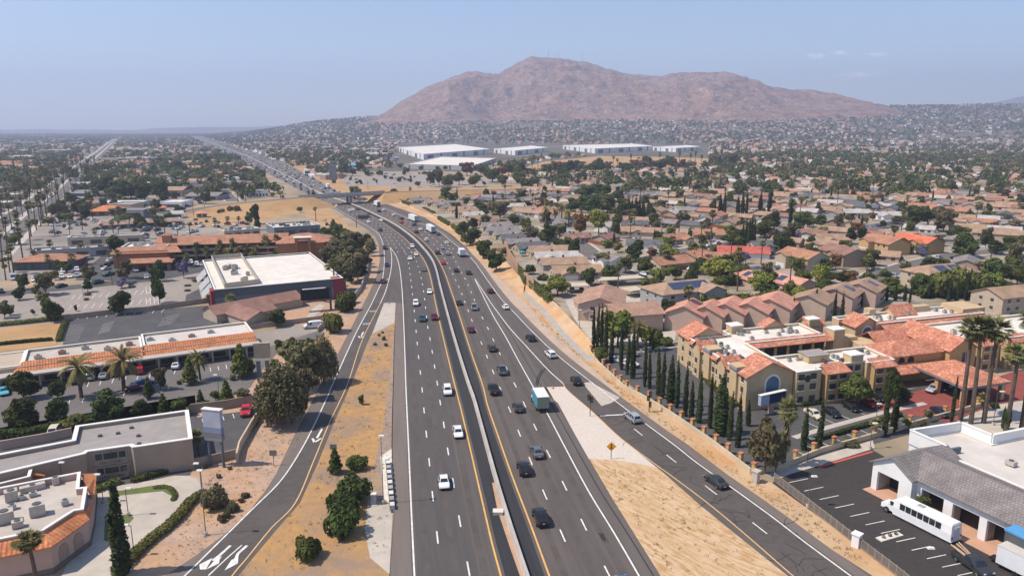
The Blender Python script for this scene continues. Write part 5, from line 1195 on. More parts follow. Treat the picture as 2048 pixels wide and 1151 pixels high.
for wx in (4.5, -2.9):
    for wy in (-.98, .98): w_ = bpart("wheel", lambda mb: mb.tube((wx, wy - .16, .44), (wx, wy + .16, .44), .44, .44, 16), tyre_m); bpart("rim", lambda mb: mb.tube((wx, wy - .17, .44), (wx, wy + .17, .44), .25, .25, 12), rim_m, w_)
for s in (-1, 1): bpart("taillight", lambda mb: mb.box(-5.66, -5.58, s * .95 - .12, s * .95 + .12, .8, 1.1), lampr_m); bpart("headlight", lambda mb: mb.box(5.5, 5.63, s * .6 - .17, s * .6 + .17, .85, 1.08), lampf_m)
bpart("skirt", lambda mb: mb.box(-5.7, 3.3, -1.23, 1.23, .34, .5), M("bus_skirt", (.7, .71, .76)))
gp = at(1944, 1136); q = at(1985, 1166); wp = vehicle('pickup', 'charcoal', gp.x, gp.y, math.atan2(q.y - gp.y, q.x - gp.x), True, "", "parked vehicles", "dark grey crew cab pickup with planks in its bed beside the white trailer")
lum = M("timber", (.6, .42, .28), (.5, .34, .22), sc=2)
lo = thing("lumber", "pile of pale planks lying in the dark pickup bed", "lumber", (gp.x, gp.y, .06), wp.rotation_euler.z); 
for i, (y0, z0, a) in enumerate(((-.55, 1.3, .25), (-.2, 1.3, .05), (.3, 1.3, .3), (.6, 1.35, .42))): mb = MB(); mb.tube((-3.3, y0, z0 + a), (-.7, y0 * .8, z0 - .02), .09, .09, 4); link("plank", mb.mesh("plank", lum), lo)
tp = at(2040, 1152); tr = thing("cargo_trailer", "white enclosed cargo trailer beside the dark pickup with planks", "trailer", (tp.x + .5, tp.y, .06), math.atan2(-d_.y, -d_.x))
for nm, a, m in (("box", (-3, 3, -1.25, 1.25, .7, 3.2), white_box_m := paint("trailer_white", (.72, .73, .75), rough=.4)), ("roof", (-3.03, 3.03, -1.28, 1.28, 3.2, 3.26), roof_p), ("chassis", (-3, 4.2, -.6, .6, .45, .7), trim_m)): mb = MB(); mb.box(*a); link(nm, mb.mesh(nm, m), tr)
for wx in (-.5, .5):
    for wy in (-1.15, 1.15): mb = MB(); mb.tube((wx, wy - .12, .38), (wx, wy + .12, .38), .38, .38, 12); link("wheel", mb.mesh("wheel", tyre_m), tr)
ip = at(1779, 1074); isl = thing("planter_island", "pale kerbed planter island with three small plants in the garage car park", "planter", (ip.x, ip.y, 0), math.atan2(at(1800, 1068).y - ip.y, at(1800, 1068).x - ip.x))
mb = MB(); mb.box(-2.1, 2.1, -.55, .55, .02, .22); link("kerb", mb.mesh("kerb", conc_l), isl)
for i in (-1, 0, 1): link("plant", leaf_cloud("plant", leaf_ol, [((i * 1.2, 0, .45), (.25, .25, .22))], 60, .09, 3 + i), isl)
# ---------------------------------------------------------------- motel, restaurant, strip mall, store
mp = [tuple(at(*q, 5.5)) for q in ((-90, 968), (170, 907), (175, 903), (260, 891), (266, 894.5), (384, 877), (376, 820), (152, 852), (145, 880), (-90, 925))]
mot = thing("motel", "long two storey tan motel with white parapet and grey flat roof", "motel", (mp[5][0] - 10, mp[5][1], 0)); land("the tan motel", -62, 112)
flat(mot, mp[::-1], 5.5, tan_w, trim_w, roof_g, par=.6, pw=.45, capo=.12)
ef = Fr(mp[2], mp[3]); eL = (Vector(mp[3]) - Vector(mp[2])).length
for z in (.5, 3.0):
    for i in range(2):
        s = eL * (.34 + .36 * i)
        fr0 = doorlike(mot, "balcony", ef, (s - 1.35, -.03), (s + 1.35, -.03), z - .25, z + 2.1, M("balcony_taupe", (.34, .27, .23)), .16)
        for dx in (-.6, .6): doorlike(fr0, "window", ef, (s + dx - .5, -.03), (s + dx + .5, -.03), z + .85, z + 1.9, pane_m, .19)
        for k in (-.45, -.12, .12, .45): doorlike(fr0, "rail_ornament", ef, (s + k - .05, -.03), (s + k + .05, -.03), z + .1, z + .45, dark_m, .2)
mb = MB(ef); mb.box(0.5, eL, -.35, 0, 2.45, 2.65); mb.build("ledge", tan_w, mot)
for px, py in ((263, 855), (236, 866), (200, 871), (277, 871), (278, 887)): p = at(px, py, 5); mb = MB(); mb.tube((p.x, p.y, 4.9), (p.x, p.y, 5.25), .4, .34, 8); mb.build("roof_vent", steel, mot)
rp = [tuple(at(*q, 4.1)) for q in ((-70, 1124), (100, 1089), (174, 1037), (183, 1000), (188, 947), (-70, 1000))]; ri = [tuple(at(*q, 5.2)) for q in ((-70, 1094), (87, 1062), (148, 1023), (167, 1020), (174, 975), (158, 977), (161, 945), (-70, 990))]
res = thing("restaurant", "mauve restaurant with orange tile mansard and rooftop units beside the lone cypress", "restaurant", (-61, 92, 0)); land("the mauve restaurant", -66, 92)
mb = MB(); mb.prism([Vector(p) for p in rp], 0, 4.1); mb.build("wall", mauve, res)
flat(res, ri, 5.3, mauve, trim_w, roof_t, par=.9, pw=.35, z0=3.6)
mb = MB(); oo = inset(rp[::-1], -.35)[::-1]
for i, j, a, b in ((0, 1, 0, 1), (1, 2, 1, 2), (2, 3, 2, 3), (3, 4, 4, 6)): slab(mb, (*oo[i], 4.0), (*oo[j], 4.0), (*ri[b], 5.05), (*ri[a], 5.05), .15)
mb.build("tile_roof", t_org, res)
cf = Fr(rp[1], rp[2]); cL = (Vector(rp[2]) - Vector(rp[1])).length
for s in (cL * .3, cL * .7): arch(res, "arch_niche", cf, (s, 0.0), (1, 0), 1.7, .9, 2.2, M("niche_mauve", (.36, .26, .22)), .08)
mb = MB(); ob = inset(rp[::-1], -.1)[::-1]; mb.prism(ob, 0, .8); mb.build("plinth", M("plinth_brown", (.2, .15, .13)), res)
for px, py, w, d, h in ((24, 1000, 1.6, 1.3, 1.6), (76, 1029, 1.9, 1.5, 1.7), (10, 1044, 2.2, 1.6, 1.7), (66, 980, 3.2, 1.0, .9), (67, 992, 1.0, .8, .7), (131, 1010, .9, .8, .9), (36, 1054, 1.3, 1.0, 1.0), (45, 999, .7, .6, .7), (25, 1018, 1.0, .8, .8), (112, 968, .9, .9, 1.2)):
    p = at(px, py, 4.4); fu = Fr(p, at(px + 20, py - 5, 4.4)); unit(res, fu, -w / 2, -d / 2, 4.42, w, d, h, [ac_m, metal_m][int(px) % 2])
rs2 = [tuple(at(*q, 5.0)) for q in ((-70, 985), (60, 953), (66, 932), (-70, 958))]; flat(res, rs2, 5.0, mauve, trim_w, roof_g, par=.8); sb = [at(*q, 4) for q in ((62, 957), (90, 950), (88, 930), (68, 934))]
mb = MB(); slab(mb, (*sb[0], 4.8), (*sb[3], 4.8), (*sb[2], 3.9), (*sb[1], 3.9), .2); mb.build("tile_roof", t_org, res)
OCC += [(-62, 112, 14), (-80, 105, 14)]
sf, sL = edge_frame((0, 756), (518, 687), 3.2); s0_ = -14
sm = base_thing("strip_mall", "long strip mall with an orange tile band and shaded shopfronts", "shops", sf, sL / 2, 4); land("the orange banded strip mall", *sf.p(sL * .6, 0)[:2])
mb = MB(sf); mb.box(s0_, sL, 3.6, 17, 0, 4.2); mb.build("wall", beige_w, sm)
mb = MB(sf); mb.box(s0_, sL + .4, -.3, 3.7, 2.85, 3.25); mb.build("walkway_canopy", M("canopy_taupe", (.46, .4, .35), (.42, .37, .32), sc=.2), sm)
mb = MB(sf); slab(mb, (2, 2.6, 3.3), (sL * .52, 2.6, 3.3), (sL * .52, 5.0, 5.0), (4, 5.0, 5.0), .1); slab(mb, (sL * .525, 2.6, 3.3), (sL, 2.6, 3.3), (sL - .4, 5.2, 5.2), (sL * .525, 5.2, 5.2), .1); mb.build("tile_band", t_org, sm)
flat(sm, [(4, 5), (sL * .52, 5), (sL * .52, 16), (4, 16)], 4.75, beige_w, trim_w, roof_t, par=.5, fr=sf, z0=4.0); flat(sm, [(sL * .525, 5.2), (sL - .4, 5.2), (sL - .4, 17), (sL * .525, 17)], 5.0, beige_w, trim_w, roof_p, par=.5, fr=sf, z0=4.0)
flat(sm, [(s0_, 4.2), (3.8, 4.2), (3.8, 17), (s0_, 17)], 4.3, beige_w, trim_w, roof_p, par=.3, fr=sf, z0=4.0)
for i in range(17): 
    s = s0_ + 1 + i * (sL - s0_) / 17; mb = MB(sf); mb.box(s - .18, s + .18, .2, .55, 0, 2.85); mb.build("post", beige_w, sm)
    doorlike(sm, "shop_window", sf, (s + .6, 3.58), (s + (sL - s0_) / 17 - .6, 3.58), .35, 2.5, pane_m)
for i in range(9): unit(sm, sf, 6 + i * (sL - 12) / 9, 8 + (i % 3) * 1.6, 4.3, 1.6, 1.1, .9, [ac_m, M("unit_rust", (.4, .22, .16)), metal_m][i % 3])
OCC += [(sf.p(s, 8)[0], sf.p(s, 8)[1], 10) for s in range(-10, int(sL), 8)]
bxf = Fr(at(429, 579.5, 7), at(680, 556.5, 7), at(404.7, 520, 7))
st = base_thing("retail_store", "big box store with white flat roof and slate grey walls", "store", bxf, 20, 30); land("the white roofed big box store", *bxf.p(20, 20)[:2])
flat(st, [(0, 0), (41, 0), (41, 59), (0, 59)], 7.0, slate_w, trim_w, roof_w, par=.45, fr=bxf)
mb = MB(bxf); mb.box(-.06, 41.06, -.06, 59.06, 0, 4.3); mb.build("wall_base", slate_l, st)
ex = [bxf.inv(at(*q, 7)) for q in ((449, 574), (518, 565), (483, 512), (423, 517))]
flat(st, ex, 8.1, beige_w, grey_w, roof_w, par=1.4, pw=.3, fr=bxf, z0=6.5)
for i in range(11): a, b = rr.uniform(.15, .8), rr.uniform(.1, .8); p = Vector(ex[0]).lerp(Vector(ex[1]), a).lerp(Vector(ex[3]).lerp(Vector(ex[2]), a), b); unit(st, bxf, p.x, p.y, 6.72, 2.4 if i % 3 == 0 else 1.3, 1.6, 1.3, [ac_m, metal_m][i % 2])
for a, b in ((6, 16), (18, 28), (33, 44)): mb = MB(bxf); slab(mb, (-3.4, a, 3.2), (-3.4, b, 3.2), (-.2, b, 6.4), (-.2, a, 6.4), .25); mb.build("awning", metal_m, st)
mb = MB(bxf); mb.box(-1.2, -.1, .5, 6, 0, 6.6); mb.build("entrance_panel", M("panel_red", (.3, .05, .05)), st); mb = MB(bxf); mb.box(37.5, 41.1, -.1, 4, 0, 7.05); mb.build("corner_panel", M("panel_maroon", (.25, .05, .06)), st)
OCC += [(bxf.p(s, t)[0], bxf.p(s, t)[1], 14) for s in (8, 20, 33) for t in (8, 22, 36, 50)]
# brown roofed house, billboard
f1, l1 = edge_frame((495, 640), (545, 630), 2.7); ho = base_thing("brown_roof_hall", "tan hall with brown shingle roof behind the dark billboard", "hall", f1, 4, 8)
mb = MB(f1); gwall(mb, 0, l1, 0, 14, 2.7, 1.9, 't'); mb.build("wall", beige_w, ho); mb = MB(f1); gable(mb, 0, l1, 0, 14, 2.7, 1.9, 't', .5); mb.build("roof", s_brn, ho)
mb = MB(f1); gwall(mb, -3, 26, 13, 22, 2.7, 1.9, 's'); mb.build("wall", beige_w, ho); mb = MB(f1); gable(mb, -3, 26, 13, 22, 2.7, 1.9, 's', .5); mb.build("roof", s_brn, ho)
mb = MB(f1); gwall(mb, l1 - 2, l1 + 5, 6.5, 13.5, 2.6, 1.2, 's'); mb.build("wall", beige_w, ho); mb = MB(f1); gable(mb, l1 - 2, l1 + 5, 6.5, 13.5, 2.6, 1.2, 's', .4); mb.build("roof", s_brn, ho); doorlike(ho, "door", f1, (l1 * .45, -.03), (l1 * .6, -.03), 0, 2.0, beige_w)
OCC.append((*f1.p(8, 12)[:2], 14)); land("the brown roofed hall", *f1.p(8, 12)[:2])
bp = at(662, 619); bb_ = thing("billboard", "dark blank billboard on a post beside the ramp, behind the brown roofed hall", "billboard", (bp.x, bp.y, 0)); bf2 = Fr(bp, at(600, 625)); land("the dark billboard", bp.x, bp.y)
for nm, a, m in (("panel", (-.4, 9.2, -.25, .25, 3.9, 7.4), M("board_black", (.022, .024, .028))), ("underside", (-.4, 9.2, -1.2, .9, 3.55, 3.8), M("board_rust", (.3, .13, .07))), ("catwalk", (1.5, 8.6, .3, 1.1, 7.42, 7.6), M("catwalk_pale", (.6, .6, .62)))): mb = MB(bf2); mb.box(*a); mb.build(nm, m, bb_)
mb = MB(bf2); mb.tube((0, 0, 0), (0, 0, 7), .35, .35, 10); mb.build("post", steel, bb_); mb = MB(bf2); mb.tube((0, 0, 2.4), (4, 0, 3.6), .18, .18, 8); mb.build("brace", steel, bb_)
# pylon sign by the motel, monument sign, tall freeway sign
py1, py2 = at(422, 931), at(448, 934); pf_ = Fr(py1, py2); pl = (py2 - py1).length
pg = thing("pylon_sign", "tall twin post pylon sign with a pale blank panel by the motel", "sign", (py1.x, py1.y, 0)); land("the tall pylon sign", py1.x, py1.y)
for s in (0, pl): mb = MB(pf_); mb.tube((s, 0, 0), (s, 0, 10.4), .24, .24, 10); mb.build("post", M("post_grey", (.13, .14, .16)), pg)
for nm, z0, z1, m in (("main_panel", 7.3, 10.5, M("panel_lilac", (.4, .41, .5))), ("panel", 6.3, 7.25, M("panel_blue", (.2, .25, .36))), ("panel", 5.55, 6.25, M("panel_brown", (.2, .17, .18))), ("panel", 4.9, 5.5, M("panel_grey", (.2, .23, .25)))): mb = MB(pf_); mb.box(-.5, pl + .35, -.4, .4, z0, z1); mb.build(nm, m, pg)
mb = MB(pf_); mb.box(-.6, pl + .5, -.5, .5, 10.5, 10.62); mb.build("sign_cap", trim_w, pg)
p = at(527, 752); f2 = Fr(p, at(560, 750)); ms = thing("monument_sign", "tan blank sign box on two pale legs by the strip mall car park", "sign", (p.x, p.y, 0))
for nm, a, m in (("panel", (-1.7, 1.9, -.5, .5, 4.6, 8.2), M("panel_tan", (.42, .36, .26))), ("shelf", (-1.7, 1.9, -.6, .6, 4.0, 4.5), trim_w), ("leg", (-1.4, -.5, -.35, .35, 0, 4.0), slate_l), ("leg", (.6, 1.5, -.35, .35, 0, 4.0), slate_l)): mb = MB(f2); mb.box(*a); mb.build(nm, m, ms)
p = at(668, 366); f2 = Fr(p, p + Vector((1, .2))); fs = thing("freeway_sign", "tall dark grey slab billboard standing beyond the overpass", "sign", (p.x, p.y, 0)); sc_ = pxm(668, 366)
for nm, a, m in (("panel", (-8 / sc_, 6 / sc_, -1.4, 1.4, 6 / sc_, 36 / sc_), M("panel_charcoal", (.2, .2, .215), (.25, .25, .265), sc=.2)), ("post", (-4 / sc_, 4 / sc_, -1, 1, 0, 6 / sc_), steel)): mb = MB(f2); mb.box(*a); mb.build(nm, m, fs)
land("the tall roadside billboard", p.x, p.y)
# tan block walls on the left
wall([(300, 622), (400, 607), (470, 598), (500, 600)], 1.7, .3, M("block_tan", (.36, .28, .22)), "tan block wall behind the dark striped car park"); wall([(128, 640), (225, 628), (300, 622)], 1.6, .3, M("block_tan", (.36, .28, .22)), "low block wall along the pale car park beside the hedge")
wall([(498, 658), (560, 651), (645, 640)], 1.5, .3, M("block_tan", (.36, .28, .22)), "low tan wall in front of the brown roofed hall"); wall([(636, 664), (648, 650), (652, 640)], 1.5, .3, conc, "short grey wall beside the white van"); wall([(700, 606), (722, 580), (735, 545), (738, 518)], 1.7, .3, conc, "pale curving wall beside the ramp below the dark trees")
wall([(382, 826), (450, 818), (523, 804)], 2.0, .3, M("block_brown", (.33, .25, .2)), "brown wall at the back of the motel car park behind the red pickup"); wall([(527, 822), (505, 856), (480, 900), (474, 926)], 1.8, .3, wall_t, "pale block wall along the slope beside the motel car park"); wall([(382, 936), (420, 928), (474, 915)], 1.7, .3, M("block_brown", (.33, .25, .2)), "low wall at the foot of the motel car park by the pylon sign"); wall([(0, 900), (90, 884), (145, 872)], 1.8, .3, mauve, "mauve wall behind the motel along the dark hedge")
# ---------------------------------------------------------------- traffic
for a in (('suv', 'white', 895, 786, 0), ('sedan', 'white', 916, 869, 0), ('hatch', 'white', 888, 970, 0), ('suv', 'teal', 844.7, 641, 0), ('suv', 'maroon', 869, 638, 0), ('suv', 'white', 831.5, 610, 0),
          ('sedan', 'white', 859, 586, 0), ('sedan', 'grey', 847.5, 541.5, 0), ('sedan', 'white', 820.5, 519, 0), ('sedan', 'white', 832, 510.5, 0), ('suv', 'white', 824.6, 495, 0), ('suv', 'navy', 769.6, 498, 0), ('sedan', 'navy', 773.5, 532, 0), ('sedan', 'maroon', 765.7, 565, 0),
          ('suv', 'charcoal', 760.7, 462, 0), ('sedan', 'white', 737, 445, 0), ('sedan', 'red', 723.5, 437.5, 0), ('suv', 'white', 699, 423, 0), ('sedan', 'white', 706, 420.5, 0), ('sedan', 'charcoal', 715.5, 420, 0), ('sedan', 'white', 672.5, 412.5, 0), ('suv', 'teal', 736, 434.5, 0), ('suv', 'green', 738, 429, 0), ('sedan', 'white', 762, 442, 0), ('sedan', 'white', 650, 397, 0), ('sedan', 'silver', 643, 400, 0)):
    freeway_car(*a[:4], away=False, phrase=" heading towards the camera")
for a in (('suv', 'black', 1081, 1041), ('suv', 'black', 1047.5, 943), ('sedan', 'grey', 1074, 909), ('pickup', 'black', 987, 784), ('sedan', 'charcoal', 1036, 819), ('pickup', 'grey', 1004, 745), ('suv', 'bronze', 984, 700), ('sedan', 'maroon', 942, 662.5), ('pickup', 'silver', 948, 618), ('sedan', 'black', 918, 608.5), ('suv', 'charcoal', 937, 548), ('sedan', 'black', 912.5, 543),
          ('sedan', 'red', 886.4, 528), ('suv', 'silver', 895, 509.5), ('suv', 'charcoal', 875, 507.5), ('sedan', 'silver', 884.6, 498), ('sedan', 'white', 893.5, 487.5), ('suv', 'white', 852.6, 482), ('suv', 'grey', 876, 470), ('suv', 'maroon', 832.5, 466), ('sedan', 'white', 841, 460.5), ('suv', 'black', 828.5, 451.5), ('sedan', 'red', 803, 446), ('suv', 'maroon', 803, 439), ('sedan', 'white', 787.5, 431), ('suv', 'black', 757.8, 424), ('sedan', 'white', 766.6, 421.5), ('sedan', 'white', 719, 405.5),
          ('suv', 'maroon', 980.5, 585), ('sedan', 'white', 1010.6, 617), ('suv', 'black', 1061, 680), ('suv', 'white', 1101, 713), ('suv', 'black', 1152, 766), ('suv', 'silver', 1264.6, 840.5), ('sedan', 'charcoal', 1431.4, 968), ('sedan', 'blue', 1252, 1180)):
    freeway_car(*a[:4], away=True, phrase=" driving away")
white_box = paint("truck_white", (.74, .75, .76), rough=.5); grey_box = paint("truck_blue", (.06, .26, .36), rough=.5); olive_box = paint("truck_olive", (.22, .25, .17), rough=.5)
def truck(px, py, L, away, boxmat, rearmat, cabmat, label, hb=3.6, wb=2.5, name="box_truck", roofmat=None):
    p = at(px, py); yaw = lane_yaw(p) + (0 if away else math.pi)
    t = thing(name, label, "truck", (p.x, p.y, lvl(3)), yaw, "vehicles on the freeway"); z0 = 1.0
    f = Fr((0, 0), (1, 0))
    mb = MB(); mb.box(-L / 2, L / 2 - 2.2, -wb / 2, wb / 2, z0, hb); o = link("cargo_box", mb.mesh("cargo_box", boxmat), t)
    mb = MB(); mb.box(-L / 2 - .04, -L / 2 - .005, -wb / 2 + .06, wb / 2 - .06, z0 + .05, hb - .08); dr = link("rear_door", mb.mesh("rear_door", rearmat), o)
    mb = MB(); mb.box(-L / 2, L / 2 - 2.2, -wb / 2 + .03, wb / 2 - .03, hb + .004, hb + .03); link("box_roof", mb.mesh("box_roof", roofmat or white_box), o)
    mb = MB(); x = L / 2 - 2.0
    mb.hexa([(x, -1.1, .5), (x + 1.95, -1.1, .5), (x + 1.95, 1.1, .5), (x, 1.1, .5)], [(x, -1.05, 2.6), (x + 1.3, -1.0, 2.6), (x + 1.3, 1.0, 2.6), (x, 1.05, 2.6)]); cab = link("cab", mb.mesh("cab", cabmat), t)
    mb = MB(); mb.box(x + 1.45, x + 1.62, -.95, .95, 1.5, 2.2); mb.box(x + .4, x + 1.2, -1.13, 1.13, 1.5, 2.2); link("window", mb.mesh("window", glass_v), cab)
    mb = MB(); mb.box(-L / 2 + .1, L / 2 - .3, -.45, .45, .5, 1.0); mb.box(-L / 2 - .03, -L / 2 + .1, -1.1, 1.1, .45, .7); link("chassis", mb.mesh("chassis", trim_m), t)
    wh = MB(); wh.tube((0, -.16, 0), (0, .16, 0), .48, .48, 14); wm = wh.mesh("tyre", tyre_m)
    for wx in (L / 2 - 1.1, -L / 2 + 1.7) + ((-L / 2 + 2.9, L / 2 - 3.4) if L > 9 else ()):
        for wy in (-1.02, 1.02): w = link("wheel", wm, t); w.location = (wx, wy, .48)
    mb = MB(); mb.box(-.03, .03, -.12, .12, -.08, .08); tl = mb.mesh("taillight", lampr_m)
    for wy in (-1.0, 1.0): q = link("taillight", tl, t); q.location = (-L / 2 - .05, wy, .85)
    return t
truck(1079, 812, 8.0, True, grey_box, olive_box, white_box, "teal sided box truck with an olive rear door beside the gravel wedge", 3.45)
truck(923, 512, 7.5, True, white_box, white_box, white_box, "white box truck, second truck from the gravel wedge, in the outer lane by the bank", 3.5)
truck(861, 464, 15, True, white_box, M("truck_grey", (.4, .43, .46)), white_box, "white semi trailer ahead of the grey suv in the outer lane", 4.0, name="semi_truck")
truck(826, 442, 15, True, white_box, M("truck_grey", (.4, .43, .46)), white_box, "white semi trailer right behind two small white cars, third truck from the overpass", 4.0, name="semi_truck")
truck(754, 412.5, 12, True, white_box, M("truck_dark", (.15, .16, .18)), white_box, "white box truck just past the overpass shadow by the right bank", 3.9, name="semi_truck")
cols = ['white', 'white', 'silver', 'grey', 'black', 'charcoal', 'white', 'navy', 'maroon', 'silver']
for s, lanes in enumerate(FAR_LANES):
    for l in lanes:
        L = [0.0]
        for a, b in zip(l, l[1:]): L.append(L[-1] + (b - a).length)
        q = R.uniform(15, 60)
        while q < min(L[-1], 2100):
            x = float(np.interp(q, L, [p.x for p in l])); y = float(np.interp(q, L, [p.y for p in l])); x2 = float(np.interp(q + 2, L, [p.x for p in l])); y2 = float(np.interp(q + 2, L, [p.y for p in l]))
            a = math.atan2(y2 - y, x2 - x)
            vehicle(R.choice(['sedan', 'suv', 'hatch', 'pickup', 'sedan', 'minivan']), R.choice(cols), x, y, a + (0 if s else math.pi), False, "", "vehicles on the freeway", z=th(x, y) + .12)
            q += R.uniform(30, 95) * (1 if s == 0 else 1.05) * (1 - .35 * min(1, q / 1200))
for px, py, n in ((655, 372, 1), (646, 381, 1), (575, 352, 1), (596, 356, 1)):
    p = at(px, py)
    t = truck(px, py, 14, True, white_box, white_box, white_box, ["white semi trailer nearest the overpass beyond it, in the right-hand lanes", "white lorry just behind the roadside billboard pole beyond the overpass", "distant white semi trailer, third beyond the overpass", "distant white semi trailer, second beyond the overpass"][(655, 646, 575, 596).index(px)], 3.9, name="semi_truck") if px != 646 else None
    if t: 
        k = min(range(len(FAR_LANES[1][3])), key=lambda i: (FAR_LANES[1][3][i] - p).length); a, b = FAR_LANES[1][3][max(k - 1, 0)], FAR_LANES[1][3][min(k + 1, 89)]
        t.rotation_euler = (0, 0, math.atan2(b.y - a.y, b.x - a.x)); t.location = (*FAR_LANES[1][3][k], .15)
# ---------------------------------------------------------------- parked vehicles
for a in (('pickup', 'charcoal', 152, 763, 3, -10), ('minivan', 'white', 182, 757, 3, -10), ('sedan', 'silver', 207, 755, 3, -10), ('suv', 'black', 229, 750, 3, -10), ('suv', 'red', 281, 745, 3, -10), ('sedan', 'white', 352, 735, 3, -10), ('hatch', 'maroon', 271, 781, 10, -1.5), ('sedan', 'blue', 286, 770, 10, -2), ('pickup', 'red', 493, 826, -2, 10), ('pickup', 'red', 430, 633, -10, 1), ('van', 'white', 626, 656, -10, 1), ('sedan', 'aqua', 8, 787, 3, 9),
          ('suv', 'cream', 112, 865, 6, -8)): parked(*a)
for a in (('sedan', 'cream', 1627, 833, 10, 6), ('sedan', 'black', 1663, 829, 10, 6), ('sedan', 'black', 1702, 818, 10, 6), ('sedan', 'red', 1738, 810, 10, 6), ('suv', 'black', 1758, 799, 10, 6), ('suv', 'silver', 1868, 783, -10, 4), ('suv', 'charcoal', 1893, 781, -10, 4), ('sedan', 'navy', 1880, 829, 8, 5), ('sedan', 'white', 1259, 731, 10, 2), ('sedan', 'white', 1240, 724, 10, 2)): parked(*a)
for i, a in enumerate((('suv', 'white', 164, 524), ('suv', 'silver', 170, 521), ('van', 'white', 177, 519), ('sedan', 'red', 170, 531), ('sedan', 'white', 213, 539), ('suv', 'black', 212, 533), ('sedan', 'navy', 221, 528), ('suv', 'white', 223, 523), ('suv', 'white', 127, 545), ('pickup', 'silver', 141, 544), ('suv', 'white', 154, 542), ('sedan', 'silver', 112, 554), ('suv', 'white', 124, 556), ('sedan', 'white', 140, 554.5), ('suv', 'silver', 154, 553.5), ('sedan', 'white', 82, 560), ('sedan', 'white', 68, 562), ('van', 'white', 27, 559), ('sedan', 'white', 47, 557), ('sedan', 'charcoal', 123, 574), ('suv', 'green', 196, 567), ('sedan', 'silver', 293, 556), ('sedan', 'bronze', 263, 573.5), ('suv', 'silver', 273, 543), ('pickup', 'green', 217, 551), ('sedan', 'black', 2, 585), ('suv', 'white', 382, 527), ('suv', 'white', 394, 531), ('sedan', 'silver', 404, 531))):
    parked(*a, *((8, -2) if i % 3 else (-8, 2)) if i in (4, 5, 6, 7, 19, 20, 24, 0, 1, 2) else (1, 6), near=False)
for a in (('suv', 'charcoal', 110, 450), ('pickup', 'black', 129, 454), ('suv', 'grey', 154, 451), ('suv', 'navy', 164, 450), ('sedan', 'black', 171, 451), ('van', 'white', 164, 437), ('suv', 'black', 381, 450), ('sedan', 'maroon', 392, 449), ('suv', 'black', 402, 450), ('sedan', 'charcoal', 413, 444), ('pickup', 'white', 348, 452), ('van', 'silver', 352, 456), ('sedan', 'black', 295, 454), ('suv', 'white', 428, 452), ('sedan', 'navy', 437, 455), ('sedan', 'charcoal', 540, 451), ('sedan', 'black', 654, 450), ('sedan', 'white', 668, 456)): parked(*a, 1, 5, near=False)
for px, py, c in ((26, 459, 'charcoal'), (24, 467, 'white'), (12, 478, 'black'), (60, 425, 'silver'), (75, 402, 'white'), (98, 411, 'white'), (84, 440, 'navy'), (97, 398, 'silver'), (140, 352, 'white'), (160, 346, 'silver'), (196, 306, 'white'), (118, 372, 'grey')):
    parked('sedan' if px % 2 else 'suv', c, px, py, -4, 4, near=False, phrase=" on the palm lined boulevard")
for a in (('sedan', 'charcoal', 1139, 468, 6, 3), ('suv', 'navy', 1250, 530, 6, 6), ('sedan', 'white', 1286, 550, 6, 4), ('suv', 'black', 1304, 499, 5, 4), ('suv', 'white', 1350.6, 493, 2, 5), ('pickup', 'white', 1418, 493, 8, -1.4), ('suv', 'white', 1435, 489, 8, -1.4), ('sedan', 'silver', 1427.7, 481, 6, 3), ('pickup', 'navy', 1560.5, 526, -8, 2), ('minivan', 'silver', 1716, 531, -8, 2), ('suv', 'black', 1744, 527, 8, 3), ('suv', 'black', 1741, 541.5, 8, -3), ('pickup', 'charcoal', 1797, 517, 8, 3), ('pickup', 'silver', 1875.5, 518, -8, 2), ('suv', 'bronze', 1810, 529, 8, -3), ('minivan', 'silver', 1787, 554.5, 8, 1), ('minivan', 'black', 1818, 587, 8, 2), ('sedan', 'white', 1995.6, 506, 8, 0), ('suv', 'black', 1786, 456, -5, -2), ('suv', 'charcoal', 1759, 453, 5, -2), ('sedan', 'silver', 1144, 582, 1, 6), ('sedan', 'grey', 1163, 583, 1, 6), ('sedan', 'white', 1118, 459, 5, -1), ('sedan', 'white', 868, 383.2, 8, -.3), ('suv', 'charcoal', 507, 403.5, 8, -.8)):
    parked(*a, near=False)
for o in BULK[-2:]: pass
BULK[-2][0].location.z = 5.9; BULK[-1][0].location.z = 5.2
for i in range(70):                                    # fuller rows in the shop car parks
    px, py = R.uniform(100, 560), R.uniform(440, 478); p = at(px, py)
    if all((p.x - a) ** 2 + (p.y - b) ** 2 > (c + .3) ** 2 for a, b, c in OCC): vehicle(R.choice(['sedan', 'suv', 'pickup', 'hatch']), R.choice(cols), p.x, p.y, 1.57 + R.uniform(-.1, .1), False, " parked", "parked vehicles"); OCC.append((p.x, p.y, 1.6))
# far lots
for i in range(46):
    px, py = R.uniform(690, 985), R.uniform(346, 368); p = at(px, py)
    if R.random() < .5: vehicle(R.choice(['sedan', 'suv']), R.choice(cols), p.x, p.y, R.choice((0, 1.57)), False, " parked", "parked vehicles")
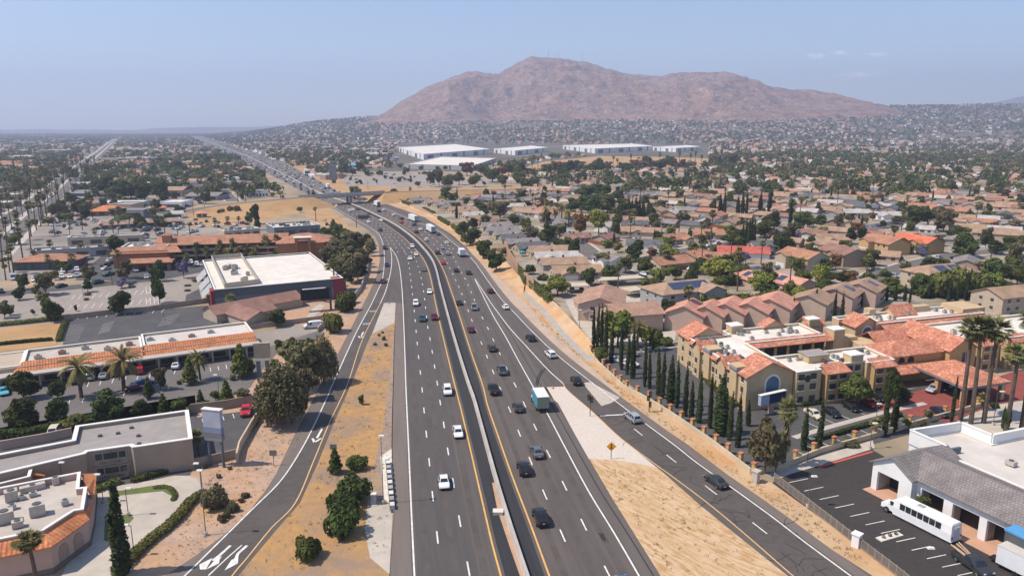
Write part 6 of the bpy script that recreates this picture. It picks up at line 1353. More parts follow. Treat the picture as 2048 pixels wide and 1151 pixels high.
# ---------------------------------------------------------------- trees and plants placed where they stand
TL = """F 76 1182 118 62;C 245 1150 190 33;s 431 1015 50 56;s 444 1043 17 18;s 455 1034 17 18;s 467 1022 20 24;s 491 994 12 17;s 483 1003 10 13;s 438 955 10 12;s 460 938 8 9;s 412 935 8 10
S 617 1115 46 62;P 671 946 52 28;T 713 938 34 46;S 705 1000 56 74;S 688 1030 56 66;S 685 1068 64 68;M 723 809 22 15;s 768 680 10 8;s 758 672 7 7;s 772 692 8 8;s 765 666 5 6;s 750 690 7 8
W 565 846 122 112;O 600 778 112 84;W 648 768 100 62;O 615 800 70 60;T 690 622 42 48;T 668 664 46 48;T 700 606 30 30
O 690 528 58 52;O 722 505 44 40;B 655 495 38 32;O 704 566 70 60;M 735 492 30 26;B 650 478 26 24;O 668 520 50 40;B 688 490 36 34;O 720 535 44 36;M 676 470 24 26;P 667 462 24 18;O 660 540 54 46;B 680 552 50 44;O 696 540 56 50;B 712 528 46 42;O 728 545 50 40;B 672 505 44 40;O 700 505 50 46;M 662 492 36 34;O 690 580 56 46;B 716 560 46 40;O 742 512 40 30;M 648 505 34 30
B 48 798 56 66;B 116 797 42 44;B 50 858 74 76;B 118 850 62 56;B 216 844 70 78;M 150 856 30 58;B 284 838 46 48;P 299 797 44 22;O 322 780 52 34;P 329 834 48 24;P 380 768 52 30;M 360 830 38 36;P 483 755 68 38;M 500 748 36 30;P 454 804 45 26;O 487 807 34 36;P 402 810 32 16;M 432 802 24 24;s 358 768 10 10;M 548 742 26 22;B 560 705 28 26;M 605 700 24 30;B 580 702 30 30;M 620 694 22 26;s 466 760 14 14
D 163 795 92 76;D 248 781 92 80;D 401 760 66 42;f 399 918 60 32;f 465 628 40 30;s 474 642 14 18;B 554 653 38 46;M 492 640 20 20
O 10 636 38 32;M 22 630 22 20;B 38 600 30 30;B 47 578 36 30;O 92 590 52 48;O 88 612 32 34;B 107 643 48 48;B 240 628 50 46;B 176 584 30 22;O 180 566 38 36;J 244 576 20 30;O 246 566 34 28;O 255 556 40 30;B 318 562 50 33;B 319 606 58 34;J 368 556 34 28;B 236 512 44 36;B 205 508 22 24;M 248 516 30 24;s 175 590 7 16;s 173 600 6 10;M 152 622 14 8;M 66 630 14 9;s 375 572 5 14;s 375 582 5 12;T 395 562 7 22;O 72 592 20 20;L 110 560 22 22;B 122 540 22 24;B 136 545 20 22
f 395 526 42 22;f 443 523 44 18;f 466 522 46 18;f 534 518 48 24;f 555 516 48 22;f 416 528 34 20;L 434 525 24 20;d 476 523 34 20;d 493 521 36 18;d 513 520 34 22;L 555 518 26 22;L 505 522 22 20;d 455 525 30 18;f 375 534 28 18
f 12 560 46 22;F 28 548 60 20;F 6 530 70 20;F 46 520 64 20;F 62 500 60 18;F 15 500 66 20;F 40 480 60 18;F 657 574 44 24;F 669 588 70 26;f 20 545 45 20;f 70 535 35 18;f 98 540 32 16;f 145 538 32 22;F 110 470 36 14;F 165 460 30 12;f 190 480 24 14;F 228 475 34 14;F 237 468 30 12;F 285 478 34 16;F 312 468 30 14;F 330 470 30 14;F 260 460 30 12;F 140 470 26 10;f 100 505 26 18;f 163 512 26 18;F 380 470 24 14;F 356 470 22 12;F 240 560 60 18;F 225 570 70 8;M 500 452 34 0;B 512 448 42 24;B 515 460 26 18;f 430 455 20 14;f 455 450 18 14;f 478 448 16 12;T 610 402 12 12;B 630 402 20 16;M 600 425 14 14;s 445 424 8 10;s 460 422 12 12;s 474 422 14 16;s 438 426 8 8;F 632 442 28 12;F 562 410 28 14;F 566 414 24 10;M 545 394 12 12;F 491 404 18 10;F 476 404 22 12;B 484 400 16 14;B 430 392 18 16;B 410 402 16 22;B 395 398 20 18;F 520 395 14 8
C 1187 693 90 9;C 1194 693 86 8;C 1203 694 92 9;C 1211 709 100 10;C 1222 724 84 9;C 1242 739 98 9;C 1254 749 94 9;C 1265 757 116 10;C 1289 773 98 9;C 1299 777 80 9;C 1316 790 112 10;C 1324 796 106 10;C 1341 806 92 17;C 1353 815 108 9;C 1370 832 106 10;C 1382 842 88 10;C 1397 846 106 12;C 1419 856 110 11;C 1439 869 120 24;C 1458 880 102 11;C 1475 894 112 12;C 1496 852 58 9;C 1607 900 94 12;C 1638 900 116 13;C 1769 870 120 13;C 1786 863 92 14;C 1902 844 94 9
C 1362 658 38 5;C 1412 644 44 7;C 1437 637 26 6;C 1468 646 44 6;C 1492 636 20 6;C 1561 638 34 6;C 1585 637 44 8;C 1610 625 42 7;C 1630 630 58 8;C 1666 654 82 8;C 1682 648 64 8;C 1704 614 44 7;C 1722 613 32 7;C 1740 608 18 8;C 1773 602 36 6;C 1790 602 36 7;C 1809 602 36 6;C 1819 606 42 5;C 1845 596 34 8;C 1858 596 34 8;C 1897 602 50 8;C 1913 602 54 8;C 1932 600 56 9;C 1951 602 40 8;C 1967 602 34 7;C 1989 606 44 6;C 2012 612 42 6;C 2038 616 40 6;C 1300 690 40 5;C 1306 700 50 6
F 1921 840 203 60;F 1941 847 211 62;F 1967 846 208 62;F 2011 862 172 64;F 2043 860 250 70;K 1568 934 146 56;O 1530 946 120 66;O 1510 940 84 50;O 1550 950 96 54;M 1712 814 76 70;B 1779 812 82 32;B 1800 806 44 40;f 1750 872 36 30;O 1842 868 30 24;O 1855 842 26 24;M 1812 856 24 20;f 1965 820 34 26;S 1988 815 12 18;s 1700 890 12 40;S 2010 860 50 20
L 1235 692 74 88;d 1273 702 66 40;M 1201 724 36 34;B 1335 646 56 40;F 1378 652 80 28;L 1318 568 36 54;L 1435 566 52 82;L 1467 546 36 36;L 1521 592 54 62;L 1640 578 52 48;T 1405 626 40 36;T 1430 628 44 40;M 1460 628 50 46;M 1492 626 48 46;T 1522 622 46 44;M 1540 616 44 44;T 1570 612 38 36;L 1595 612 44 40;T 1620 604 30 34;M 1580 596 40 46;T 1350 612 26 36;M 1395 600 30 36;M 1660 566 26 34;L 1690 560 22 30;M 1310 700 50 30;L 1290 690 40 40;M 1260 712 30 26;T 1330 690 20 30
T 1846 592 54 56;T 1880 594 62 60;T 1915 594 66 64;T 1950 592 58 56;L 1980 588 46 50;M 1480 560 36 40;T 1460 570 30 40;M 1545 572 34 38;T 1605 566 30 36;M 1650 590 40 40;T 1760 590 30 40;M 1790 596 30 36;M 1350 560 34 38;B 1395 548 34 40;T 1300 585 34 44;B 1925 514 56 60;B 1970 494 46 28;O 1886 464 54 52;O 1855 452 40 46;B 1833 452 44 60;O 2027 540 64 38;B 1992 568 54 52;B 2044 565 50 40;O 1965 545 26 40;M 1810 545 24 22;M 1768 560 26 30;M 1735 566 28 34;B 1701 488 36 26;B 1722 480 28 22;B 1566 508 46 46;B 1465 492 34 58;M 1529 476 42 46;B 1540 460 40 40;L 1607 460 42 46;B 1640 455 30 30;C 1490 492 58 6;C 1496 494 62 6;C 1502 492 66 6;C 1508 494 58 6;C 1485 488 50 6;C 1587 476 40 7;C 1580 446 56 8;C 1440 434 50 8;C 1448 434 54 8;C 1475 434 48 8;C 1484 434 56 7;C 1492 436 60 7;C 1520 424 40 8;C 1538 424 44 8;B 1268 522 44 44;B 1287 546 40 40;F 1421 488 68 20;f 1321 534 32 18;f 1331 536 36 26;f 1346 494 22 20;M 1404 492 26 22;M 1383 466 14 16;L 1440 464 12 20;B 1380 478 20 12
B 947 456 24 26;B 925 474 34 30;B 941 490 36 46;B 966 516 38 46;B 992 543 44 46;B 982 520 26 30;M 1010 512 20 22;B 1029 450 24 26;L 1052 462 28 34;B 1093 482 30 38;O 1062 484 34 38;B 1134 506 36 40;B 1115 496 20 26;R 1160 474 54 32;L 1197 468 54 52;M 1232 476 52 24;B 1177 570 36 38;M 1220 564 42 40;O 1205 530 28 46;L 1115 592 44 62;M 1142 560 32 22;M 1090 590 24 30;B 1060 548 22 30;s 1085 560 14 24;s 1152 525 12 18
d 1092 448 40 24;d 1110 450 36 20;d 1123 448 44 20;d 1132 452 36 18;d 1137 454 36 18;B 1177 430 46 62;B 1150 425 34 40;B 1215 425 40 50;C 1258 442 46 9;C 1264 442 48 9;C 1271 442 50 9;C 1278 442 48 9;C 1286 442 46 9;B 1245 438 46 34;B 1300 440 34 30;M 1195 410 24 40;B 1170 396 26 50;B 1205 390 26 46;B 1235 400 24 34;O 1000 440 44 44;O 985 430 30 30;B 965 425 24 26;M 1005 455 20 24;B 890 400 30 24;O 893 392 22 24;O 862 374 36 22;O 878 372 40 26;M 896 374 28 30;M 918 370 32 26;R 934 352 32 28;M 950 374 28 30;B 985 364 32 44;M 1005 372 26 26;O 962 352 26 24;M 836 374 14 14;B 760 350 12 14;M 735 352 14 16;O 705 352 18 22;M 690 344 20 26;B 720 342 20 26;O 708 398 30 26;O 716 400 26 22;F 680 392 10 5;M 770 358 9 8;B 800 336 10 14;L 885 408 18 22;f 820 388 14 10;B 788 394 20 22;B 812 398 16 24
B 205 388 40 56;B 240 398 44 50;B 290 402 42 46;B 320 398 44 42;B 262 396 36 40;M 225 400 30 30;O 195 352 30 40;O 215 348 26 34;B 180 356 24 26;B 372 352 22 22;B 150 360 26 24;B 60 362 24 30;B 90 352 22 26;M 20 372 26 30;B 130 430 22 24;B 138 350 20 22;O 355 345 28 24;B 415 330 20 24;B 400 325 18 22"""
for i in range(46):                                    # trees along the foot of the dry hill
    x = 1005 + i * 10.4 + R.uniform(-4, 4); y = 353 - (x - 1005) * .045 + R.uniform(-3, 5); k = R.choice("BMOBMFFRO")
    TL += f";{k} {x:.0f} {y:.0f} {R.uniform(20, 34) if k != 'F' else R.uniform(26, 40):.0f} {R.uniform(16, 30) if k != 'F' else 9:.0f}"
for i in range(44):                                    # young trees of the far car park
    TL += f";{R.choice('MOB')} {R.uniform(692, 985):.0f} {R.uniform(338, 371):.0f} {R.uniform(6, 13):.0f} {R.uniform(6, 13):.0f}"
for i in range(16): TL += f";O {R.uniform(1090, 1400):.0f} {R.uniform(318, 338):.0f} {R.uniform(4, 9):.0f} {R.uniform(8, 20):.0f}"
for row in TL.replace("\n", ";").split(";"):
    v = row.split()
    if len(v) == 5 and float(v[4]) > 1 and float(v[3]) > 1: tree(v[0], *[float(x) for x in v[1:]])
    elif len(v) == 5: tree(v[0], float(v[1]), float(v[2]), float(v[3]), float(v[3]) * .55)
hedge([(404, 992), (380, 1008), (360, 1034), (332, 1060), (306, 1080), (282, 1100), (262, 1122), (236, 1146)], 1.7, 1.2, "long clipped hedge curving along the concrete driveway above the off ramp")
hedge([(272, 962), (328, 946)], 1.6, 1.1, "clipped box hedge under the blank tan wall of the two storey motel")
hedge([(196, 982), (232, 968)], 1.6, 1.1, "clipped box hedge below the motel balconies")
hedge([(312, 976), (338, 976), (350, 990), (347, 1000)], .8, .7, "low curved planting in the driveway loop")
hedge([(0, 652), (60, 646), (128, 638), (165, 634)], 2.2, 1.6, "green hedge between the dry lot and the pale car park")
hedge([(131, 646), (122, 668), (118, 682)], 1.6, 1.2, "short hedge between the dry lot and the dark striped car park")
hedge([(0, 690), (60, 684), (100, 681)], 1.5, 1.0, "low hedge along the near edge of the dry lot", leaf_dk)
hedge([(0, 876), (70, 870), (140, 852), (205, 842)], 1.8, 2.2, "dark hedge behind the tan wall at the back of the motel", leaf_dk)
hedge([(384, 822), (412, 814)], 1.6, 1.8, "dark ivy hedge at the top of the motel car park", leaf_dk)
for a, b in (((790, 402), (800, 405)), ((806, 407), (822, 413)), ((848, 421), (868, 431)), ((878, 440), (898, 452)), ((905, 456), (935, 478))):
    hedge([a, b], 2.6, 3.4, "clipped green hedge block on the wall above the freeway, at pixel", leaf_md)
for i, o in enumerate([o for o in bpy.data.objects if o.get("label", "").endswith("at pixel")]):
    o["label"] = f"{['first', 'second', 'third', 'fourth', 'fifth'][i]} clipped green hedge block from the overpass, above the freeway bank"; o["group"] = "hedge blocks above the freeway"
hedge([(1040, 552), (1052, 574)], 2.0, 5.0, "tall ivy column between brown wall panels above the freeway bank", leaf_md)
hedge([(1064, 580), (1086, 600), (1100, 612)], 2.4, 5.2, "long tall ivy hedge against the brown wall beside the bank", leaf_md)
hedge([(1620, 885), (1700, 862), (1800, 832)], .9, .9, "low hedge inside the pillared wall of the hotel car park", leaf_dk)
hedge([(1600, 812), (1690, 800)], 1.2, 1.0, "low hedge at the foot of the hotel street wing", leaf_dk)
hedge([(1385, 735), (1420, 772), (1468, 812)], 1.4, 1.8, "flowering hedge along the hotel long side wall")
# ---------------------------------------------------------------- houses
RC = dict(tan=s_tan, grey=s_gry, dark=s_dk, terra=t_ter, pale=s_lt, brown=s_brn, pink=t_pnk, salmon=t_sal, red=MT("tile_crimson", (.42, .09, .07), (.5, .12, .09), (.56, .17, .12)), bright=t_bright)
RW_ = dict(tan="tan roofed", grey="grey roofed", dark="dark grey roofed", terra="terracotta roofed", pale="pale grey roofed", brown="brown roofed", pink="pink tile roofed", salmon="salmon tile roofed", red="crimson roofed", bright="bright orange roofed")
WALLS = [beige_w, tan_w, white_w, grey_w, pink_w, mauve]
gdoor = M("garage_door", (.7, .68, .64), (.66, .64, .6), sc=.5)
def house(px, py, dx, dy, L, Wd, rc, wm, h=2.5, rise=None, two=False, solar=0, roof='gable', chim=True, wing=True, z0=None):
    if two: h = 5.2
    rise = rise or Wd * .2; c = at(px, py, h + rise * .5); d = (at(px + dx, py + dy) - at(px, py)).normalized(); f = Fr(c - d * L / 2, c + d * L / 2); w2 = Wd / 2
    nm = "two_storey_house" if two else "house"; t = thing(nm, None, "house", (c.x, c.y, 0), 0, "houses beside the freeway"); OCC.append((c.x, c.y, max(L, Wd) * .55))
    bulk(t, ("two storey " if two else "") + RW_[rc] + (" house with solar panels" if solar else " house"))
    near_s = -w2 if f.p(0, -1)[1] < f.p(0, 1)[1] else w2; sg = -1 if near_s < 0 else 1
    mb = MB(f); (gwall(mb, 0, L, -w2, w2, h, rise, 's') if roof == 'gable' else mb.box(0, L, -w2, w2, 0, h))
    if wing: ws = L * R.choice((.12, .55)); gwall(mb, ws, ws + L * .36, min(0, sg * (w2 + 3)), max(0, sg * (w2 + 3)), h - .02, L * .36 * .2, 't')
    mb.build("wall", wm, t)
    mb = MB(f); (gable(mb, 0, L, -w2, w2, h, rise, 's', .55) if roof == 'gable' else hip(mb, 0, L, -w2, w2, h, rise, .55)); ro = mb.build("roof", RC[rc], t)
    if wing:
        mb = MB(f); gable(mb, ws, ws + L * .36, min(0, sg * (w2 + 3)), max(0, sg * (w2 + 3)), h + .03, L * .36 * .2, 't', .45); mb.build("porch_roof", RC[rc], t)
        doorlike(t, "garage_door", f, (ws + L * .05, sg * (w2 + 3.02)), (ws + L * .31, sg * (w2 + 3.02)), 0, 2.1, gdoor)
    if chim: s = L * R.uniform(.35, .65); mb = MB(f); mb.box(s - .45, s + .45, -.1, .6, h, h + rise + 1.0); mb.build("chimney", M("chimney_brick", (.25, .13, .1), (.2, .1, .08)), ro)
    for z in ((.9,) if not two else (.9, 3.4)):
        windows(t, f, (L * .55 if wing and ws < L * .3 else L * .05, near_s), (L * .95 if wing and ws < L * .3 else L * .45, near_s), z, 2, 1.3, 1.1)
        windows(t, f, (0, -w2 * .7), (0, w2 * .7), z, 2, 1.1, 1.1)
    if solar:
        k = rise / (w2) if roof == 'gable' else rise / w2; a = near_s / w2
        for i in range(solar):
            s0 = L * (.28 + .26 * i) if solar < 3 else L * (.2 + .2 * i)
            def P(s, q, e): return (s, a * (w2 - q), h + k * q + .27 + e)
            mb = MB(f); slab(mb, P(s0, w2 * .25, 0), P(s0 + L * .2, w2 * .25, 0), P(s0 + L * .2, w2 * .8, 0), P(s0, w2 * .8, 0), .06); sp = mb.build("solar_panel", solar_m, t)
    return t
HL = """838 397 30 -2 17 9 grey 0;868 401 30 -2 17 9 tan 0;888 405 30 -2 17 9 grey 0;905 410 30 -2 17 9 grey 1;919 415 30 -2 17 9 tan 0;933 420 30 -2 16 9 tan 0;944 426 30 -2 14 9 pale 0;958 433 30 -2 14 9 tan 1
983 440 30 -1 17 9 brown 0;992 447 30 -1 17 9 grey 0;1004 455 30 -1 17 9 grey 3;1019 463 30 -1 17 9 grey 0;1033 471 30 -1 17 9 dark 0;1044 480 30 -1 16 9 grey 1;1060 488 30 -2 15 10 dark 0;1098 495 30 -1 19 10 tan 0;1112 507 30 -1 19 10 pale 0;1126 519 30 -1 19 10 tan 3;1152 535 30 -1 19 10 tan 0
1027 409 30 -1 16 10 pale 0;1013 402 30 -1 16 10 tan 0;1048 415 30 -1 16 10 tan 1;1054 380 30 -2 17 9 pale 0;1071 383 30 -2 17 9 tan 0;1094 387 30 -2 17 9 grey 0;1117 390 30 -2 18 9 dark 0;1142 392 30 -2 17 9 tan 0;1160 395 30 -2 17 9 tan 1
1314 417 -20 6 15 10 tan 0;1344 422 -20 6 15 10 pale 0;1377 427 -20 6 15 10 tan 0;1416 433 -20 6 15 10 tan 2;1462 440 -20 6 16 10 tan 0;1478 454 -20 6 15 10 tan 1;1266 444 30 -1 17 10 dark 0;1289 458 30 1 17 10 tan 0;1258 456 30 0 15 10 tan 0;1346 471 -25 3 16 11 terra 0;1414 462 30 0 16 11 terra 0;1290 482 30 1 17 10 dark 2
1338 517 30 -3 17 11 terra 0;1388 504 -22 5 14 10 terra 0;1424 508 30 0 14 10 terra 0;1486 497 30 1 22 11 red 2;1533 485 30 -1 16 10 dark 0;1664 472 30 0 16 11 tan 0;1560 459 -20 6 14 10 grey 0;1712 421 30 0 17 10 pale 0;1775 426 30 0 17 10 pale 2;1908 417 30 2 18 10 terra 0;1845 409 30 1 18 10 terra 0;1675 440 -20 5 13 10 tan 1;1708 443 -20 5 13 10 tan 0;1150 470 30 -2 14 9 brown 0;1212 470 -20 5 14 9 brown 4;1104 432 30 0 16 10 grey 0;1135 440 30 -1 16 10 grey 3;1220 512 20 5 14 9 grey 2"""
for row in HL.replace("\n", ";").split(";"):
    a = row.split(); house(*[float(x) for x in a[:6]], a[6], WALLS[int(a[7])], wing=R.random() < .45)
for a in ((1607, 504, 20, 4, 17, 12, 'terra', beige_w, 0), (1687, 497, 20, 5, 18, 12, 'brown', tan_w, 0), (1772, 477, 20, 4, 18, 12, 'terra', ochre, 0), (1838, 475, 20, 3, 18, 12, 'bright', ochre, 0), (1992, 460, 30, 2, 19, 12, 'tan', beige_w, 0), (1882, 534, 30, -2, 24, 13, 'tan', beige_w, 2), (1727, 567, -14, 9, 13, 11, 'tan', mauve, 1), (1680, 577, -14, 9, 13, 11, 'tan', mauve, 1), (2018, 578, 30, -3, 19, 11, 'tan', beige_w, 0), (1625, 590, -14, 10, 12, 11, 'tan', beige_w, 0)):
    house(*a[:8], two=True, solar=a[8], chim=False, wing=a[0] in (1607, 1687, 1772, 1838), roof='hip' if a[0] in (1882,) else 'gable')
for a in ((1377, 612, -10, 9, 11, 11, 'pink'), (1418, 613, -10, 9, 10, 10, 'pink'), (1459, 607, -10, 9, 12, 11, 'pink'), (1503, 607, -10, 9, 10, 11, 'pink'), (1548, 597, -10, 9, 13, 12, 'pink')): house(*a, pink_w, two=True, chim=False, wing=False, rise=2.4)
house(1367, 567, 30, -3, 25, 13, 'tan', grey_w, two=True, solar=3, roof='hip', chim=False, wing=True, rise=2.6)
house(1492, 535, 30, -3, 18, 12, 'tan', beige_w, solar=3, chim=False, wing=False, rise=.8); house(1512, 549, 22, 6, 14, 11, 'pink', pink_w, solar=1, chim=False, wing=False); house(1582, 557, 22, 5, 15, 11, 'pink', pink_w, solar=1, chim=False, wing=False)
house(1206, 588, 6, -14, 20, 13, 'salmon', pink_w, two=True, chim=False, wing=False, rise=2.2); house(1262, 612, 30, -2, 15, 12, 'salmon', pink_w, two=True, chim=False, wing=False, rise=2.2); house(1183, 605, 8, 10, 20, 8, 'salmon', pink_w, chim=False, wing=False, rise=1.4)
for lb, P, Q, dep in (("flat tan carport with two cars beneath beside the apartment drive", (1133, 574), (1180, 572), 6), ("long flat pale carport behind the salmon roofed apartments", (1200, 562), (1290, 556), 6), ("small flat carport between the two apartment blocks", (1262, 583), (1292, 579), 6)):
    f, L = edge_frame(P, Q, 2.4); t = base_thing("carport", lb, "carport", f, L / 2, 2); mb = MB(f); mb.box(0, L, 0, dep, 2.35, 2.6); mb.build("roof", M("carport_tan", (.55, .46, .36), (.5, .42, .33)), t)
    for s in np.linspace(.4, L - .4, max(2, int(L / 5))): mb = MB(f); mb.box(s - .08, s + .08, .4, .56, 0, 2.35); mb.build("post", steel, t)
    OCC.append((*f.p(L / 2, 3)[:2], 8))
landpx("the teal parasol house", 1120, 520); landpx("the crimson roofed house", 1486, 500); landpx("the bright orange roof", 1838, 480); landpx("the apartment drive", 1150, 610); landpx("the russet tree", 1160, 474); landpx("the solar roofed apartments", 1367, 580); landpx("the long dirt yard with the red fence", 1440, 448)
land("the overpass", -115, 585); landpx("the gravel wedge", 1180, 870); landpx("the white warehouses", 1000, 312); landpx("the off ramp arrows", 440, 1120); landpx("the yellow merge sign", 1222, 918); landpx("the driveway loop", 300, 1000); landpx("the dry grass hill", 1200, 332); landpx("the pale car park", 200, 600); landpx("the terracotta hotel", 480, 500); landpx("the red pickup", 493, 826); landpx("the grass embankment", 500, 420); landpx("the white shuttle bus", 1838, 1040); landpx("the red paved forecourt", 1900, 810)
for a in (("the orange hip roofed restaurant", 212, 418), ("the pink fascia shop row", 282, 446), ("the long white shop row", 140, 498), ("the office with rooftop units", 595, 452), ("the low tile restaurant", 86, 523), ("the salmon roofed motel hall", 503, 372), ("the side street of parked cars", 442, 372), ("the alley", 330, 385), ("the long grey gabled store", 402, 388), ("the terracotta shops", 458, 342), ("the blue roofed diner", 706, 328), ("the far car park", 840, 358), ("the pale market", 765, 315), ("the largest warehouse", 890, 303), ("the far end of the boulevard", 200, 306), ("the middle of the boulevard", 128, 367), ("the near end of the boulevard", 40, 440), ("the foot of the dry hill", 1150, 352), ("the tall cypress cluster", 1498, 492), ("the side street bend", 1320, 515), ("the white garden wall", 1740, 455), ("the brown sound wall panels", 1020, 528), ("the stepped yards", 1120, 412), ("the feathery palm cluster", 1118, 446), ("the pink roofed row", 1460, 615), ("the green highway sign", 615, 352), ("the vanishing end of the freeway", 400, 283), ("the first far freeway bend", 480, 312), ("the dry verge before the overpass", 600, 380), ("the pinkish warehouse", 1370, 300), ("the long white warehouse", 1220, 302), ("the white roofed houses", 1745, 425), ("the curving side street", 1640, 463), ("the car strewn drive", 1800, 530), ("the far suburb edge", 1500, 340), ("the suburb corner by the horizon", 1950, 350), ("the middle suburb", 1700, 380), ("the dark cypress thicket", 1271, 440), ("the pale carports", 1240, 562), ("the dark leafy wall tree", 1528, 946), ("the hotel lobby", 1800, 770), ("the hotel sign", 1541, 826), ("the on-ramp signals", 1240, 830), ("the crash cushion", 781, 970), ("the concrete gore triangle", 775, 640)): landpx(*a)
# blue parasol, fences, yard
def parasol(px, py, col, lb):
    p = at(px, py); t = thing("parasol", lb, "parasol", (p.x, p.y, 0)); mb = MB(); mb.tube((0, 0, 0), (0, 0, 2.3), .04, .04, 6); link("pole", mb.mesh("pole", steel), t)
    mb = MB(); mb.tube((0, 0, 2.05), (0, 0, 2.6), 1.9, .05, 10); link("canopy", mb.mesh("canopy", M("cloth_" + col, dict(teal=(.02, .3, .45), blue=(.03, .2, .5), cream=(.7, .68, .6))[col])), t)
parasol(1044, 512, 'teal', "teal parasol in the yard beside the brown wall panels"); parasol(1771, 494, 'blue', "blue parasol on the terrace by the bright orange roof"); parasol(1604, 520, 'cream', "cream parasol on the balcony side of the terracotta two storey house")
redf = M("fence_redwood", (.24, .085, .05), (.18, .065, .04), sc=.6)
for i, (px, lb) in enumerate((([(1258, 430), (1316, 434), (1390, 448), (1450, 458)], "long reddish wooden fence along the dirt yard below the tan houses"), ([(1082, 408), (1120, 404), (1180, 410)], "reddish stepped fence behind the row of stepped yards"), ([(1090, 418), (1130, 412), (1170, 420)], "reddish fence in front of the row of stepped yards"), ([(1150, 478), (1180, 486), (1215, 494), (1240, 492)], "dark red fence at the corner by the side street"), ([(1345, 541), (1400, 538)], "dark red fence beside the lime green tree"))): wall(px, 1.9, .15, redf, lb, name="wooden_fence")
patch("dirt_yard", [(1290, 440), (1340, 436), (1460, 460), (1470, 470), (1380, 462), (1300, 450)], 1, field); patch("dirt_yard", [(1080, 414), (1110, 406), (1170, 412), (1170, 420), (1100, 424)], 1, field)
wall([(1650, 452), (1720, 458), (1760, 452), (1808, 444)], 2.0, .2, white_w, "white garden wall along the street bend behind the orange roof", name="garden_wall")
# ---------------------------------------------------------------- commercial buildings left of the freeway
def shop(lb, P, Q, z, dep, kind, wm, rm, rise=2.0, name="commercial_building", cat="building", win=4, units=4, par=.6, trim=trim_w, dark=True):
    f, L = edge_frame(P, Q, z); t = base_thing(name, lb, cat, f, L / 2, dep / 2)
    if kind == 'flat': flat(t, [(0, 0), (L, 0), (L, dep), (0, dep)], z, wm, trim, rm, par=par, fr=f)
    else:
        mb = MB(f); mb.box(0, L, 0, dep, 0, z); mb.build("wall", wm, t); mb = MB(f)
        hip(mb, 0, L, 0, dep, z, rise, .7) if kind == 'hip' else gable(mb, 0, L, 0, dep, z, rise, 's', .6); mb.build("roof", rm, t)
    for i in range(win): doorlike(t, "window", f, (L * (i + .2) / win, -.02), (L * (i + .8) / win, -.02), .6, min(2.6, z - .6), pane_m if dark else dark_m)
    for i in range(units if kind == 'flat' else 0): unit(t, f, rr.uniform(1, max(1.5, L - 3)), rr.uniform(1.5, max(2, dep - 3)), z - par, 1.6, 1.3, 1.1, [ac_m, metal_m, steel][i % 3])
    for s in np.arange(4, L, 9): OCC.append((*f.p(s, dep / 2)[:2], max(6, dep * .6)))
    return t, f, L
shop("low tile roofed restaurant with a dark entrance bay behind the car park trees", (24, 524), (148, 521), 3.6, 13, 'hip', slate_w, t_ter, 2.2)
shop("long flat white roofed shop row just behind the low tile restaurant", (62, 502), (222, 492), 4.2, 9, 'flat', grey_w, roof_w, units=7, trim=roof_g)
shop("flat pale roofed office behind the long white roofed shop row", (134, 475), (284, 469), 4.2, 8, 'flat', beige_w, roof_w, units=6)
t, f, L = shop("shop row with a pink tile fascia around a flat white roof", (200, 449), (364, 440), 3.0, 16, 'flat', grey_w, roof_p, units=8, win=9, par=.4)
mb = MB(f); slab(mb, (-1, -1.2, 2.6), (L + 1, -1.2, 2.6), (L, 1.2, 4.0), (0, 1.2, 4.0), .2); slab(mb, (-1.2, -1.2, 2.6), (-1.2, 15, 2.6), (.8, 15, 4.0), (.8, -1, 4.0), .2); mb.build("tile_fascia", t_sal, t)
shop("orange hip roofed restaurant standing alone by the boulevard", (176, 423), (248, 421), 3.2, 15, 'hip', brown_w, t_org, 3.2)
shop("small orange hip roofed shop beside the alley", (302, 416), (330, 415), 3.0, 10, 'hip', mauve, t_org, 1.8, win=2); shop("tiny pink tiled kiosk by the embankment", (393, 427), (414, 426), 2.8, 6, 'hip', beige_w, t_pnk, 1.3, win=2); shop("pale gabled shed behind the pink fascia shop row", (343, 428), (366, 427), 3, 9, 'gable', white_w, s_lt, 1.6, win=1)
shop("flat white roofed shop right of the busy rear car park", (448, 462), (520, 456), 4, 11, 'flat', beige_w, roof_w, units=12)
t, f, L = shop("flat pale roofed office with many rooftop units below the dry embankment", (548, 455), (640, 449), 4.6, 20, 'flat', slate_l, roof_p, units=18)
shop("salmon tile roofed motel hall beside the freeway beyond the embankment", (475, 376), (530, 373), 4.5, 22, 'hip', pink_w, t_sal, 2.5); shop("white two storey motel wing in front of the salmon roof", (491, 381), (536, 380), 5.5, 9, 'flat', white_w, roof_w, win=7, units=2)
shop("terracotta roofed shops beyond the side street", (430, 347), (487, 343), 4, 16, 'hip', mauve, t_ter, 2.0); shop("orange fronted shop with a brown parapet left of the side street", (368, 372), (418, 370), 4.5, 14, 'flat', pink_w, s_tan, win=5); shop("long grey gabled store in front of the side street", (370, 392), (434, 392), 3.5, 26, 'gable', grey_w, s_gry, 2.0); shop("pink windowless block beside the alley", (347, 362), (370, 361), 6, 16, 'flat', pink_w, t_sal, win=0, units=0); shop("grey flat store with a lit wall at the top of the alley", (296, 345), (330, 345), 5, 18, 'flat', grey_w, roof_g)
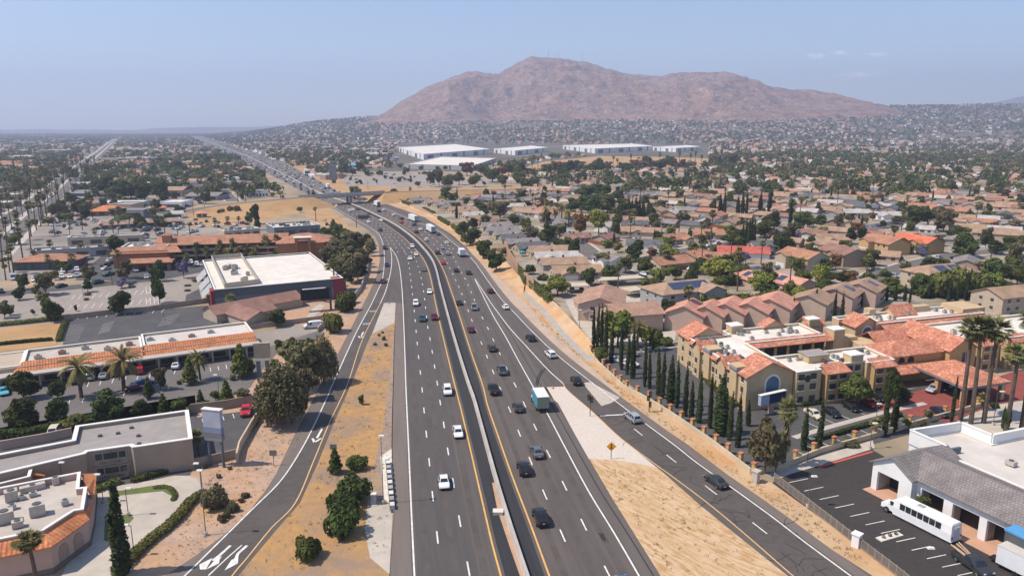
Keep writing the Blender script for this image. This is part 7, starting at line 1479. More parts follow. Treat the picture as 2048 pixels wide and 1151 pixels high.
# terracotta hotel
tf, tL = edge_frame((313, 490), (562, 482), 8.0); th_ = base_thing("terracotta_hotel", "terracotta three storey hotel with long tiled roof and bell tower behind the white store", "hotel", tf, tL / 2, 6); thw = M("stucco_sienna", (.36, .17, .09), (.32, .15, .08), sc=.4)
land("the long terracotta hotel", *tf.p(tL / 2, 0)[:2])
mb = MB(tf); mb.box(0, tL + 2, .5, 14, 0, 8); mb.build("wall", thw, th_); mb = MB(tf); slab(mb, (-1, -.6, 7.8), (tL + 3, -.6, 7.8), (tL + 3, 8, 10.6), (-1, 8, 10.6), .2); slab(mb, (-1, 15, 7.8), (tL + 3, 15, 7.8), (tL + 3, 8, 10.6), (-1, 8, 10.6), .2); mb.build("tile_roof", t_ter, th_)
for z in (1.0, 3.6, 6.0):
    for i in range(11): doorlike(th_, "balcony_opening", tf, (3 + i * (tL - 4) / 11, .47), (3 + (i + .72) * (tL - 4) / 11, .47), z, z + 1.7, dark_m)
for z in (2.6, 5.1): mb = MB(tf); mb.box(0, tL, -.5, .45, z, z + .9); mb.build("balcony_rail", M("rail_cream", (.5, .38, .27)), th_)
mb = MB(tf); mb.box(tL - 1, tL + 22, -7, 13, 0, 8); mb.build("wall", thw, th_); mb = MB(tf); hip(mb, tL - 1, tL + 22, -7, 13, 8, 3.0, .8); mb.build("tile_roof", t_ter, th_)
for s in (tL + 7, tL + 12.5):
    for t_ in (-9, -6.5): mb = MB(tf); mb.box(s - .5, s + .5, t_ - .5, t_ + .5, 0, 9.5); mb.build("tower_column", thw, th_)
mb = MB(tf); mb.box(tL + 6.4, tL + 13.1, -9.6, -5.9, 9.5, 10.4); mb.build("tower_top", thw, th_); mb = MB(tf); mb.box(tL + 6, tL + 13.5, -10, -5.4, 10.4, 10.7); mb.build("tower_roof", roof_w, th_)
mb = MB(tf); mb.box(-15, 6, -9, 10, 0, 7); mb.build("wall", thw, th_); flat(th_, [(-13, -4), (5, -4), (5, 9), (-13, 9)], 8.2, beige_w, trim_w, roof_w, par=.6, fr=tf, z0=6.8)
mb = MB(tf); slab(mb, (-16, -10, 6.3), (12, -10, 6.3), (9, -4.5, 8.2), (-14, -4.5, 8.2), .2); slab(mb, (-9, -19, 3.6), (10, -19, 3.6), (8, -15, 5), (-7, -15, 5), .2); mb.build("tile_roof", t_ter, th_); mb = MB(tf); mb.box(-8, 9, -18, -9, 2.9, 3.6); mb.build("entrance_canopy", thw, th_)
for s in (-7.5, 0, 8): mb = MB(tf); mb.box(s - .6, s + .6, -18, -16.8, 0, 3); mb.build("canopy_column", thw, th_)
mb = MB(tf); mb.box(2, 5.5, 2, 5.5, 8, 11.8); mb.build("bell_tower", thw, th_); mb = MB(tf); hip(mb, 2, 5.5, 2, 5.5, 11.8, 1.0, .5); mb.build("tower_roof", t_ter, th_)
for i in range(8): unit(th_, tf, -12 + rr.uniform(0, 14), -2 + rr.uniform(0, 9), 7.6, 1.3, 1.1, 1.0, [ac_m, metal_m][i % 2])
OCC += [(tf.p(s, 5)[0], tf.p(s, 5)[1], 13) for s in range(-10, int(tL + 22), 9)]
# ---------------------------------------------------------------- warehouses
wh_w = M("warehouse_white", (.74, .74, .75), (.68, .68, .69), sc=.05); wh_d = M("warehouse_slate", (.13, .15, .18), (.11, .13, .155), sc=.05)
def warehouse(lb, pts, z, bands=6, door=True, wm=wh_w):
    P = [tuple(at(*q, z)) for q in pts]; t = thing("warehouse", lb, "warehouse", (*((Vector(P[0]) + Vector(P[2])) / 2), 0)); flat(t, P, z, wm, trim_w, roof_w, par=1.0, pw=.5)
    for a, b, n in ((P[0], P[1], bands), (P[1], P[2], bands)):
        f = Fr(a, b); L = (Vector(b) - Vector(a)).length
        for i in range(n): doorlike(t, "slate_bay" if i % 2 else "glazed_entrance", f, (L * (i + .3) / n, 0), (L * (i + (.75 if i % 2 == 0 and door else .42)) / n, 0), 0, z * (.75 if i % 2 == 0 else .98), wh_d, .15)
    OCC.append((t.location.x, t.location.y, 70)); return t
warehouse("largest white warehouse with a dark glazed corner, behind the long low store", ((798, 294), (847, 308), (979, 298), (906, 288)), 11)
warehouse("white warehouse second from the freeway, beside the largest one", ((988, 297), (1030, 301), (1095, 295), (1060, 291)), 10, 4)
warehouse("long white warehouse with dark bays behind the dry grass hill", ((1126, 290), (1190, 297), (1306, 292), (1260, 287)), 11)
warehouse("pinkish white warehouse farthest along the row, with dark panels", ((1306, 293), (1352, 296), (1402, 293), (1370, 290)), 10, 4)
warehouse("long low grey store with a broad white roof below the warehouses", ((809, 328), (946, 331), (992, 316), (880, 313)), 6.5, 5, False, M("warehouse_grey", (.45, .43, .43), (.4, .39, .39), sc=.05))
shop("pale low market with a red awning front beyond the car park", (730, 316), (800, 314), 5, 18, 'flat', white_w, roof_p); shop("blue roofed diner among trees beyond the overpass", (690, 330), (722, 330), 4, 14, 'hip', white_w, M("roof_blue", (.12, .4, .6)), 2.5); shop("low shops with a pale awning at the edge of the far car park", (835, 342), (862, 343), 4, 18, 'flat', beige_w, roof_p)
# ---------------------------------------------------------------- procedural town
def in_poly(x, y, P):
    c = False; j = len(P) - 1
    for i in range(len(P)):
        if (P[i][1] > y) != (P[j][1] > y) and x < (P[j][0] - P[i][0]) * (y - P[i][1]) / (P[j][1] - P[i][1]) + P[i][0]: c = not c
        j = i
    return c
FMX = np.array([p.x for p in fm]); FMY = np.array([p.y for p in fm])
BLX = np.array([p.x for p in bl]); BLY = np.array([p.y for p in bl])
def fwx(Y): return np.interp(Y, FMY, FMX)
NOGO = [[(680, 374), (690, 340), (790, 335), (1015, 343), (1050, 388), (700, 400)], [(1000, 351), (1080, 322), (1200, 309), (1420, 314), (1475, 328), (1300, 342), (1040, 356)], [(780, 318), (800, 289), (1420, 288), (1420, 314), (1130, 312), (1000, 330), (950, 342), (800, 342)], [(360, 432), (452, 400), (640, 380), (780, 372), (1030, 370), (1050, 390), (800, 400), (760, 500), (640, 480), (420, 456)]]
def free(x, y, r):
    px, py = proj(x, y, 0)
    if any(in_poly(px, py, P) for P in NOGO): return False
    return all((x - a) ** 2 + (y - b) ** 2 > (r + c) ** 2 for a, b, c in OCC)
STREETS = [smooth(wl(q), 4) for q in ([(1095, 452), (1185, 508), (1270, 562)], [(1205, 520), (1300, 516), (1380, 499), (1450, 488), (1520, 476), (1590, 462), (1650, 461), (1757, 457), (1830, 444), (1980, 424)], [(1690, 574), (1745, 555), (1843, 525), (1941, 506), (2060, 498)])] + [bl]
def off_street(x, y, m): return all(min((x - p.x) ** 2 + (y - p.y) ** 2 for p in s) > m * m for s in STREETS)
HP = []
for L, Wd, wing in ((14, 9, 1), (16, 9.5, 0), (13, 10, 1), (17, 10, 1), (15, 9, 0)):
    w = MB(); g = MB(); gwall(w, -L / 2, L / 2, -Wd / 2, Wd / 2, 2.6, Wd * .19, 's'); gable(g, -L / 2, L / 2, -Wd / 2, Wd / 2, 2.6, Wd * .19, 's', .5)
    if wing: a = -L / 2 + 1; gwall(w, a, a + 6, -Wd / 2 - 4, 0, 2.58, 1.2, 't'); gable(g, a, a + 6, -Wd / 2 - 4, 0, 2.62, 1.2, 't', .4)
    dn = MB(); dn.box(-L / 2 + 2, -L / 2 + 6, -Wd / 2 - (4.04 if wing else .04), -Wd / 2 - (3.9 if wing else -.1), 0, 2.1); wn = MB(); wn.box(1, 3, -Wd / 2 - .05, -Wd / 2 + .1, .9, 2.1); wn.box(L / 2 - 3, L / 2 - 1.4, -Wd / 2 - .05, -Wd / 2 + .1, .9, 2.1)
    HP.append((w.mesh("house_wall", beige_w), g.mesh("house_roof", s_tan), dn.mesh("garage_door", gdoor), wn.mesh("window", pane_m)))
cand = []; ang = math.radians(-34); e1 = Vector((math.cos(ang), math.sin(ang))); e2 = Vector((-e1.y, e1.x))
yy_, k_ = 0.0, 0
rows = []
for k in range(-40, 80): rows.append((k * 27.0 + (6 if k % 2 else -2), k))
for off, k in rows:
    for j in range(-60, 100):
        p = e1 * (j * 16.5 + (k * 5.3) % 16) + e2 * off
        if not (250 < p.y < 1000): continue
        px, py = proj(p.x, p.y, 0)
        if px < 1000 - max(0, (430 - py) * 2.2) or px > 2120 or py > 590 or px < 800: continue
        if p.x < float(np.interp(p.y, [140, 250, 360, 480, 560, 700], [60, 22, 8, -60, -95, -110])) + 10: continue
        if not free(p.x, p.y, 7.5) or not off_street(p.x, p.y, 13): continue
        cand.append((p.y, p.x, k)); OCC.append((p.x, p.y, 6.2))
cand.sort(); rkeys = ['tan', 'tan', 'grey', 'pale', 'terra', 'tan', 'brown', 'tan', 'grey', 'salmon', 'dark', 'brown']
rest_h = cand[215:]
for y, x, k in cand[:215]:
    a, b, dn, wn = R.choice(HP); rc = R.choice(rkeys); t = thing("house", None, "house", (x, y, 0), ang + R.choice((0, 0, math.pi, math.pi / 2)) + R.uniform(-.06, .06), "houses in the suburb")
    o = link("wall", a, t); setmat(o, R.choice(WALLS)); o = link("roof", b, t); setmat(o, RC[rc]); link("garage_door", dn, t); link("window", wn, t); bulk(t, RW_[rc] + " bungalow")
for off, k in rows:                                        # residential streets between the back-to-back rows
    if k % 2: continue
    mb = MB(); pts = []
    for j in range(-40, 90):
        p = e1 * (j * 12.0) + e2 * (off - 14.5); px, py = proj(p.x, p.y, 0)
        ok = 420 < p.y < 980 and 1040 < px < 2150 and py < 470 and not any(in_poly(px, py, P) for P in NOGO)
        if ok: pts.append(p)
    if len(pts) > 3: strip(mb, pts, 9, 1); tag(mb.build("street", asph_o), kind="structure")
# trees of the suburb that can still be told apart
n = 0; rs = np.random.RandomState(4)
while n < 720:
    y = 190 + 760 * rs.rand() ** .85; x = -90 + rs.rand() * (y * .86 + 90); px, py = proj(x, y, 0)
    if px < 900 or px > 2100 or py > 600 or x < float(np.interp(y, [140, 250, 360, 480, 560, 700], [60, 22, 8, -60, -95, -110])) + 8 or not free(x, y, -1.6): continue
    q = rs.rand(); k, h, w = (('B', 5 + 5 * rs.rand(), 5 + 5 * rs.rand()) if q < .17 else ('M', 4 + 4 * rs.rand(), 4 + 5 * rs.rand()) if q < .4 else ('O', 6 + 4 * rs.rand(), 5 + 5 * rs.rand()) if q < .57 else ('F', 9 + 7 * rs.rand(), 3.6) if q < .7 else ('C', 7 + 5 * rs.rand(), 1.5) if q < .78 else ('R', 5 + 3 * rs.rand(), 4 + 3 * rs.rand()) if q < .82 else ('J', 5, 5) if q < .84 else ('L', 4 + 3 * rs.rand(), 5 + 4 * rs.rand()))
    plant(k, x, y, h, w); n += 1
# palms of the boulevard
dist = 0
P_ = resamp(bl, 520)
for i in range(3, 200, 2):
    for s in (-14.5, 0, 14.0):
        q = offsets(P_, s)[i]; 
        if q.y < 240 or q.y > 1150 or R.random() < .42: continue
        h = R.uniform(12, 19); plant('F', q.x + R.uniform(-1, 1), q.y + R.uniform(-2, 2), h, R.uniform(4, 5.2), occ=False)
# commercial blocks further up the left side
cb = []
tries = 0
while len(cb) < 150 and tries < 14000:
    tries += 1; y = 330 + 1000 * rs.rand(); xb = float(np.interp(y, [p.y for p in bl], [p.x for p in bl])); xf = float(fwx(max(y, FMY[0]))) - 32
    x = xb - 260 + rs.rand() * (xf - xb + 240); w, d = 15 + 30 * rs.rand() ** 1.5, 11 + 13 * rs.rand()
    if abs(x - xb) < 16 + w / 2 or x + w / 2 > xf or not free(x, y, max(w, d) * .55): continue
    px, py = proj(x, y, 0)
    if px < -60 or (y < 420 and px > 20): continue
    cb.append((y, x, w, d)); OCC.append((x, y, max(w, d) * .5))
    z = 3.6 + 2.5 * rs.rand(); q = rs.rand(); kind, rm, rw = ('hip', t_ter, "terracotta hip roofed") if q < .16 else ('hip', t_sal, "salmon tile roofed") if q < .24 else ('flat', roof_w, "flat white roofed") if q < .6 else ('flat', roof_g, "flat grey roofed") if q < .85 else ('gable', s_tan, "tan gabled")
    f = Fr((x - w / 2, y - d / 2), (x + w / 2, y - d / 2 + w * .03)); t = thing("commercial_building", None, "building", (x, y, 0), 0, "commercial buildings along the boulevard"); wm = [beige_w, tan_w, grey_w, white_w, pink_w][int(rs.rand() * 5)]
    mb = MB(f)
    if kind == 'flat': flat(t, [(0, 0), (w, 0), (w, d), (0, d)], z, wm, trim_w if rs.rand() < .5 else grey_w, rm, par=.5, fr=f)
    else: mb.box(0, w, 0, d, 0, z); mb.build("wall", wm, t); mb = MB(f); (hip if kind == 'hip' else lambda *a: gable(*a[:-2], a[-2] , 's', .5))(mb, 0, w, 0, d, z, 2.4, .6) if kind == 'hip' else gable(mb, 0, w, 0, d, z, 2.4, 's', .5); mb.build("roof", rm, t)
    mb = MB(f); mb.box(w * .1, w * .9, -.06, .1, .5, z * .62); mb.build("shopfront", pane_m, t)
    bulk(t, rw + " building")
n = 0
while n < 260:
    y = 300 + 800 * rs.rand(); xb = float(np.interp(y, [p.y for p in bl], [p.x for p in bl])); xf = float(fwx(max(y, FMY[0]))) - 30; x = xb - 230 + rs.rand() * (xf - xb + 220)
    if abs(x - xb) < 13 or x > xf or not free(x, y, 0): continue
    px, py = proj(x, y, 0)
    if px < -40 or (y < 420 and px > 30) or py > 500: continue
    q = rs.rand(); plant(*(('B', x, y, 6 + 5 * rs.rand(), 6 + 5 * rs.rand()) if q < .2 else ('M', x, y, 5 + 3 * rs.rand(), 6 + 3 * rs.rand()) if q < .36 else ('O', x, y, 7 + 4 * rs.rand(), 7 + 3 * rs.rand()) if q < .62 else ('L', x, y, 5 + 2 * rs.rand(), 6 + 2 * rs.rand()) if q < .74 else ('F', x, y, 9 + 6 * rs.rand(), 3.4) if q < .9 else ('M', x, y, 5, 5))); n += 1
k = 0
while k < 150:
    y = 320 + 620 * rs.rand(); xb = float(np.interp(y, [p.y for p in bl], [p.x for p in bl])); xf = float(fwx(max(y, FMY[0]))) - 34; x = xb - 120 + rs.rand() * (xf - xb + 110)
    if x > xf or not free(x, y, -.5) or abs(x - xb) < 13: continue
    px, py = proj(x, y, 0)
    if px < -30 or (y < 420 and px > 40): continue
    vehicle(R.choice(['sedan', 'suv', 'pickup', 'suv', 'minivan']), R.choice(cols), x, y, R.choice((0, 1.57, 3.14)) + R.uniform(-.05, .05), False, " parked", "parked vehicles"); OCC.append((x, y, 1.5)); k += 1
k = 0
while k < 90:
    y = 170 + 500 * rs.rand(); x = -60 + rs.rand() * (y * .8 + 60); px, py = proj(x, y, 0)
    if px < 1020 or px > 2060 or py > 575 or x < float(np.interp(y, [140, 250, 360, 480, 560, 700], [60, 22, 8, -60, -95, -110])) + 9 or not free(x, y, -.5): continue
    vehicle(R.choice(['sedan', 'suv', 'pickup', 'suv', 'minivan']), R.choice(cols), x, y, ang + R.choice((0, 1.57, 3.14)), False, " parked", "parked vehicles"); OCC.append((x, y, 1.5)); k += 1
# far stuff: one mesh each
def scatter(N, y0, y1, seed, clump, powr=1.0, keep_dry=True):
    rs = np.random.RandomState(seed); out = []
    while sum(len(o) for o in out) < N:
        y = y0 + (y1 - y0) * rs.rand(N * 2) ** powr; x = (rs.rand(N * 2) * 2 - 1) * (.74 * y + 60); keep = rs.rand(N * 2) < y / y1
        px = 1024 + F_PX * x / y; yb_ = np.where(px < 1100, 3750 + np.clip(760 - px, 0, 400) * 22, 3750 + np.clip(px - 1720, 0, 400) * 16)
        nz = fbm(x / 160, y / 160, 77, 3); keep &= (y < yb_) & (nz + (rs.rand(N * 2) - .5) * .5 > clump)
        keep &= (np.abs(x - fwx(y)) > 34 + (y > 1500) * 10) | (y > 5000)
        keep &= np.abs(x - np.interp(y, BLY, BLX)) > 24
        if y0 < 1000: keep &= np.array([not any(in_poly(a, b, P) for P in NOGO) for a, b in zip(*proj(x, y, 0))])
        else:
            pp = [proj(a, b, c) for a, b, c in zip(x, y, terrain(x, y))]; keep &= np.array([not any(in_poly(a, b, P) for P in NOGO[:3]) for a, b in pp])
        out.append(np.stack([x, y], 1)[keep])
    return np.concatenate(out)[:N]
def far_trees(name, pts, nq, seed, mats):
    rs = np.random.RandomState(seed); N = len(pts); w = 5.5 + 8.5 * rs.rand(N) ** 1.4; h = 5.5 + 7.5 * rs.rand(N); thin = rs.rand(N) < .12; w[thin] = 2.6; h[thin] = 9 + 6 * rs.rand(thin.sum())
    d = rs.normal(size=(N, nq, 3)); d /= np.linalg.norm(d, axis=2)[..., None]; r = .55 + .5 * rs.rand(N, nq, 1)
    lob = rs.normal(size=(N, nq, 3)) * .12
    P = (d * r + lob) * np.stack([w / 2, w / 2, h * .38], 1)[:, None, :]; P[..., 2] += (h * .6)[:, None]
    P[..., :2] += pts[:, None, :]; P[..., 2] += terrain(pts[:, 0], pts[:, 1])[:, None]
    nrm = d + rs.normal(size=d.shape) * .5; nrm /= np.linalg.norm(nrm, axis=2)[..., None]
    a = np.cross(nrm, rs.normal(size=d.shape)); a /= np.linalg.norm(a, axis=2)[..., None]; b = np.cross(nrm, a); s = (np.sqrt(w * h) * (1.15 / math.sqrt(nq)))[:, None, None] * (.7 + .6 * rs.rand(N, nq, 1))
    co = np.stack([P - a * s, P - b * s * .8, P + a * s, P + b * s * .8], 2).reshape(-1, 3)
    me = bpy.data.meshes.new(name); np_mesh(me, co, np.arange(len(co)).reshape(-1, 4), np.repeat(rs.choice(len(mats), N, p=[.5, .25, .25]), nq))
    for m in mats: me.materials.append(m)
    return tag(link(name, me), kind="stuff")
lm = [leaf_dk, leaf_md, leaf_ol]
far_trees("far_woodland", scatter(3000, 620, 1500, 3, .34), 60, 1, lm)
far_trees("distant_woodland", scatter(23000, 1400, 6800, 5, .33, 1.0), 28, 2, lm)
def far_houses(name, pts, seed, mats):
    rs = np.random.RandomState(seed); N = len(pts); w = 9 + 7 * rs.rand(N); d = 8 + 4 * rs.rand(N); a = ang + rs.choice([0, math.pi / 2], N) + rs.normal(size=N) * .1; h = 2.6 + .6 * rs.rand(N) + 2.4 * (rs.rand(N) < .25); rz = 1.6 + rs.rand(N) * .8
    L = np.array([(-1, -1, 0), (1, -1, 0), (1, 1, 0), (-1, 1, 0), (-1, -1, 1), (1, -1, 1), (1, 1, 1), (-1, 1, 1), (-.55, 0, 2), (.55, 0, 2)], float)
    lx = L[None, :, 0] * w[:, None] / 2; ly = L[None, :, 1] * d[:, None] / 2; lz = np.where(L[None, :, 2] == 0, -.5, np.where(L[None, :, 2] == 1, h[:, None], (h + rz)[:, None]))
    x = pts[:, :1] + lx * np.cos(a)[:, None] - ly * np.sin(a)[:, None]; y = pts[:, 1:] + lx * np.sin(a)[:, None] + ly * np.cos(a)[:, None]; z = lz + terrain(pts[:, 0], pts[:, 1])[:, None]
    co = np.stack([x, y, z], 2).reshape(-1, 3); q = np.array([(0, 1, 5, 4), (1, 2, 6, 5), (2, 3, 7, 6), (3, 0, 4, 7), (4, 5, 9, 8), (6, 7, 8, 9), (5, 6, 9, 9), (7, 4, 8, 8)])
    tri_fix = q.copy(); F = (np.arange(N) * 10)[:, None, None] + q[None]
    me = bpy.data.meshes.new(name); bmv = F.reshape(-1, 4); mi = np.empty((N, 8), int); mi[:, :4] = rs.choice([0, 1, 2], (N, 1)); mi[:, 4:] = rs.choice(range(3, len(mats)), (N, 1))
    quads = bmv.reshape(N, 8, 4); fl = [list(f) if f[2] != f[3] else list(f[:3]) for f in bmv.tolist()]
    me.from_pydata(co.tolist(), [], fl); me.polygons.foreach_set("material_index", mi.ravel().astype(np.int32)); 
    for m in mats: me.materials.append(m)
    me.update(); return tag(link(name, me), kind="stuff")
hm = [beige_w, white_w, tan_w, s_tan, s_tan, s_gry, s_lt, t_ter, t_sal, s_brn, s_gry, s_brn]
ph = np.concatenate([scatter(4200, 950, 4600, 9, .2), scatter(3600, 800, 2600, 19, .1)]); extra = np.array([(x, y) for y, x, k in rest_h]).reshape(-1, 2)
far_houses("distant_housing", np.concatenate([ph, extra]), 6, hm)
red_b = [(a, b) for a, b in scatter(2600, 1700, 3500, 12, .1) if 760 < proj(a, b, 0)[0] < 1700 and math.sin(a / 90) + math.sin(b / 160) > -.4]
far_houses("distant_red_roofs", np.array(red_b), 8, [beige_w, pink_w, tan_w, t_ter, t_sal, t_org])
# pale big sheds on the far plain
rs = np.random.RandomState(21); mb = MB()
for i in range(190):
    y = rs.uniform(1250, 7000); px = rs.uniform(-40, 420) if i % 3 else rs.uniform(450, 800); x = (px - 1024) / F_PX * y
    if abs(x - float(fwx(min(y, FMY[-1])))) < 100 or abs(x + 30 - float(np.interp(y, BLY, BLX))) < 70: continue
    w, d, z = rs.uniform(20, 60) * (1 + y / 4000), rs.uniform(18, 50), rs.uniform(6, 10); g = th(x, y); mb.box(x - w / 2, x + w / 2, y, y + d, g - 1, g + z)
tag(mb.build("distant_sheds", M("shed_pale", (.6, .56, .52), (.36, .29, .25), sc=.012)), kind="stuff")
# ---------------------------------------------------------------- street furniture
lampm = M("lamp_lens", (.75, .74, .7)); pole_m = M("pole_grey", (.2, .2, .205), (.17, .17, .175))
def lamp(lb, px, py, hp, arm, cobra=True, dark=False, name="street_lamp"):
    p = at(px, py); h = height_px(px, py, hp); t = thing(name, lb, "lamp post", (p.x, p.y, 0)); m = steel if dark else pole_m
    mb = MB(); mb.tube((0, 0, 0), (0, 0, h), .08 if cobra else .06, .05, 8); link("pole", mb.mesh("pole", m), t); mb = MB(); mb.tube((0, 0, 0), (0, 0, .6), .28, .28, 8); link("base", mb.mesh("base", conc), t)
    A = Vector(arm); mb = MB(); mb.tube((0, 0, h - .1), (A.x, A.y, h + .15), .04, .04, 6); link("arm", mb.mesh("arm", m), t)
    mb = MB(); mb.hexa([(A.x - .45, A.y - .22, h + .02), (A.x + .45, A.y - .22, h + .02), (A.x + .45, A.y + .22, h + .02), (A.x - .45, A.y + .22, h + .02)], [(A.x - .4, A.y - .18, h + .2), (A.x + .4, A.y - .18, h + .2), (A.x + .4, A.y + .18, h + .2), (A.x - .4, A.y + .18, h + .2)]); link("lamp_head", mb.mesh("lamp_head", lampm), t); return t
for a in (("tall grey lamp post on the dirt slope above the off ramp arrows", 412, 1070, 130, (.1, -.2)), ("slim dark lamp post behind the concrete crash pad on the freeway edge", 767, 1007, 135, (.1, 0)), ("lamp post on the freeway gore with the pale concrete triangle", 777.5, 607, 48, (.1, 0)), ("street lamp with a curved arm by the cypress cluster", 1548, 487, 32, (-1.6, .3)), ("lamp post beside the apartment drive", 1159, 656, 36, (.2, 0)), ("street lamp on the corner of the side street", 1166, 498, 26, (.1, 0)), ("street lamp by the tan houses near the side street", 1289, 470, 30, (.1, 0)), ("lamp post on the bank beside the dark olive trees", 933, 495, 28, (.1, 0)), ("street lamp in front of the big dark tree by the orange roof", 1901, 520, 20, (.6, 0))): lamp(*a)
for a in (("square headed lamp post at the mouth of the driveway by the lone cypress", 269, 1112, 62, (-.7, 0)), ("square headed lamp post in the middle of the driveway loop", 257, 1031, 54, (.5, 0)), ("square headed lamp post at the outer end of the driveway loop", 405, 981, 54, (-.6, 0)), ("square headed lamp post under the motel balconies", 207, 1005, 56, (-.4, 0)), ("lamp post between the strip mall rows of young trees", 438, 792, 42, (-.4, 0)), ("lamp post halfway along the garage railing", 1615, 1014, 60, (.7, .2)), ("lamp post in the garage car park nearest the dark pickup", 1843, 1168, 70, (.7, .2)), ("lamp post on the walk by the leafy tree and the tan wall", 1614, 930, 52, (.5, .1)), ("lamp post by the red kerb end of the garage", 1740, 897, 50, (.5, .1)), ("lamp post beside the motel wall near the restaurant roof", 128, 985, 60, (.3, 0)), ("lamp post in the hotel car park among the stalls", 1752, 842, 34, (.3, 0)), ("lamp post below the tall palms on the hotel drive", 1986, 850, 66, (1.0, .2)), ("lamp post in the pale car park by the hedge island", 168, 600, 30, (.2, 0)), ("lamp post beside the tall tree pair in the pale car park", 328, 640, 40, (.2, 0))): lamp(*a, cobra=False, dark=True)
def sign_post(lb, px, py, hp, w, build, name="road_sign"):
    p = at(px, py); h = height_px(px, py, hp); t = thing(name, lb, "sign", (p.x, p.y, 0)); mb = MB(); mb.tube((0, 0, 0), (0, 0, h), .06, .06, 6); link("post", mb.mesh("post", steel), t); build(t, h, w)
yel = M("sign_yellow", (.85, .42, .02), (.8, .39, .02), rough=.5); blk = M("sign_black", (.01, .01, .01))
def diamond(t, h, w):
    mb = MB(); c = h - w * .15; r = w * .71; mb.hexa([(0, -.03, c - r), (r, -.03, c), (0, -.03, c + r), (-r, -.03, c)], [(0, .0, c - r), (r, .0, c), (0, .0, c + r), (-r, .0, c)]); o = link("plate", mb.mesh("plate", yel), t)
    mb = MB(); f = lambda *q: mb.f.append([mb.pt((x * r, -.04, c + z * r)) for x, z in q])
    f((-.07, -.55), (.07, -.55), (.07, .2), (-.07, .2)); f((-.22, .18), (.22, .18), (0, .6)); f((.05, -.2), (.3, -.5), (.38, -.4), (.05, -.02)); f((-.05, -.2), (-.3, -.5), (-.38, -.4), (-.05, -.02)); link("merge_symbol", mb.mesh("merge_symbol", blk), o)
sign_post("yellow diamond merge sign at the near end of the gravel wedge", 1222, 918, 28, 1.25, diamond)
def plate(t, h, w): mb = MB(); mb.box(-w / 2, w / 2, -.08, -.03, h - w * .75, h + .05); link("plate", mb.mesh("plate", M("sign_back", (.2, .18, .165))), t)
sign_post("back of a rectangular sign on the dirt beside the off ramp", 548, 931, 31, 1.25, plate); sign_post("back of a dark sign on the grass beside the conical shrub", 668, 914, 26, 1.2, plate)
def signal(lb, px, py, hp, heads):
    p = at(px, py); h = height_px(px, py, hp); t = thing("traffic_signal", lb, "traffic light", (p.x, p.y, 0)); mb = MB(); mb.tube((0, 0, 0), (0, 0, h), .09, .07, 8); link("pole", mb.mesh("pole", steel), t)
    for x, z in heads:
        mb = MB(); mb.box(x - .25, x + .25, -.22, .2, h * z - 1.1, h * z); o = link("signal_head", mb.mesh("signal_head", M("signal_black", (.03, .035, .035))), t)
        for i, m in enumerate(((.3, .02, .02), (.3, .18, .02), (.02, .2, .08))): mb = MB(); mb.tube((x, -.23, h * z - .2 - i * .33), (x, -.3, h * z - .2 - i * .33), .12, .12, 8); link("lens", mb.mesh("lens", M(f"lens_{i}", m)), o)
signal("ramp meter signal on a black pole standing in the gravel wedge", 1180, 832, 43, ((-.35, 1.0), (.3, .9))); signal("ramp meter signal on the dirt verge beside the tan wall", 1298, 824, 42, ((.1, 1.0), (-.25, .8), (.15, .5)))
p = at(1106, 777); t = thing("traffic_cone", "orange traffic cone at the far tip of the gravel wedge", "cone", (p.x, p.y, .06)); mb = MB(); mb.tube((0, 0, .04), (0, 0, .75), .2, .03, 10); link("cone", mb.mesh("cone", M("cone_orange", (.8, .16, .03))), t); mb = MB(); mb.box(-.25, .25, -.25, .25, 0, .04); link("base", mb.mesh("base", blk), t)
f = Fr(at(785, 1020), at(776, 925)); cc = base_thing("crash_cushion", "grey and black crash cushion on the white pad beside the freeway", "crash cushion", f, 0, 0); Lc = (at(776, 925) - at(785, 1020)).length
for i in range(9): mb = MB(f); s = Lc * i / 9; mb.box(s, s + Lc / 9 * .62, -.35, .35, .05, .85); mb.build("bay", conc_l if i % 2 == 0 else metal_m, cc); mb = MB(f); mb.box(s + Lc / 9 * .62, s + Lc / 9, -.28, .28, .05, .7); mb.build("diaphragm", trim_m, cc)
mb = MB(f); mb.box(-.8, Lc, .36, .42, .3, .8); mb.build("rail", steel, cc)
p = at(748, 1008); t = thing("utility_cabinet", "tall grey utility cabinet beside the slim lamp on the freeway apron", "cabinet", (p.x, p.y, 0)); mb = MB(); mb.box(-.4, .4, -.35, .35, .12, 1.75); link("body", mb.mesh("body", M("cabinet_grey", (.33, .34, .36))), t); mb = MB(); mb.box(-.43, .43, -.38, .38, 1.75, 1.9); link("top", mb.mesh("top", trim_w), t); mb = MB(); mb.box(-.7, .7, -.7, .7, 0, .12); link("base", mb.mesh("base", conc), t)
p = at(713, 455); t = thing("gantry_sign", "cantilever freeway sign seen from behind at the edge of the dry bank", "sign", (p.x, p.y, 0)); h = height_px(713, 455, 24); mb = MB(); mb.tube((0, 0, 0), (0, 0, h), .22, .18, 8); link("post", mb.mesh("post", steel), t); mb = MB(); mb.box(0, 6.5, -.1, .1, h - 1.0, h - .8); mb.box(0, 6.5, -.1, .1, h - .3, h - .1); link("arm", mb.mesh("arm", steel), t); mb = MB(); mb.box(1.2, 6.8, .15, .25, h - 2.0, h + .3); link("panel", mb.mesh("panel", M("sign_back_dark", (.1, .1, .105))), t)
p = at(615, 352); t = thing("highway_sign", "green highway sign among trees beyond the overpass", "sign", (p.x, p.y, 0)); mb = MB(); mb.tube((0, 0, 0), (0, 0, 5), .2, .2, 6); link("post", mb.mesh("post", steel), t); mb = MB(); mb.box(-3, 3, -.15, .1, 3, 6.2); link("panel", mb.mesh("panel", M("sign_green", (.01, .16, .09))), t)
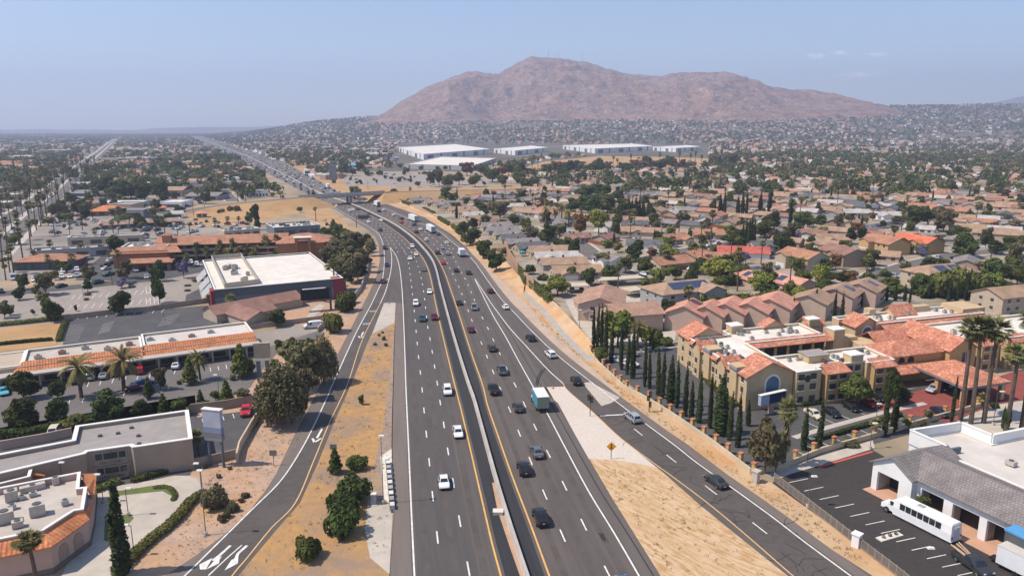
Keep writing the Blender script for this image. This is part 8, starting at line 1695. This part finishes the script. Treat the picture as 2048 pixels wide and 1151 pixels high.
for i, (px, py, hp, lb) in enumerate(((372, 418, 24, "wooden utility pole at the corner of the alley and the cross road"), (387, 432, 30, "leaning wooden utility pole beside the tiled kiosk"), (176, 424, 30, "utility pole in front of the orange hip roofed restaurant"), (919, 366, 24, "utility pole at the far end of the dry verge"), (1022, 378, 26, "utility pole where the cross road meets the houses"), (736, 378, 16, "utility pole just behind the overpass"), (652, 452, 16, "utility pole beside the small dark car park by the dry bank"))):
    p = at(px, py); h = height_px(px, py, hp); t = thing("utility_pole", lb, "utility pole", (p.x, p.y, 0)); mb = MB(); mb.tube((0, 0, 0), (0, 0, h), .16, .1, 6); link("pole", mb.mesh("pole", bark), t); mb = MB(); mb.box(-1.1, 1.1, -.07, .07, h - 1.2, h - 1.0); link("crossarm", mb.mesh("crossarm", bark), t)
for i, (px, ytop, ybot, lb) in enumerate(((1066, 99, 113, "short radio mast leftmost on the mountain summit"), (1094, 98, 116, "tallest radio mast on the mountain summit, with dishes"), (1106, 104, 117, "slim radio mast right beside the tallest mast"), (1113, 103, 117, "slim radio mast second right of the tallest mast"), (1159, 106, 124, "lone radio mast on the shoulder right of the summit"))):
    Yr = 5150 + 300 * math.sin(px / 190.0 + 1); x = (px - 1024) / F_PX * Yr; zb = float(z_at(ybot, Yr)); zt = float(z_at(ytop, Yr)); t = thing("radio_mast", lb, "mast", (x, Yr, zb)); hgt_ = zt - zb; mb = MB(); w = 2.6 if i == 1 else 1.7
    for a in (0, 2.1, 4.2): mb.tube((w * 1.6 * math.cos(a), w * 1.6 * math.sin(a), -14), (.3 * math.cos(a), .3 * math.sin(a), hgt_), .5, .35, 4)
    for k in range(6): z = hgt_ * k / 6; q = w * 1.6 * (1 - k / 7); mb.box(-q, q, -.3, .3, z, z + .7)
    link("lattice", mb.mesh("lattice", M("mast_steel", (.25, .25, .28))), t); mb = MB(); mb.tube((-2, -1.2, hgt_ * .55), (-2, -2.0, hgt_ * .55), 1.8, 1.8, 10); link("dish", mb.mesh("dish", M("dish_white", (.7, .7, .7))), t)
# ---------------------------------------------------------------- scattered verge details
rs = np.random.RandomState(33); lo = []
zone = [[tuple(at(*q)) for q in P] for P in ([(792, 650), (786, 1120), (735, 1100), (600, 1140), (480, 1150), (552, 1060), (634, 930), (708, 755), (740, 690)], [(610, 860), (553, 960), (500, 1030), (400, 1110), (300, 1150), (380, 1020), (420, 950), (500, 860)], [(1050, 600), (1190, 740), (1300, 815), (1500, 960), (1560, 980), (1740, 1130), (1700, 1120), (1470, 955), (1300, 835), (1090, 660)], [(1190, 930), (1310, 945), (1560, 1150), (1330, 1150)])]
co = []
for P, N in zip(zone, (900, 560, 900, 520)):
    xs = [p[0] for p in P]; ysz = [p[1] for p in P]; k = 0
    while k < N:
        x, y = rs.uniform(min(xs), max(xs)), rs.uniform(min(ysz), max(ysz))
        if not in_poly(x, y, P): continue
        r = .06 + .2 * rs.rand() ** 3; lo.append(((x, y, .06 + r * .5), (r * 1.6, r * 1.6, r))); k += 1
tag(link("dry_weeds", leaf_cloud("dry_weeds", MLEAF("leaf_straw", (.48, .33, .15), (.3, .24, .12)), lo, 9000, .09, 3, shell=.3)), kind="stuff")
st_ = MB()
for i in range(420):
    P = zone[i % 2]; x, y = R.uniform(min(p[0] for p in P), max(p[0] for p in P)), R.uniform(min(p[1] for p in P), max(p[1] for p in P))
    if in_poly(x, y, P): r = R.uniform(.05, .16); st_.hexa([(x - r, y - r, .03), (x + r, y - r * .6, .03), (x + r * .4, y + r, .03)], [(x - r * .5, y - r * .5, .03 + r), (x + r * .5, y - r * .2, .03 + r), (x, y + r * .5, .03 + r)])
tag(st_.build("pebbles", M("stone_pale", (.55, .45, .38), (.4, .32, .27))), kind="stuff")
# ---------------------------------------------------------------- labels for everything met in numbers
ordn = ["nearest", "second", "third", "fourth", "fifth", "sixth", "seventh", "eighth", "ninth", "tenth", "eleventh", "twelfth", "thirteenth", "fourteenth", "fifteenth", "sixteenth", "seventeenth", "eighteenth", "nineteenth"]
tens = ["", "", "twenty", "thirty", "forty", "fifty", "sixty", "seventy", "eighty", "ninety"]
units = ["", "first", "second", "third", "fourth", "fifth", "sixth", "seventh", "eighth", "ninth"]
def ordinal(i):
    if i < 19: return ordn[i]
    i += 1
    if i >= 100: return "hundred and " + ordinal(i - 101)
    return tens[i // 10] + ("-" + units[i % 10] if i % 10 else "ieth").replace("yieth", "ieth") if i % 10 else tens[i // 10][:-1] + "ieth"
buck = {}
for o, ph_ in BULK:
    x, y = o.location.x, o.location.y; ln = min(LAND, key=lambda l: (l[1] - x) ** 2 + ((l[2] - y) * .8) ** 2); dx, dy = x - ln[1], y - ln[2]
    rel = ("beyond" if dy > 0 else "in front of") if abs(dy) > abs(dx) * 1.3 else ("right of" if dx > 0 else "left of")
    buck.setdefault((ph_, rel, ln[0]), []).append((dx * dx + dy * dy, o))
for (ph_, rel, ln), l in buck.items():
    l.sort(key=lambda q: q[0])
    for i, (_, o) in enumerate(l): o["label"] = f"{ph_} {rel} {ln}" if len(l) == 1 else f"{ordinal(i)} {ph_} {rel} {ln}" + (" counting outward" if len(ph_.split()) + len(ln.split()) < 8 and i > 2 else "")
# ---------------------------------------------------------------- air
hz = MB(); hz.box(-12500, 12500, -400, 12400, -1.2, 900)
hv = bpy.data.materials.new("haze_air"); hv.use_nodes = True; n_ = hv.node_tree.nodes; n_.remove(n_["Principled BSDF"])
pv = n_.new("ShaderNodeVolumePrincipled"); pv.inputs["Color"].default_value = (0.60, 0.69, 0.94, 1); pv.inputs["Density"].default_value = HAZE; pv.inputs["Anisotropy"].default_value = 0.2
hv.node_tree.links.new(pv.outputs[0], n_["Material Output"].inputs["Volume"])
tag(hz.build("haze", hv), kind="stuff")
